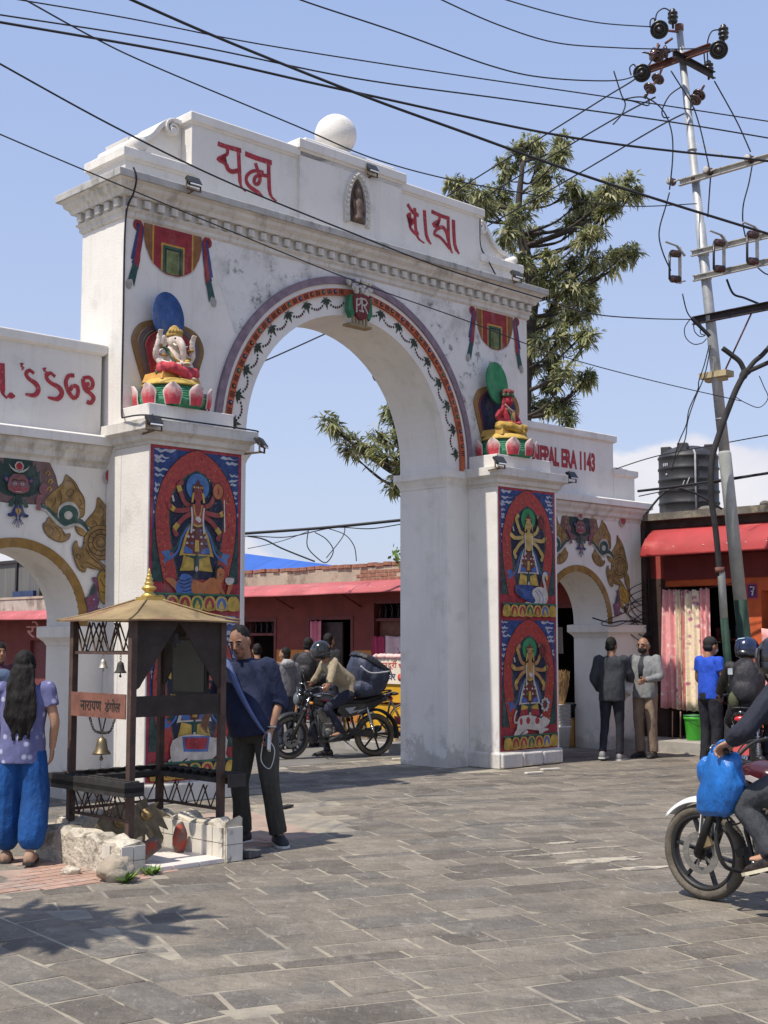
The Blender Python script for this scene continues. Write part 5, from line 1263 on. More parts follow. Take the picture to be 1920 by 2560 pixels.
# lamp tray round the frame
m = MB()
a0, a1, wd = -.14, W_ + .14, .17
m.b2((a0, a0, .565), (a0 + wd, a1, .60)).b2((a1 - wd, a0 + wd, .565), (a1, a1, .60)).b2((a0 + wd, a1 - wd, .566), (a1 - wd, a1, .601))
m.b2((a0, a0, .535), (a0 + .012, a1, .64)); m.b2((a0 + wd - .006, a0 + .01, .58), (a0 + wd + .006, a1, .63)).b2((a1 - .012, a0, .535), (a1, a1, .635)).b2((a0 + .012, a1 - .012, .535), (a1 - .012, a1, .635)); m.b2((a0 + .012, a0, .535), (a0 + wd, a0 + .012, .635)).b2((a1 - wd, a0, .535), (a1 - .012, a0 + .012, .635))
m.build('lamp_tray', soot, sh)
cup = MB().lathe([(.022, 0), (.034, .028), (.038, .034), (.034, .036), (.028, .03), (.01, .02)], 12).build('lamp_cup', soot, sh, 0, (a0 + .05, a0 + .06, .605)); first = True
for line in [((a0 + .05, a0 + .06), (a0 + .05, a1 - .05), 12), ((a0 + .125, a0 + .06), (a0 + .125, a1 - .2), 10), ((a1 - .05, a0 + .06), (a1 - .05, a1 - .05), 12), ((a1 - .125, a0 + .06), (a1 - .125, a1 - .2), 9), ((a0 + .16, a1 - .05), (a1 - .16, a1 - .05), 8)]:
    for k in range(line[2]):
        if first: first = False; continue
        t = k / (line[2] - 1); o = cup.copy(); col.objects.link(o); o.location = (line[0][0] + (line[1][0] - line[0][0]) * t, line[0][1] + (line[1][1] - line[0][1]) * t, .606)
# roof and finial
e0, e1 = -.10, W_ + .10; cm = W_ / 2
m = MB(); rings = []
for t, z in ((0, 1.825), (.12, 1.838), (.35, 1.875), (.6, 1.93), (.85, 1.985), (.93, 2.0)):
    h = (e1 - e0) / 2 * (1 - t); ring = []
    for (sx, sy) in ((-1, -1), (1, -1), (1, 1), (-1, 1)):
        nx, ny_ = {(-1, -1): (1, -1), (1, -1): (1, 1), (1, 1): (-1, 1), (-1, 1): (-1, -1)}[(sx, sy)]
        for k in range(6):
            f_ = k / 6; ring.append((cm + h * (sx + (nx - sx) * f_), cm + h * (sy + (ny_ - sy) * f_), z + .018 * noise.noise(V((sx + (nx - sx) * f_, sy + (ny_ - sy) * f_, z * 3))) * (1 - t)))
    rings.append(ring)
for i in range(len(rings) - 1):
    n = 24
    for j in range(n): m.add([rings[i][j], rings[i][(j + 1) % n], rings[i + 1][(j + 1) % n], rings[i + 1][j]], [(0, 1, 2, 3)])
o = m.build('roof', brassroof, sh); o.modifiers.new('t', 'SOLIDIFY').thickness = .012
m = MB()
for (sx, sy) in ((-1, -1), (1, -1), (1, 1), (-1, 1)):
    h = (e1 - e0) / 2
    m.tube([(cm + sx * h * (1 - t), cm + sy * h * (1 - t), z + .006) for t, z in ((0, 1.825), (.12, 1.838), (.35, 1.875), (.6, 1.93), (.85, 1.985))], .008, 5)
m.build('roof_hip', brassroof, sh)
gold = mat('gilded_finial', (.55, .38, .11), .45, .15, 8, .1, 50, metal=.7)
MB().b2((cm - .075, cm - .075, 1.985), (cm + .075, cm + .075, 2.012)).lathe([(.07, 2.01), (.05, 2.035), (.03, 2.05), (.045, 2.065), (.062, 2.08), (.05, 2.095), (.03, 2.105), (.038, 2.115), (.036, 2.125), (.024, 2.14), (.030, 2.15), (.028, 2.16), (.018, 2.172), (.022, 2.18), (.02, 2.19), (.011, 2.2), (.014, 2.21), (.008, 2.225), (.001, 2.245)], 16, (cm, cm, 0)).build('finial', gold, sh)

# bells
def bell(p, s, label, m_, drop, extra=None):
    t = thing('bell', label, 'bell', p, GA, 'bells hung in the iron shrine')
    MB().lathe([(.0, 0), (.012, -.004), (.03, -.02), (.036, -.05), (.042, -.085), (.058, -.105), (.062, -.115), (.05, -.112), (.036, -.09), (.02, -.02)], 16).build('bell_body', m_, t)
    c = MB(); c.tube([(0, 0, -.03), (0, 0, -.14)], .006, 6).ball((0, 0, -.145), .014, 8, 6); c.build('clapper', m_, t)
    c = MB()
    k = 0; z = .0
    while z < drop / s: c.tube([(.010 * math.cos(q) * (1 if k % 2 else 0), .010 * math.cos(q) * (0 if k % 2 else 1), z + .012 + .014 * math.sin(q)) for q in [i * .7 for i in range(10)]], .003, 4); z += .022; k += 1
    c.build('hanger', m_, t)
    for o in t.children: o.data.transform(Matrix.Scale(s, 4))
    return t
bell(Sh(0, .40, 1.53), .62, 'small pale bell hanging left under the shrine lattice', mat('pale_bell_metal', (.42, .38, .32), .5, .2, 8, .1, metal=.6), .04)
bell(Sh(0, .16, 1.515), .78, 'small black bell hanging right under the shrine lattice', soot, .05)
bell(Sh(W_ / 2, .05, 1.74), .8, 'dark bell at the top of the arched front opening of the shrine', soot, .05)
bb_ = bell(Sh(.0, .40, .94), 1.15, 'large brass bell on chains under the name board of the shrine', mat('worn_bronze', (.22, .17, .10), .4, .3, 9, .1, metal=.8), .02)
c = MB()
for s_ in (-1, 1):
    pts = spl([(0, s_ * .18, .145), (0, s_ * .12, .05), (0, s_ * .04, .03), (0, 0, .035)], 5); 
    for k in range(len(pts) - 1):
        a, b = V(pts[k]), V(pts[k + 1]); mid = (a + b) / 2; dd = (b - a).normalized(); w = V((1, 0, 0)) if k % 2 else dd.cross(V((1, 0, 0)))
        c.tube([mid + dd * .017 * math.cos(q) + w * .009 * math.sin(q) for q in [i * .785 for i in range(9)]], .0035, 4)
for s_ in (-1, 1): c.bar((0, s_ * .05, .145), (0, s_ * .005, .03), .008, .008)
c.build('chain', soot, bb_)

# low tiled walls under the shrine
pl = thing('shrine_plinth', 'low white tiled walls around the foot of the iron shrine, stained and broken', 'low wall', SO, GA)
tilew = mat('stained_white_tile', (.62, .58, .50), .5, .1, 5, .2, 40, dirt=(((.10, .085, .07), .56, .68, 5, (1, 1, .7), .85), ((.40, .34, .24), .5, .7, 2.5, (1, 1, .5), .5)))
cement = mat('broken_cement', (.56, .50, .40), .95, .2, 8, 1.0, 22, bdist=.03, dirt=(((.16, .13, .10), .50, .60, 2.2, (1, 1, .8), .8), ((.13, .11, .09), .54, .68, 6, (1, 1, .7), .8),))
def rough_wall(x0, x1, y0, y1, hs, seed):
    q = random.Random(seed); n = 16; A = []; 
    along_x = (x1 - x0) > (y1 - y0); m = MB(); rings = []
    for i in range(n + 1):
        t = i / n; h = hs[0] + (hs[1] - hs[0]) * t + q.uniform(-.035, .025); h2 = h + q.uniform(-.03, .03)
        if along_x: x = x0 + (x1 - x0) * t; rings.append([(x, y0, 0), (x, y1, 0), (x, y1, h2 - .02), (x, y1 - .03, h2), (x, y0 + .03, h), (x, y0, h - .02)])
        else: y = y0 + (y1 - y0) * t; rings.append([(x0, y, 0), (x1, y, 0), (x1, y, h2 - .02), (x1 - .03, y, h2), (x0 + .03, y, h), (x0, y, h - .02)])
    m.loft(rings, 0, False); m.build('wall_core', cement, pl)
rough_wall(-.235, -.03, -.25, .98, (.24, .27), 1); rough_wall(.67, .83, -.28, .98, (.29, .30), 2); rough_wall(-.03, .67, .80, .98, (.3, .3), 3)
def tiles(o, du, dv, nu, nv, tu, tv, nrm, hole=0, seed=0):
    q = random.Random(seed); base = None; du, dv, nrm, o = V(du), V(dv), V(nrm), V(o)
    for i in range(nu):
        for j in range(nv):
            if q.random() < hole: continue
            c = o + du * (i + .5) * tu + dv * (j + .5) * tv + nrm * (.006 + q.uniform(0, .002)); a = du * (tu / 2 - .0025); b = dv * (tv / 2 - .0025); n_ = nrm * .005
            m = MB(); m.add([c - a - b - n_, c + a - b - n_, c + a + b - n_, c - a + b - n_, c - a * .98 - b * .98 + n_, c + a * .98 - b * .98 + n_, c + a * .98 + b * .98 + n_, c - a * .98 + b * .98 + n_], [(4, 5, 6, 7), (0, 1, 5, 4), (1, 2, 6, 5), (2, 3, 7, 6), (3, 0, 4, 7), (3, 2, 1, 0)])
            m.build('tile', tilew, pl)
tiles((-.235, -.25, 0), (1, 0, 0), (0, 0, 1), 2, 2, .1025, .105, (0, -1, 0), 0, 1)
tiles((.67, -.28, 0), (1, 0, 0), (0, 0, 1), 1, 2, .16, .13, (0, -1, 0), 0, 2)
tiles((-.235, -.02, .0), (0, -1, 0), (0, 0, 1), 2, 2, .11, .105, (-1, 0, 0), .25, 3)
tiles((.67, .78, .02), (0, -1, 0), (0, 0, 1), 8, 2, .13, .12, (-1, 0, 0), .06, 4)
tiles((-.03, .80, .02), (1, 0, 0), (0, 0, 1), 5, 2, .135, .12, (0, -1, 0), .1, 5)
marble = mat('white_marble_slab', (.66, .60, .55), .5, .1, 3, .1, 40, dirt=(((.3, .22, .18), .55, .72, 4, (1, 1, 1), .6),))
for k, (x0, x1) in enumerate(((-.03, .2), (.205, .44), (.445, .67))): MB().b2((x0, -.27, 0), (x1, .795, .035)).build('marble_slab', marble, pl, .004)
# the serrated crest lying inside
cr_ = MB(); L = [(-.02, .0), (.05, .03), (.13, .12), (.19, .14), (.22, .07), (.27, .02), (.30, .10), (.27, .2), (.335, .16), (.30, .26), (.34, .27), (.26, .34), (.285, .38), (.21, .36), (.20, .42), (.13, .37), (.02, .38), (-.08, .33), (-.14, .22), (-.10, .10)]
cr_.prism([(x * 1.25, z * 1.0) for x, z in L], lambda a, b, t: (a, t, b), -.012, .012)
cr_o = thing('crest_plate', 'serrated dark bronze crest plate with two round bosses leaning inside the tiled walls', 'crest', Sh(.14, .36, .04), GA - R(12))
pm2 = mat('dull_bronze_plate', (.13, .10, .06), .55, .35, 9, .3, 40, metal=.5, dirt=(((.32, .25, .15), .5, .7, 8, (1, 1, 1), .5),))
cr_.build('plate', pm2, cr_o, .003).rotation_euler = (R(-12), 0, 0)
for (x, z) in ((.02, .25), (.24, .29)):
    m = MB(); M = Matrix.Rotation(R(90), 3, 'X'); m.lathe([(.05, 0), (.045, .012), (.02, .02), (.03, .03), (.012, .045), (.001, .046)], 12, (x, -.02 - .0 + z * .2 - .0, z), M=M); m.build('boss', mat('worn_boss', (.28, .19, .09), .6, .3, 9, .2, metal=.3), cr_o)
# stones
def rock(p, r, label, m_, seed, rot=(0, 0, 0), cat='stone'):
    m = MB(); m.ball((0, 0, 0), r, 14, 10, bumpy=.45, seed=seed)
    # flatten into facets
    return tag(m.build('stone', m_, None, 0, p, rot), label, cat)
vermil = mat('vermilion_smeared_stone', (.13, .10, .085), .9, .3, 9, .6, 40, dirt=(((.36, .06, .035), .46, .60, 6, (1, 1, 1), .9),))
st_ = MB(); st_.box((0, 0, 0), (.13, .10, .30), taper=.75); o = st_.build('stone', vermil, None, .02, Sh(.07, -.06, .115), (R(28), R(52), GA)); tag(o, 'red smeared slab of stone tilted beside the front post of the shrine', 'stone')
st_ = MB(); st_.ball((0, 0, 0), (.055, .045, .13), 12, 10, bumpy=.2, seed=4); tag(st_.build('stone', vermil, None, 0, Sh(.58, .18, .14), (R(4), R(5), 0)), 'upright rounded stone smeared red on top, inside the right tiled wall', 'stone')
rock(Sh(-.32, -.33, .07), (.13, .10, .10), 'pale rough boulder at the front left corner of the tiled wall', mat('rough_pale_rock', (.36, .30, .23), .95, .3, 5, .9, 26, dirt=(((.10, .085, .07), .55, .68, 6, (1, 1, 1), .7),)), 6, (0, 0, .4))
rock(Sh(-.42, .10, .02), (.07, .05, .035), 'small rubble lump at the foot of the left tiled wall', cement, 8)
tag(MB().box((0, 0, .02), (.16, .12, .05)).build('flat_block', mat('dark_block', (.09, .085, .085), .9, .3), None, .006, Sh(.95, -.22, .012), (0, 0, GA + .3)), 'dark flat block on the paving beside the right tiled wall', 'block')
for k, (x, y, h) in enumerate(((-.33, -.46, .085), (-.02, -.31, .06), (.02, -.3, .05))):
    q = random.Random(k); m = MB()
    for i in range(26):
        a = q.uniform(0, 6.28); L = h * q.uniform(.7, 1.5); e = V((math.cos(a) * L * .9, math.sin(a) * L * .9, L * q.uniform(.4, 1))); w = V((-math.sin(a), math.cos(a), 0)) * h * .12
        b = V((q.uniform(-.02, .02), q.uniform(-.02, .02), 0)); m.add([b - w, b + w, b + e * .6 + w * 1.5, b + e, b + e * .6 - w * 1.5], [(0, 1, 2, 3, 4)], i % 2)
    tag(m.build('weed', leafc[:2], None, 0, Sh(x, y, 0)), ['leafy weed growing in front of the pale boulder', 'tiny weed at the corner of the left tiled wall end', 'tiny weed on the edge of the marble slab'][k], 'weed', 'weeds around the shrine')

# ================================================================ UTILITY POLE, CABLES
DS = 1920 / 1659
PY = 17.6
def A8(x, y, Y=PY): return at(1500 + x * .3618, y * .3618, Y)
def AD(x, y, Y): return at(x * DS, y * DS, Y)
def along(A, px, d):
    "the point reached from A in direction d where the picture column is px"
    r = (px - 960) / FPX
    dep = A.y * CT + (A.z - CAM_H) * ST
    s = (r * dep - A.x) / (d.x - r * (d.y * CT + d.z * ST)); return A + d * s
galv = mat('galvanised_steel', (.36, .37, .38), .55, .2, 5, .1, 40, metal=.35, dirt=(((.20, .20, .20), .55, .75, 4, (1, 1, .3), .5),))
greyp = mat('grey_painted_pole', (.33, .34, .32), .75, .15, 5, .2, 40, dirt=(((.22, .21, .19), .55, .75, 5, (1, 1, .3), .6),))
greenp = mat('green_painted_pole', (.016, .042, .028), .75, .3, 6, .1, 40)
rustarm = mat('rust_red_channel', (.15, .065, .05), .8, .3, 9, .3, 40)
darkarm = mat('dark_steel_channel', (.04, .032, .034), .7, .3, 9, .3, 40)
lightarm = mat('light_grey_channel', (.42, .41, .38), .7, .2, 9, .2, 40)
porc = mat('brown_porcelain', (.07, .035, .03), .2, .2, 6, 0, spec=.7)
blkp = mat('black_insulator', (.018, .017, .018), .35, .2, 6, 0, spec=.6)
wirem = mat('black_cable_sheath', (.012, .012, .016), .6, .2, 9, 0)
base = onground(1882, 1598 + FPX * CAM_H / PY * 1.0); base = V((4.92, PY, 0))
top = at(1698, 70, PY)
ax_ = (top - base); 
def PZ(z): return base + ax_ * (z / ax_.z)
def zpx(y): return at(1700, y, PY).z
pole = thing('utility_pole', 'leaning galvanised steel utility pole with green painted foot and crossarms of insulators', 'utility pole', base)
def loc(p): return tuple(V(p) - base)
z1_, z2_, z3_ = zpx(1134), zpx(1500), zpx(800)
m = MB(); m.tube([loc(PZ(0)), loc(PZ(z2_))], .088, 16).build('pole_foot', greenp, pole)
m = MB(); m.tube([loc(PZ(z2_)), loc(PZ(z1_)), loc(PZ(z1_ + .03))], [.087, .086, .076], 16).build('pole_lower', greyp, pole)
m = MB(); m.tube([loc(PZ(z1_)), loc(PZ(z3_)), loc(PZ(zpx(560))), loc(PZ(zpx(559))), loc(top)], [.074, .070, .068, .058, .048], 16).build('pole_upper', galv, pole)
for yy, r_, w in ((70, .06, .09), (147, .062, .05), (450, .068, .05), (635, .078, .06), (695, .078, .05), (375, .066, .02), (1048, .078, .012)):
    c = PZ(zpx(yy)); m = MB(); m.tube([loc(c - V((0, 0, w / 2))), loc(c + V((0, 0, w / 2)))], r_, 14); m.build('clamp', rustarm if yy in (70, 147, 450) else galv, pole)
def channel(name, A, B, m_, w=.05, h=.09):
    m = MB(); d = (V(B) - V(A)).normalized(); n_ = d.cross(V((0, 0, 1))).normalized() * w * .5; t = V((0, 0, h / 2))
    a, b = V(loc(A)), V(loc(B)); m.bar(a, b, .012, h); m.bar(a + n_ + t, b + n_ + t, w, .01); m.bar(a + n_ - t, b + n_ - t, w, .01)
    return m.build(name, m_, pole)
mD = -D
def armline(px0, py0, px1):
    "an arm parallel to the street through the pole at picture row py0"
    A = PZ(zpx(py0)) - V((0, .08, 0)); return along(A, px0, mD), along(A, px1, mD)
a, b = armline(1622, 150, 1778); channel('crossarm', a, b, rustarm)
C0 = PZ(zpx(160)) - V((0, .1, 0)); c0, c1 = along(C0, 1682, F), along(C0, 1782, F); channel('crossarm', c0, c1, darkarm)
low0, low1 = armline(1700, 452, 1960); channel('crossarm', low0, low1, lightarm, .06, .075)
f0, f1 = armline(1730, 632, 1960); channel('crossarm', f0, f1, lightarm, .05, .07)
g0, g1 = armline(1735, 694, 1960); channel('crossarm', g0, g1, lightarm, .05, .07)
k0, k1 = armline(1735, 798, 1960); channel('crossarm', k0, k1, darkarm, .06, .1)
m = MB(); m.bar(loc(PZ(zpx(363)) + mD * .08), loc(along(low0, 1850, mD) + V((0, 0, .05))), .04, .01).build('brace', lightarm, pole)
m = MB(); m.tube([loc(at(1813, 925, PY - .1)), loc(along(k0, 1883, mD))], .012, 6).build('brace', rustarm, pole)
m = MB(); q = PZ(zpx(938)); m.box(loc(q), (.42, .20, .08), rot=Euler((0, 0, GA + R(90)))).box(loc(q + V((0, 0, -.06))), (.3, .1, .05), rot=Euler((0, 0, GA + R(90)))); m.build('wooden_clamp', mat('pale_wood_block', (.42, .34, .2), .8, .2, 6), pole)
to_cam = lambda p: (V((0, 0, CAM_H)) - V(p)).normalized()
def disc(p, r, m_=blkp, d=None):
    d = d or to_cam(p); M = d.to_track_quat('Z', 'Y').to_matrix()
    m = MB(); m.lathe([(.0, -.05), (r * .55, -.05), (r, -.01), (r, .01), (r * .86, .02), (r * .84, .0), (r * .68, .005), (r * .66, .025), (r * .5, .03), (r * .48, .01), (r * .3, .015), (r * .28, .05), (r * .12, .07), (.0, .07)], 20, loc(p), M=M)
    m.tube([loc(V(p) + d * .06), loc(V(p) + d * .16)], .012, 6); return m.build('disc_insulator', m_, pole)
def pin(p, s=1.0, tilt=None):
    m = MB(); m.lathe([(r * s, z * s) for r, z in ((.015, -.12), (.015, -.05), (.05, -.05), (.06, -.03), (.035, -.015), (.035, 0), (.06, .005), (.065, .02), (.038, .04), (.038, .05), (.06, .055), (.06, .075), (.03, .09), (.035, .11), (.02, .125), (.0, .126))], 14, loc(p)); return m.build('pin_insulator', blkp, pole)
d1 = A8(410, 205, PY - .3); d2 = A8(820, 345, PY - .5); d3 = A8(290, 505, PY + .1)
for p in (d1, d2, d3): disc(p, .125)
for p in (A8(503, 130, PY - .1), A8(853, 240, PY - .4), A8(750, 485, PY + .5)): pin(p, 1.15)
for p, dd in ((A8(400, 385), V((-.5, -.8, -.2))), (A8(365, 375), V((-.9, -.2, .1))), (A8(455, 360), V((.9, -.2, .1))), (A8(400, 545), V((-.5, -.2, -.75))), (A8(345, 610), V((-.5, -.2, -.75))), (A8(685, 655), V((-.5, -.2, -.7))), (A8(655, 690), V((-.4, -.2, -.7)))):
    disc(p, .095, porc, dd.normalized())
for p, q in ((A8(450, 300), A8(500, 265)), (A8(430, 470), A8(400, 545)), (A8(390, 560), A8(345, 610)), (A8(345, 620), A8(310, 680)), (A8(720, 590), A8(685, 655)), (A8(400, 300), A8(400, 385)), (d1, PZ(zpx(80))), (d2, b), (d3, a)):
    MB().tube([loc(p), loc(q)], .018, 6).build('insulator_link', rustarm, pole)
def spool(p):
    m = MB(); d = F; M = d.to_track_quat('Z', 'Y').to_matrix(); m.lathe([(.0, -.06), (.05, -.06), (.055, -.04), (.035, -.02), (.035, .0), (.05, .02), (.055, .045), (.03, .06), (.0, .06)], 14, loc(p), M=M); m.lathe([(.03, -.075), (.045, -.07), (.045, -.055), (.03, -.05)], 14, loc(p), 1, M=M)
    m.tube([loc(V(p) - V((0, 0, .02))), loc(V(p) + mD * .12)], .012, 5, 1); return m.build('spool_insulator', [porc, lightarm], pole)
for px in (1685, 1777, 1880): spool(along(low0, px, mD) - F * .06 + V((0, 0, .04)))
def cutout(px):
    a = along(f0, px, mD) - F * .12; b = along(g0, px, mD) - F * .12
    m = MB(); out = -F * .34; up = V((0, 0, .10))
    m.bar(loc(a + F * .12), loc(a + out * .2 + up), .03, .02).bar(loc(b + F * .12), loc(b + out * .2 - up * .6), .03, .02)
    m.bar(loc(a + out * .2 + up), loc(a + out + up), .03, .012).bar(loc(b + out * .2 - up * .6), loc(b + out * .25 - up * .6), .03, .012).bar(loc(a + up), loc(b - up * .6), .045, .012); m.build('cutout_frame', lightarm, pole)
    for p in (a, b):
        m = MB(); M = (-F + V((0, 0, -.15))).normalized().to_track_quat('Z', 'Y').to_matrix()
        m.lathe([(.025, 0)] + [(r, .03 + .03 * k + dz) for k in range(6) for r, dz in ((.03, 0), (.052, .008), (.03, .02))] + [(.02, .24)], 12, loc(p), M=M); m.build('cutout_insulator', porc, pole)
    m = MB(); m.tube([loc(a - F * .25 - V((0, 0, .05))), loc(b - F * .25 - V((0, 0, .05)))], .016, 6); m.build('fuse_tube', blkp, pole)
for px in (1712, 1822, 1905): cutout(px)
# jumper leads on the pole
jump = MB()
def J(pts, r=.010, Y=PY - .2): jump.tube(spl([loc(A8(x, y, Y)) for x, y in pts], 5), r, 5)
J([(385, 190), (390, 100), (440, 58), (485, 80), (490, 110)]); J([(345, 190), (350, 140), (375, 130), (380, 190)]); J([(745, 440), (742, 300), (770, 220), (820, 205)]); J([(725, 440), (720, 350), (745, 300)])
J([(215, 520), (205, 470), (230, 445), (245, 460)]); J([(150, 690), (260, 670), (340, 685), (420, 745), (470, 830), (500, 950), (500, 1120), (480, 1310)]); J([(480, 1330), (450, 1440), (415, 1560), (410, 1650), (440, 1760), (490, 1870)])
J([(490, 490), (560, 600), (640, 730), (690, 880), (730, 1050), (760, 1190)]); J([(765, 1210), (755, 1350), (745, 1500)]); J([(560, 600), (480, 660), (430, 760), (440, 810), (480, 810)]); J([(790, 560), (880, 720), (960, 870), (1040, 1050)]); J([(1060, 1090), (1030, 1260), (990, 1420), (990, 1560), (1020, 1690)])
J([(95, 490), (130, 600), (150, 660), (175, 720), (150, 790), (90, 860)]); J([(160, 690), (230, 700), (330, 730), (335, 690), (310, 660)]); J([(570, 2030), (600, 2150), (640, 2210)], .009); J([(875, 1930), (920, 2030), (1000, 2060), (1110, 2105)], .016); J([(1090, 1850), (1140, 1890), (1180, 1900)])
Y2 = lambda x, y: (1560 + x * .2713, 700 + y * .2713)
def J2(pts, r=.007, Y=PY - .15): jump.tube(spl([loc(at(*Y2(x, y), Y)) for x, y in pts], 5), r, 5)
J2([(610, 360), (560, 440), (570, 530), (640, 590), (720, 580), (760, 540)]); J2([(640, 380), (650, 470), (700, 520), (750, 510)]); J2([(710, 400), (705, 490), (745, 505)]); J2([(620, 350), (700, 430), (790, 520)], .028)
J2([(785, 600), (740, 780), (690, 930), (680, 1010), (600, 1190), (575, 1330), (500, 1510), (440, 1760)], .008); J2([(800, 600), (745, 870), (660, 1080), (590, 1290), (560, 1480), (470, 1650)], .008)
tag(jump.build('jumper_leads', wirem, pole), kind='stuff')
# the big cable and its riser pipe
rz_ = thing('cable_riser', 'thick black cable dropping into a grey and green pipe beside the utility pole', 'cable', at(1830, 1640, PY - .5))
rb = V(rz_.location)
m = MB(); L = lambda pts, Y=PY - .3: [tuple(at(x, y, Y) - rb) for x, y in pts]
m.tube(spl(L([(1800, 1440), (1790, 1330), (1778, 1240), (1780, 1150), (1800, 1080), (1822, 1020), (1840, 975), (1858, 940), (1866, 925)]), 4), [.040] * 8 + [.041] * 20 + [.055] * 9, 9)
m.tube(spl(L([(1862, 935), (1885, 905), (1905, 888), (1930, 860)]), 4), [.045, .04] + [.032] * 14, 8); m.tube(spl(L([(1868, 930), (1890, 920), (1935, 900)]), 4), [.045, .04] + [.03] * 10, 8); m.tube(spl(L([(1862, 930), (1850, 905), (1830, 888), (1806, 870)]), 4), .036, 8)
m.build('cable', mat('weathered_black_cable', (.028, .026, .026), .8, .3, 9, .3, 30), rz_)
m = MB(); m.tube(L([(1800, 1425), (1803, 1432), (1810, 1545)]), [.050, .052, .052], 12).build('pipe', greyp, rz_)
m = MB(); m.tube(L([(1799, 1418), (1800, 1432)]), [.062, .062], 12).build('collar', rustarm, rz_)
m = MB(); m.tube(L([(1810, 1545), (1829, 1760)]) , [.052, .052], 12); p_ = at(1829, 1760, PY - .3) - rb; m.tube([tuple(p_), (p_.x + .01, p_.y, -rb.z)], .052, 12); m.build('pipe_foot', greenp, rz_)
# overhead cables: (points in survey pixels, distances), each hung between poles beyond the frame
def cable(label, pts, Y0, Y1, r, grp='cables strung across the sky over the street', m_=wirem):
    n = len(pts); P = [AD(x, y, Y0 + (Y1 - Y0) * i / (n - 1)) for i, (x, y) in enumerate(pts)]
    o = P[0]; m = MB(); m.tube(spl([tuple(p - o) for p in P], 8), r, 6)
    return tag(m.build('overhead_cable', m_, None, 0, o), label, 'cable', grp)
cable('thickest black cable sweeping from the top edge down to the right edge', [(200, -38), (285, 0), (480, 85), (780, 205), (1000, 285), (1300, 392), (1659, 505), (1800, 548)], 9.5, 11.5, .0115)
cable('upper of two long cables that leave the left edge near the top', [(-60, 24), (0, 32), (400, 95), (760, 168), (1100, 215), (1440, 262), (1700, 305)], 12, 15, .009)
cable('lower and thicker of two long cables that leave the left edge near the top', [(-60, 38), (0, 48), (400, 118), (760, 198), (1240, 298), (1659, 348), (1760, 360)], 11, 14, .013)
cable('long thin cable from the top left corner that passes behind the insulators', [(0, -8), (45, 0), (280, 40), (560, 95), (960, 158), (1330, 212), (1659, 262), (1760, 278)], 12.5, 16, .008)
cable('thin cable from the top left that dips past the white ball to the pole', [(20, -18), (55, 0), (200, 80), (330, 142), (640, 272), (800, 340), (960, 385), (1150, 420), (1350, 445), (1505, 440)], 10, 17.5, .0075)
cable('cable crossing the first painted word and the cornice on its way to the pole', [(-60, 105), (0, 138), (240, 270), (480, 388), (760, 503), (960, 580), (1170, 645), (1280, 678), (1400, 688), (1495, 690)], 9, 17.5, .008)
cable('lowest cable crossing the gateway wall and the arch crown to the right', [(-60, 262), (0, 290), (200, 375), (440, 475), (760, 605), (1000, 690), (1200, 765), (1400, 820), (1600, 866)], 9, 17.3, .006)
cable('cable from the top edge to the lower left disc insulator', [(560, -40), (650, 0), (860, 70), (1060, 142), (1180, 168), (1330, 174), (1385, 157)], 13, 17.5, .009)
cable('cable from the top edge to the right disc insulator', [(880, -40), (955, 0), (1080, 55), (1200, 92), (1330, 103), (1450, 106), (1540, 104)], 13, 17.2, .008)
cable('short cable at the top edge to the upper disc insulator', [(1000, -32), (1095, 0), (1200, 30), (1300, 50), (1410, 58)], 13.5, 17.3, .008)
cable('first of three cables running down behind the parapet from the pole', [(1425, 98), (1385, 160), (1300, 215), (1100, 340), (940, 440)], 17.5, 24, .012)
cable('second of three cables running down behind the parapet from the pole', [(1415, 210), (1330, 255), (1200, 332), (1000, 455)], 17.5, 24, .012)
cable('third of three cables running down behind the parapet from the pole', [(1500, 235), (1420, 275), (1250, 375), (1050, 490)], 17.7, 24, .012)
g2_ = 'cables behind the gateway'
cable('bundle of cables crossing the sky low in the main arch', [(440, 1160), (535, 1152), (700, 1140), (880, 1122), (1000, 1108)], 24, 22, .028, g2_)
cable('thin cable just under the bundle in the main arch', [(440, 1168), (535, 1158), (620, 1160), (720, 1140), (800, 1142), (880, 1130), (1000, 1112)], 24.1, 22.1, .010, g2_)
cable('drooping cable from the bundle to the roof edge', [(535, 1158), (570, 1165), (610, 1185), (680, 1213)], 23.8, 23.6, .016, g2_)
cable('left loop of loose wire hanging above the parapet', [(666, 1146), (664, 1180), (685, 1205), (705, 1215), (720, 1190), (705, 1165), (680, 1150)], 23.8, 23.6, .010, g2_)
cable('right loop of loose wire hanging above the parapet', [(745, 1138), (740, 1160), (705, 1205)], 23.8, 23.6, .009, g2_)
cable('arc of loose wire falling to the roof at the right', [(710, 1142), (745, 1155), (765, 1180), (770, 1212)], 23.8, 23.6, .009, g2_)
cable('pale sagging wire at the left side of the main arch', [(535, 1185), (580, 1176), (620, 1165), (665, 1148)], 24, 23.8, .007, g2_)
cable('cable crossing the upper part of the main arch opening', [(540, 792), (580, 776), (650, 745), (740, 704)], 20, 21, .012, g2_)
g3_ = 'cables beside the water tank'
cable('thick cable passing in front of the water tank to the right edge', [(1378, 1061), (1470, 1050), (1560, 1037), (1659, 1022), (1720, 1012)], 19, 17, .02, g3_)
cable('thin cable rising from the right wing past the tank top', [(1330, 1013), (1420, 985), (1560, 958), (1659, 940), (1720, 930)], 20, 17, .008, g3_)
cable('lower thin cable in front of the water tank', [(1380, 1072), (1440, 1060), (1560, 1040), (1620, 1030)], 18.9, 17.6, .008, g3_)
cable('black cable arching over the foot of the tank', [(1395, 1110), (1440, 1060), (1480, 1058), (1520, 1075), (1560, 1100)], 19.2, 19.0, .018, g3_)
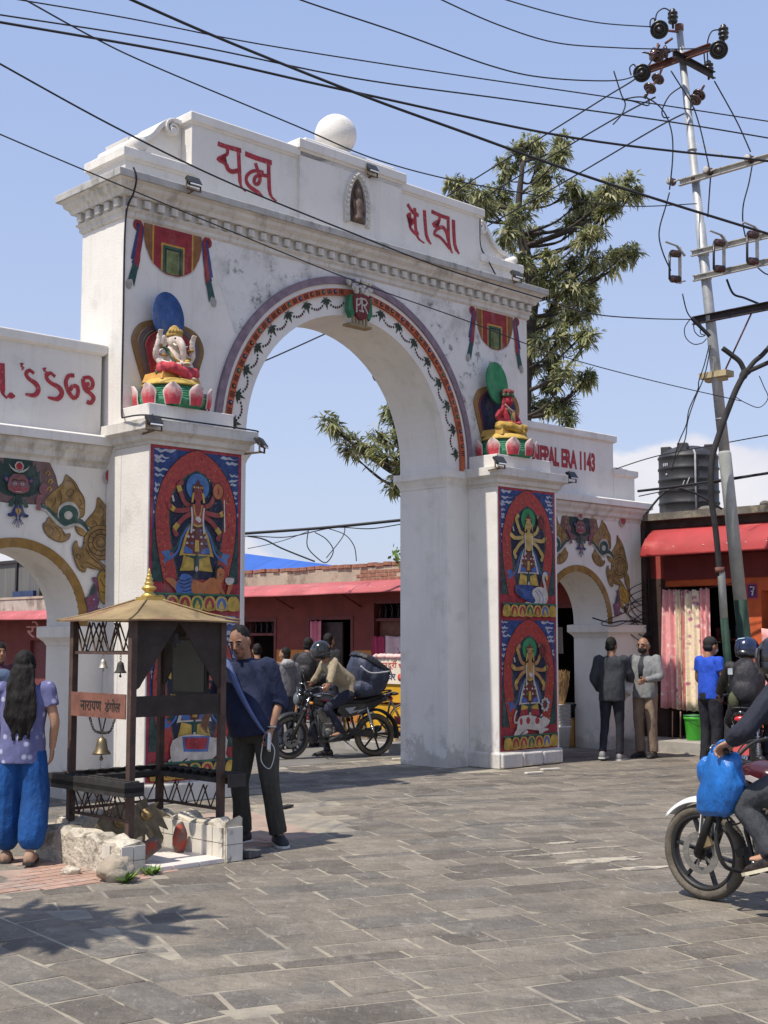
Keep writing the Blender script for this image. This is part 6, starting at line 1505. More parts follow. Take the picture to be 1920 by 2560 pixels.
cable('loose loop of wire right of the pole', [(1640, 812), (1650, 835), (1659, 860), (1640, 880), (1610, 870), (1590, 858)], 17.2, 17.2, .006, g3_)
# tangle of cables down the end of the right wing
m = MB(); rq = random.Random(2)
for k in range(16):
    v = rq.uniform(.72, .95); y0 = 3.4
    m.tube(spl([(9.87 + rq.uniform(0, .06), v + rq.uniform(-.1, .06), z_) for z_ in (3.5, 3.0, 2.5, 2.0, 1.7)], 5), rq.uniform(.006, .014), 5)
for k in range(7):
    z_ = rq.uniform(2.0, 2.6); m.tube(spl([(9.9, .75, z_), (9.6 - rq.random() * .3, .77, z_ - .15), (9.7, .76, z_ - .35), (9.95, .7, z_ - .4)], 5), .007, 5)
m.tube(spl([(9.75, .70, 1.94), (9.2, .70, 1.96), (8.9, .72, 1.93), (8.5, .75, 2.0)], 4), .012, 5); m.tube(spl([(9.75, .70, 1.93), (9.4, .69, 1.97), (9.0, .70, 1.88), (8.7, .74, 1.92), (9.3, .7, 2.1)], 4), .008, 5)
o = m.build('cable_tangle', wirem, None, 0, GO, (0, 0, GA)); tag(o, 'tangle of black cables down the end of the right wing beside the shop', 'cable')
# cable pinned up the corner of the gateway
m = MB(); m.tube(spl([(-.06, .30, 6.72), (-.03, .28, 6.6), (-.02, .35, 6.45), (-.015, .50, 6.2), (-.012, .512, 5.0), (-.012, .512, 4.2), (-.14, .3, 4.0)], 5), .011, 5); m.tube(spl([(-.14, .3, 3.99), (-.16, -.1, 3.97), (.1, -.14, 3.965), (1.2, -.13, 3.965), (1.36, -.1, 3.96)], 4), .009, 5)
tag(m.build('pinned_cable', wirem, None, 0, GO, (0, 0, GA)), 'black cable pinned up the left front corner of the gateway', 'cable')
m = MB(); m.tube(spl([(5.85, .6, 7.68), (5.84, .6, 7.4), (5.86, .6, 7.15), (6.0, .57, 6.95), (6.15, .55, 6.75)], 5), .010, 5); tag(m.build('pinned_cable', wirem, None, 0, GO, (0, 0, GA)), 'black cable hanging down the right end of the high parapet', 'cable')

# ================================================================ TREES
barkm = mat('dark_bark', (.055, .045, .038), .95, .3, 6, .7, 30)
leafm = [mat('silky_leaf_%d' % k, c, .55, .3, 2.0, 0, spec=.45) for k, c in enumerate(((.215, .24, .105), (.32, .335, .155), (.12, .145, .07), (.52, .50, .29)))]
for m_ in leafm:
    n, l = m_.node_tree.nodes, m_.node_tree.links
    tr = n.new('ShaderNodeBsdfTranslucent'); mxs = n.new('ShaderNodeMixShader'); mxs.inputs[0].default_value = .38
    src = n['Principled BSDF'].inputs['Base Color'].links[0].from_socket; l.new(src, tr.inputs[0])
    l.new(n['Principled BSDF'].outputs[0], mxs.inputs[1]); l.new(tr.outputs[0], mxs.inputs[2]); l.new(mxs.outputs[0], n['Material Output'].inputs[0])
def spray_tree(name, label, base, trunk, clusters, seed, lsz=.21, dens=1.5, pale=None):
    t = thing(name, label, 'tree', base); q = random.Random(seed); b = V(base)
    tm = MB(); cm = MB()
    tp = [V(p) - b for p in trunk]
    n_ = len(tp); tm.tube(spl([tuple(p) for p in tp], 5), [.26 * (1 - i / (5 * (n_ - 1) + 1)) + .03 for i in range(5 * (n_ - 1) + 1)], 9)
    TP = spl([tuple(p) for p in tp], 5)
    for (c, r) in clusters:
        c = V(c) - b
        j = min(range(len(TP)), key=lambda i: abs(TP[i][2] - (c.z - (c.xy - V(TP[i]).xy).length * .55)) )
        s = V(TP[j]); mid = s.lerp(c, .55) + V((0, 0, -.12 * (c - s).length + q.uniform(-.1, .1)))
        br = spl([tuple(s), tuple(mid), tuple(c)], 6); L = (c - s).length
        tm.tube(br, [max(.012, .055 * min(1, L / 2) * (1 - i / 13)) for i in range(len(br))], 6)
        dirb = (c - mid).normalized()
        tw = int(7 + r * 12)
        for k in range(tw):
            # twig from the branch into the cluster, sprays hang along it
            a = V(br[q.randint(len(br) // 2, len(br) - 1)]); d = V((q.gauss(0, 1), q.gauss(0, 1), q.gauss(.25, .8))).normalized()
            e = c + d * r * q.uniform(.3, .95)
            tm.tube([tuple(a), tuple(a.lerp(e, .6) + V((0, 0, -.05))), tuple(e)], [.014, .009, .004], 4)
            for w in range(int(9 * dens)):
                o = a.lerp(e, q.uniform(.45, 1.05)) + V((q.gauss(0, .05), q.gauss(0, .05), q.gauss(0, .05)))
                dd = (d * .8 + V((q.gauss(0, .6), q.gauss(0, .6), q.gauss(.2, .45)))).normalized()
                s1 = dd.orthogonal().normalized(); s1.rotate(Matrix.Rotation(q.uniform(0, 6.28), 3, dd))
                Ln = lsz * q.uniform(.55, 1.2); wd = Ln * q.uniform(.07, .15)
                dr = V((0, 0, -Ln * q.uniform(.2, .75)))
                mi = 3 if (q.random() < (.27 if pale is None else pale)) else q.choice((0, 0, 1, 1, 2))
                for u_ in range(q.choice((2, 3, 4))):          # three leaflets fanning from a point
                    ang = (u_ - 1) * .55 + q.uniform(-.3, .3)
                    d2 = (dd * math.cos(ang) + s1 * math.sin(ang)); n2 = d2.cross(V((0, 0, 1)));
                    n2 = n2.normalized() if n2.length > .01 else V((1, 0, 0))
                    p1 = o + d2 * Ln * .5 + dr * .25; p2 = o + d2 * Ln + dr
                    cm.add([o, p1 + n2 * wd, p2, p1 - n2 * wd], [(0, 1, 2, 3)], mi)
    tm.build('trunk', barkm, t); cm.build('crown', leafm, t)
    return t
TY = 27.5
cl = [(1155, 305, 34), (1120, 335, 45), (1085, 365, 48), (1160, 360, 45), (985, 395, 22), (992, 420, 18), (1030, 410, 20), (1035, 435, 20), (1075, 420, 45), (1060, 450, 30), (1220, 305, 20), (1212, 335, 24), (1195, 380, 36), (1180, 420, 40), (1245, 400, 25), (1262, 425, 34), (1330, 400, 30), (1358, 390, 18), (1372, 410, 16), (1300, 430, 32), (1275, 460, 38), (1320, 445, 24), (1235, 480, 38), (1265, 505, 30), (1290, 500, 22), (1120, 460, 40), (1095, 500, 34), (1150, 510, 36), (1195, 560, 38), (1180, 600, 44), (1225, 590, 36), (1250, 560, 26), (1290, 558, 26), (1330, 552, 16), (1352, 548, 16), (1372, 545, 11), (1245, 620, 34), (1275, 610, 20), (1265, 640, 30), (1200, 650, 40), (1180, 690, 40), (1235, 680, 34), (1280, 655, 18), (1210, 725, 30), (1260, 718, 16), (1278, 722, 14), (1165, 740, 34), (1200, 770, 34), (1225, 800, 32), (1190, 820, 36), (1265, 815, 18), (1280, 808, 10), (1165, 870, 36), (1200, 880, 30), (1235, 905, 24), (1225, 870, 18), (1150, 800, 30), (1140, 640, 34), (1140, 580, 30), (1130, 560, 26)]
q_ = random.Random(5)
cl3 = []
for (x, y, r) in cl:
    Y = TY + q_.uniform(-1.0, 1.0); cl3.append((AD(x, y, Y), max(.14, r * DS / FPX * TY * .82)))
tb_ = AD(1120, 1500, TY); tb_ = V((tb_.x, TY, 0))
trunk = [tb_, AD(1125, 1100, TY), AD(1130, 800, TY), AD(1150, 620, TY), AD(1120, 480, TY), AD(1130, 350, TY)]
spray_tree('tall_tree', 'tall open tree with drooping silvery leaves rising behind the right of the gateway', tb_, trunk, cl3, 3)
cl = [(840, 885, 20), (862, 915, 24), (850, 945, 20), (815, 935, 16), (795, 965, 18), (770, 955, 11), (830, 985, 20), (862, 985, 24), (855, 1020, 20), (872, 1045, 22), (705, 905, 10), (722, 920, 7), (750, 968, 7), (845, 1050, 12)]
Y_ = 25.5; cl3 = [(AD(x, y, Y_ + q_.uniform(-.5, .5)), max(.10, r * DS / FPX * Y_)) for x, y, r in cl]
tb2 = V((AD(960, 1400, Y_).x, Y_, 0))
t2 = spray_tree('slender_tree', 'slender tree whose leafy twigs show through the main arch beside the right pier', tb2, [tb2, AD(955, 1300, Y_), AD(950, 1150, Y_), AD(930, 1040, Y_), AD(900, 960, Y_), AD(880, 900, Y_)], cl3, 8, .22, .8, .15)
m = MB()
for pts in ([(905, 960), (870, 870), (845, 830), (812, 800)], [(860, 850), (832, 815), (822, 775)], [(850, 838), (828, 838)], [(835, 820), (812, 822), (805, 812)], [(800, 965), (760, 945), (728, 925), (700, 902)]):
    m.tube(spl([tuple(AD(x, y, Y_) - tb2) for x, y in pts], 4), .016, 5)
m.build('bare_twigs', barkm, t2)
# a street tree just left of the view; its shade falls across the flagstones
st0 = V((-6.0, 4.6, 0)); q_ = random.Random(12)
cl3 = [(V((-3.75 + q_.uniform(-1.1, .9), 6.15 + q_.uniform(-.35, .45), 4.6 + q_.uniform(-.4, .5))), .30) for k in range(5)]
spray_tree('street_tree', 'street tree beyond the left edge whose leaf shadow lies on the flagstones', st0, [st0, st0 + V((.1, .1, 2)), st0 + V((.6, .4, 3.6)), st0 + V((1.2, .9, 5.0))], cl3, 21, .5, .5)

# ================================================================ PEOPLE
def cloth(name, c, var=.15, sc=9, rough=.85, bump=.35, bsc=120, dirt=()):
    return mat(name, c, rough, var, sc, .75, 16, dirt=(((*[min(1, x * 1.7 + .01) for x in (c if not isinstance(c, str) else hexc(c))],), .52, .72, 22, (1, 1, .5), .35),) + tuple(dirt), stretch=(1, 1, .55), bdist=.03)
skin_m = mat('brown_skin', (.30, .155, .095), .55, .12, 14, .1, 150, spec=.4)
skin_l = mat('light_brown_skin', (.42, .235, .15), .55, .12, 14, .1, 150, spec=.4)
hair_m = mat('black_hair', (.011, .009, .008), .7, .5, 40, 1.0, 70, stretch=(1, 1, .2), spec=.25)
lip_m = mat('lip', (.20, .075, .06), .5, .1); eyew = mat('eye_white', (.30, .26, .23), .3, .05, 5, 0); eyed = mat('eye_dark', (.015, .01, .008), .2, .05, 5, 0)
blackshoe = mat('black_shoe', (.018, .018, .02), .6, .2, 20, .3, 90); sole_w = mat('white_sole', (.62, .60, .56), .7, .15, 20, .2, 60); sole_b = mat('dark_sole', (.03, .028, .026), .8)
def RM(yaw=0, pitch=0, roll=0): return (Matrix.Rotation(R(yaw), 3, 'Z') @ Matrix.Rotation(R(pitch), 3, 'X') @ Matrix.Rotation(R(roll), 3, 'Y'))
BASE = dict(pelvis=(0, 0, .93), waist=(0, 0, 1.07), chest=(0, .01, 1.27), neck=(0, -.015, 1.445), head=(0, .03, 1.59),
            shR=(.185, -.005, 1.40), elR=(.235, -.03, 1.13), wrR=(.245, .03, .89), hipR=(.09, 0, .90), knR=(.10, .02, .50), anR=(.10, -.02, .085), ftR=(.12, .13, .03))
def hand(mb, w, d, n_, size=1.0, curl=.4, thumb=1):
    "palm with four unequal bent fingers and a thumb leaving its side; d along the hand, n_ out of the palm"
    w, d, n_ = V(w), V(d).normalized(), V(n_); n_ = (n_ - d * n_.dot(d)).normalized(); s = d.cross(n_) * thumb
    P = lambda a, b, c: tuple(w + d * a * size + s * b * size + n_ * c * size)
    mb.loft([[P(a, b * wd, c * th) for b, c in circ((0, 0), 1, 8)] for a, wd, th in ((-.01, .026, .02), (.02, .032, .018), (.055, .042, .017), (.085, .042, .014), (.095, .036, .01))])
    for k, (b, L) in enumerate(((-.031, .066), (-.011, .078), (.011, .072), (.031, .056))):
        c1 = curl * .5; c2 = curl * 1.3
        p0 = (.07, b, 0); p1 = (.09 + L * .4 * math.cos(c1), b * 1.05, L * .4 * math.sin(c1)); p2 = (p1[0] + L * .33 * math.cos(c2), b * 1.08, p1[2] + L * .33 * math.sin(c2)); p3 = (p2[0] + L * .3 * math.cos(c2 * 1.4), b * 1.08, p2[2] + L * .3 * math.sin(c2 * 1.4))
        mb.tube([P(*p0), P(*p1), P(*p2), P(*p3)], [.0105 * size, .0098 * size, .009 * size, .0075 * size], 7)
    mb.tube([P(.015, .028, .006), P(.045, .055, .014), P(.075, .062, .024), P(.098, .056, .03)], [.014 * size, .0125 * size, .011 * size, .0085 * size], 7)
def ring(p, s, t, rx, ry, n=14, sq=1.0):
    p, s, t = V(p), V(s), V(t).normalized(); s = (s - t * s.dot(t)).normalized(); f = t.cross(s)
    return [tuple(p + s * rx * math.copysign(abs(math.cos(a)) ** sq, math.cos(a)) + f * ry * math.copysign(abs(math.sin(a)) ** sq, math.sin(a))) for a in [2 * math.pi * k / n for k in range(n)]]
def torso(mb, J, prof, sd):
    "prof: list of (spine parameter 0..1 pelvis->neck, half width, half depth, forward shift)"
    S = spl([J['pelvis'], J['waist'], J['chest'], J['neck']], 8); n = len(S) - 1; rs = []
    for t, rx, ry, dy in prof:
        i = t * n; k = max(0, min(n - 1, int(math.floor(i)))); p = V(S[k]).lerp(V(S[k + 1]), i - k); tg = V(S[min(n, k + 1)]) - V(S[max(0, k)])
        f = tg.normalized().cross(V(sd)).normalized() if False else V(sd).cross(tg).normalized() * -1
        rs.append(ring(p - f * 0 + tg.normalized().cross(V(sd).normalized()) * dy, sd, tg, rx, ry, 16, .85))
    mb.loft(rs)
def limb(mb, pts, rad, n=10, k=5):
    q = spl([tuple(p) for p in pts], k); m = len(q) - 1
    r = []
    for i in range(m + 1):
        t = i / m * (len(rad) - 1); a = min(int(t), len(rad) - 2); r.append(rad[a] + (rad[a + 1] - rad[a]) * (t - a))
    mb.tube(q, r, n)
def person(label, loc_, face, J=None, top=None, bottom=None, shoes=blackshoe, sole=sole_b, hair='short', skin=skin_m, hd=(0, 0, 0), vox=.010, sc=1.0, hands=((0, 0, -1, .4), (0, 0, -1, .4)), seed=1, sleeve='long', hem=-.08, belly=0, loose=1.0, fold=.007, group=None, feet=True, hairm=None, tone=None, face_on=True):
    J = dict(J or {}); B = dict(BASE)
    for k in list(B):
        if k.endswith('R'): B[k[:-1] + 'L'] = (-B[k][0], B[k][1], B[k][2])
    B.update(J); J = {k: V(v) for k, v in B.items()}
    t = thing('person', label, 'person', loc_, face, group); t.scale = (sc, sc, sc)
    sd = (J['shR'] - J['shL']); hs = (J['hipR'] - J['hipL'])
    Mh = RM(*hd); H = J['head']; h = lambda x, y, z: tuple(H + Mh @ V((x, y, z)))
    b = MB()
    torso(b, J, [(.0, .12, .085, 0), (.33, .115, .08, 0), (.66, .135, .09, 0), (.86, .13, .08, 0), (.97, .06, .055, 0)], sd)
    limb(b, [J['neck'] - (J['neck'] - J['chest']) * .25, J['neck'], H + Mh @ V((0, -.02, -.06))], [.062, .058, .056])
    b.ball(H, (.076, .096, .112), 16, 12, M=Mh); b.ball(h(0, .022, -.062), (.058, .066, .062), 12, 9, M=Mh); b.ball(h(0, .072, -.098), (.024, .02, .02), 8, 6, M=Mh)
    b.tube([h(0, .088, .02), h(0, .108, -.012), h(0, .112, -.03)], [.009, .013, .017], 8); b.ball(h(0, .098, -.036), (.022, .012, .010), 8, 5, M=Mh)
    for s_ in (-1, 1):
        b.ball(h(s_ * .078, -.005, -.012), (.010, .022, .034), 8, 6, M=Mh); b.ball(h(s_ * .035, .078, .028), (.028, .014, .009), 8, 5, M=Mh); b.ball(h(s_ * .045, .062, -.03), (.022, .022, .022), 8, 6, M=Mh)
    b.ball(h(0, .088, -.066), (.024, .012, .011), 8, 5, M=Mh)
    for s_, S in ((1, 'R'), (-1, 'L')):
        sh, el_, wr = J['sh' + S], J['el' + S], J['wr' + S]
        limb(b, [sh, sh.lerp(el_, .5), el_, el_.lerp(wr, .4), wr], [.05, .045, .038, .037, .026])
        hx, hy, hz, cu_ = hands[0 if S == 'R' else 1][:4]
        d = (wr - el_).normalized(); d = (d + V((hx, hy, hz)) * .8).normalized()
        hand(b, wr, d, hands[0 if S == 'R' else 1][4] if len(hands[0 if S == 'R' else 1]) > 4 else V((-s_, .2, 0)), 1.0, cu_, s_)
        hp, kn, an, ft = J['hip' + S], J['kn' + S], J['an' + S], J['ft' + S]
        limb(b, [J['pelvis'].lerp(hp, .9), hp.lerp(kn, .5), kn, kn.lerp(an, .35), an], [.075, .062, .048, .046, .034])
        if feet: b.loft([ring(an.lerp(ft, a) + V((0, 0, c)), V((1, 0, 0)), (ft - an), w_, h_) for a, c, w_, h_ in ((-.2, 0, .03, .03), (.2, -.01, .034, .035), (.7, -.01, .042, .024), (1.05, 0, .038, .014))])
    hands_face = sculpt('body', b, vox * .72, [skin if tone is None else tone], t, None, 2)
    # clothes
    tm = top; k_ = loose
    if tm:
        c = MB(); lo = hem
        torso(c, J, [(lo, .178 * k_, .128 * k_ + belly * .5, belly * .3), (.18, .172 * k_, .125 * k_ + belly, belly * .6), (.36, .168 * k_, .122 * k_ + belly * .8, belly * .5), (.60, .188 * k_, .125, .005), (.80, .182 * k_, .112, 0), (.90, .150, .095, 0), (.95, .11, .085, 0), (.985, .075, .072, 0), (1.02, .068, .066, 0)], sd)
        for S in 'RL':
            sh, el_, wr = J['sh' + S], J['el' + S], J['wr' + S]; s0 = sh.lerp(J['chest'], .25)
            if sleeve == 'long': limb(c, [s0, sh, sh.lerp(el_, .5), el_, el_.lerp(wr, .5), el_.lerp(wr, .95)], [.062, .066 * k_, .062 * k_, .057 * k_, .052 * k_, .043 * k_])
            elif sleeve == 'elbow': limb(c, [s0, sh, sh.lerp(el_, .55), el_, el_.lerp(wr, .22)], [.062, .069 * k_, .065 * k_, .062 * k_, .058 * k_])
            else: limb(c, [s0, sh, sh.lerp(el_, .35), sh.lerp(el_, .55)], [.06, .068 * k_, .068 * k_, .068 * k_])
        sculpt('top', c, vox, tm, t, None, 3, fold, 9, seed)
    if bottom:
        kind, bm = bottom if isinstance(bottom, tuple) else ('trousers', bottom)
        c = MB()
        up = (J['waist'] - J['pelvis'])
        c.loft([ring(J['pelvis'] + up * a, hs, up, w_, d_ + belly * .4, 14) for a, w_, d_ in ((.75, .155, .112), (.2, .172, .125), (-.3, .165, .122), (-.65, .11, .09))])
        for S in 'RL':
            hp, kn, an = J['hip' + S], J['kn' + S], J['an' + S]
            if kind == 'harem': limb(c, [hp, hp.lerp(kn, .5), kn, kn.lerp(an, .5), kn.lerp(an, .8), kn.lerp(an, .95)], [.105, .115, .115, .12, .10, .05])
            else: limb(c, [hp, hp.lerp(kn, .45), kn, kn.lerp(an, .4), kn.lerp(an, 1.0)], [.106, .096, .077, .073, .074] if kind == 'trousers' else [.098, .084, .064, .058, .055])
        sculpt('trousers', c, vox, bm, t, None, 3, fold * 1.1, 8, seed + 5)
    if shoes:
        for S in 'RL':
            an, ft = J['an' + S], J['ft' + S]; d = (ft - an); d.z = d.z if abs(ft.z - .03) > .05 else d.z; fd = V((d.x, d.y, 0)).normalized() if abs(ft.z - .03) < .1 and an.z < .2 else d.normalized()
            upv = V((0, 0, 1)) if fd.z ** 2 < .5 else V((0, -1, 0)); s2 = fd.cross(upv).normalized(); u2 = s2.cross(fd)
            o = V((an.x, an.y, an.z - .055))
            m = MB(); q = lambda a, w_, z0, z1: [tuple(o + fd * a * 1.12 + s2 * w_ * 1.14 * x + u2 * (z0 if y < 0 else z1) * abs(y) ** .6) for x, y in circ((0, 0), 1, 12)]
            m.loft([q(-.075, .022, -.02, .03), q(-.06, .036, -.03, .06), q(-.01, .040, -.03, .075), q(.05, .042, -.03, .055), q(.11, .046, -.03, .035), (q(.16, .040, -.03, .02)), q(.19, .02, -.026, .0)])
            so = m.build('shoe', shoes, t)
            m = MB(); m.prism([(-.085, -.02), (-.07, -.04), (.0, -.036), (.1, -.05), (.16, -.045), (.2, -.015), (.2, .015), (.16, .045), (.1, .05), (0, .036), (-.07, .04), (-.085, .02)], lambda a, b_, tt: tuple(o + fd * a * 1.14 + s2 * b_ * 1.14 + u2 * tt), -.034, -.014); m.build('sole', sole, so)
    hm = hairm or hair_m
    c = MB()
    if hair == 'short':
        c.ball(h(0, -.022, .026), (.081, .090, .099), 16, 11, M=Mh); c.ball(h(0, -.045, -.03), (.077, .062, .06), 12, 8, M=Mh)
        sculpt('hair', c, .011, hm, t, None, 1, .006, 22, seed)
    elif hair == 'balding':
        c.ball(h(0, -.045, -.02), (.083, .062, .06), 14, 9, M=Mh)
        for s_ in (-1, 1): c.ball(h(s_ * .068, -.01, .005), (.016, .04, .04), 8, 6, M=Mh)
        sculpt('hair', c, .011, hm, t, None, 1, .004, 22, seed)
    elif hair == 'long':
        c.ball(h(0, -.018, .02), (.09, .102, .112), 16, 11, M=Mh)
        L = [h(0, -.06, .0), h(0, -.105, -.12), h(.0, -.145, -.27), h(.0, -.155, -.42), h(0.02, -.15, -.50), h(.02, -.145, -.57)]
        c.loft([ring(p, (1, 0, 0), (0, .1, -1), w_, d_, 14) for p, w_, d_ in zip(L, (.086, .094, .104, .098, .07, .02), (.085, .062, .05, .045, .035, .012))])
        for q in range(26):
            x = -.1 + .2 * q / 25; c.tube(spl([h(x * .7, -.09, .0), h(x * 1.05 + .01 * math.sin(q * 3), -.15, -.2), h(x * 1.1 + .015 * math.sin(q * 5), -.175, -.4), h(x * .8 + .03 * math.sin(q * 7), -.17, -.50 - .05 * (q % 3))], 4), [.018] * 9 + [.015, .011, .008, .006], 6)
        sculpt('hair', c, .010, hm, t, None, 1, .010, 18, seed)
    elif hair == 'cap':
        c.ball(h(0, -.012, .045), (.086, .1, .085), 16, 10, M=Mh); c.ball(h(0, -.05, -.015), (.08, .062, .05), 12, 8, M=Mh)
        c.loft([[h(x, y + .07, .05 + dz) for x, y in circ((0, 0), .075, 14, ry=.10)] for dz in (-.006, .006)])
        sculpt('cap', c, .010, hairm or cloth('black_cap_cloth', (.02, .018, .02)), t, None, 1)
        c = MB(); c.ball(h(0, -.045, -.04), (.074, .05, .045), 12, 8, M=Mh); sculpt('hair', c, .011, hair_m, t, None, 1, .004, 22)
    elif hair == 'helmet':
        pass
    if face_on and hair != 'helmet':
        for s_ in (-1, 1):
            m = MB(); m.ball(h(s_ * .033, .084, .006), (.016, .009, .008), 8, 6, M=Mh); e = m.build('eye', eyew, t); m = MB(); m.ball(h(s_ * .033, .0915, .006), (.007, .004, .0065), 7, 5, M=Mh); m.build('pupil', eyed, e)
            m = MB(); m.tube([h(s_ * .014, .094, .028), h(s_ * .036, .094, .034), h(s_ * .056, .078, .027)], [.005, .006, .003], 6); m.build('eyebrow', hair_m, t)
        m = MB(); m.tube([h(-.024, .088, -.064), h(0, .099, -.062), h(.024, .088, -.064)], [.003, .007, .003], 6); m.build('mouth', lip_m, t)
    t['_h'] = 1; del t['_h']
    return t, h, J
def helmet(t, h, Mh, shell, name='helmet', r=1.0):
    m = MB(); m.ball(h(0, -.005, .02), (.128 * r, .148 * r, .14 * r), 20, 14, M=Mh); 
    hb = m.build(name, shell, t); 
    m = MB(); m.loft([[h(x * r, y * r, z) for x, y in circ((0, -.005), 1, 18)] for z in ()] or [[h(x, y - .005, -.085) for x, y in circ((0, 0), .112 * r, 18, ry=.13 * r)], [h(x, y - .005, -.01) for x, y in circ((0, 0), .127 * r, 18, ry=.147 * r)]]); m.build('helmet_rim', mat('helmet_black', (.012, .012, .014), .35, .1, 5, 0, coat=.5), hb)
    m = MB(); L = []
    for zz, kk in ((-.045, 1.0), (.0, 1.02), (.045, 1.0), (.075, .95)):
        L.append([h(.134 * r * kk * math.sin(R(a)), .154 * r * kk * math.cos(R(a)) - .005, zz) for a in range(-68, 69, 8)])
    m.loft(L, 0, True, False, False); v = m.build('visor', mat('dark_visor', (.02, .02, .025), .08, .05, 5, 0, spec=.8, coat=.6), hb)
    return hb
def yawto(dx, dy): return math.atan2(dy, dx) - math.pi / 2

# the man in navy beside the shrine
navy = cloth('navy_knit', (.013, .019, .052), .2, 7, .9, .5, 160); olive = cloth('dark_olive_drill', (.050, .047, .038), .2, 6, .9, .4, 90)
t, h, J = person('man in navy jumper with a pale sash, looking down beside the iron shrine', (-1.07, 11.1, 0), yawto(-.42, -.9),
    dict(pelvis=(.0, 0, .90), waist=(.02, .02, 1.06), chest=(.05, .04, 1.27), neck=(.075, .05, 1.445), head=(.085, .11, 1.595), shR=(.255, .06, 1.39), shL=(-.125, .03, 1.395), elR=(.32, .06, 1.13), wrR=(.30, .24, 1.0), elL=(-.20, -.03, 1.13), wrL=(-.19, .08, .90), hipR=(.09, 0, .88), hipL=(-.09, 0, .88), knR=(.11, .04, .49), anR=(.12, -.02, .085), ftR=(.14, .13, .03), knL=(-.15, .02, .48), anL=(-.19, -.05, .085), ftL=(-.29, .06, .03)),
    navy, olive, blackshoe, sole_w, 'short', skin_m, (6, -24, 4), .0095, 1.045, ((0, 0, -.6, .6), (0, .2, -1, .9)), 3, 'elbow', -.12, .055, 1.14, .009)
sash = MB(); L = []
for q in range(13):
    tt = q / 12; a = V(J['neck']).lerp(V(J['pelvis']), tt) + V((.10 - .26 * tt, .148 + .075 * math.sin(tt * 2.7), .03 - .02 * tt)); L.append([tuple(a + V((.055, -.02, .05))), tuple(a + V((.012, .01, .01))), tuple(a + V((-.03, .012, -.025))), tuple(a + V((-.065, -.008, -.06)))])
sash.loft(L, 0, True, False, False); o = sash.build('sash', cloth('pale_blue_sash', (.095, .125, .26)), t); o.modifiers.new('t', 'SOLIDIFY').thickness = .006
wp = J['wrL']; m = MB(); m.tube([tuple(wp + V((.0, 0, .025)) + V((.036 * math.cos(a), .036 * math.sin(a), 0))) for a in [k * .6283 for k in range(11)]], .008, 6); m.build('wristwatch', mat('steel_strap', (.45, .43, .38), .35, .1, 9, 0, metal=.7), t)
pk = t.matrix_basis @ V((wp.x, wp.y + .07, wp.z - .09))
def tw(t, p): return Matrix.Translation(t.location) @ Matrix.Rotation(t.rotation_euler.z, 4, 'Z') @ Matrix.Scale(t.scale[0], 4) @ V(p)
m = MB(); m.box((0, 0, 0), (.02, .09, .14), rot=Euler((.3, 0, .4))).box((.01, .012, -.005), (.016, .08, .12), 1, Euler((.2, .2, .4)))
tag(m.build('phone', [mat('white_plastic_case', (.62, .62, .60), .4, .1), mat('black_glass', (.02, .02, .03), .15)], None, .003, tw(t, (wp.x - .03, wp.y + .08, wp.z - .09)), (0, 0, t.rotation_euler.z)), 'white and black phone held in the hanging hand of the man in navy', 'phone')
m = MB(); m.tube(spl([(0, 0, 0), (.06, .02, -.1), (.02, .05, -.25), (-.05, .02, -.18), (-.03, 0, -.02)], 5), .004, 5); tag(m.build('cord', mat('white_cord', (.6, .6, .6), .6), None, 0, tw(t, (wp.x, wp.y + .06, wp.z - .06))), 'thin pale cord dangling from the hand of the man in navy', 'cord')

# the woman walking away at the left
lav = cloth_mat('lavender_print', (.125, .13, .27), (.42, .43, .58), (.15, .155, .30), 13)
lav.node_tree.nodes['Mapping.001'].inputs['Scale'].default_value = (1, 1, 1)
bluep = cloth('royal_blue_cotton', (.005, .062, .225), .25, 5, .85, .3, 80)
person('woman with long black hair in lavender print top and royal blue trousers, seen from behind', (-2.74, 10.12, 0), yawto(-.12, .99),
    dict(elR=(.26, -.03, 1.14), wrR=(.235, .04, .92), elL=(-.30, .02, 1.15), wrL=(-.33, .12, .95), knR=(.12, -.02, .5), anR=(.10, -.13, .11), ftR=(.10, .01, .03), knL=(-.11, .05, .5), anL=(-.12, .1, .085), ftL=(-.14, .25, .03)),
    lav, ('harem', bluep), mat('tan_sandal', (.30, .19, .13), .8), sole_b, 'long', skin_l, (0, 0, 0), .0095, .93, ((0, .2, -1, .5), (0, .2, -1, .5)), 5, 'short', -.5, .02, 1.05, .008)
# people cut by the left edge
person('person in a slate blue shirt standing at the left edge behind the woman', (-3.40, 11.3, 0), yawto(.1, .99), dict(elR=(.27, .05, 1.15), wrR=(.22, .2, 1.0)), cloth('slate_blue_shirt', (.07, .10, .17)), cloth('dark_denim', (.03, .035, .06)), hair='short', vox=.014, seed=8, sc=.98)
person('dark haired person in white and plum at the far left under the small arch', (-4.42, 15.2, 0), yawto(.6, -.8), dict(), cloth('plum_shawl', (.10, .03, .06)), cloth('dark_denim', (.03, .035, .06)), hair='long', vox=.016, seed=9, sc=.96)

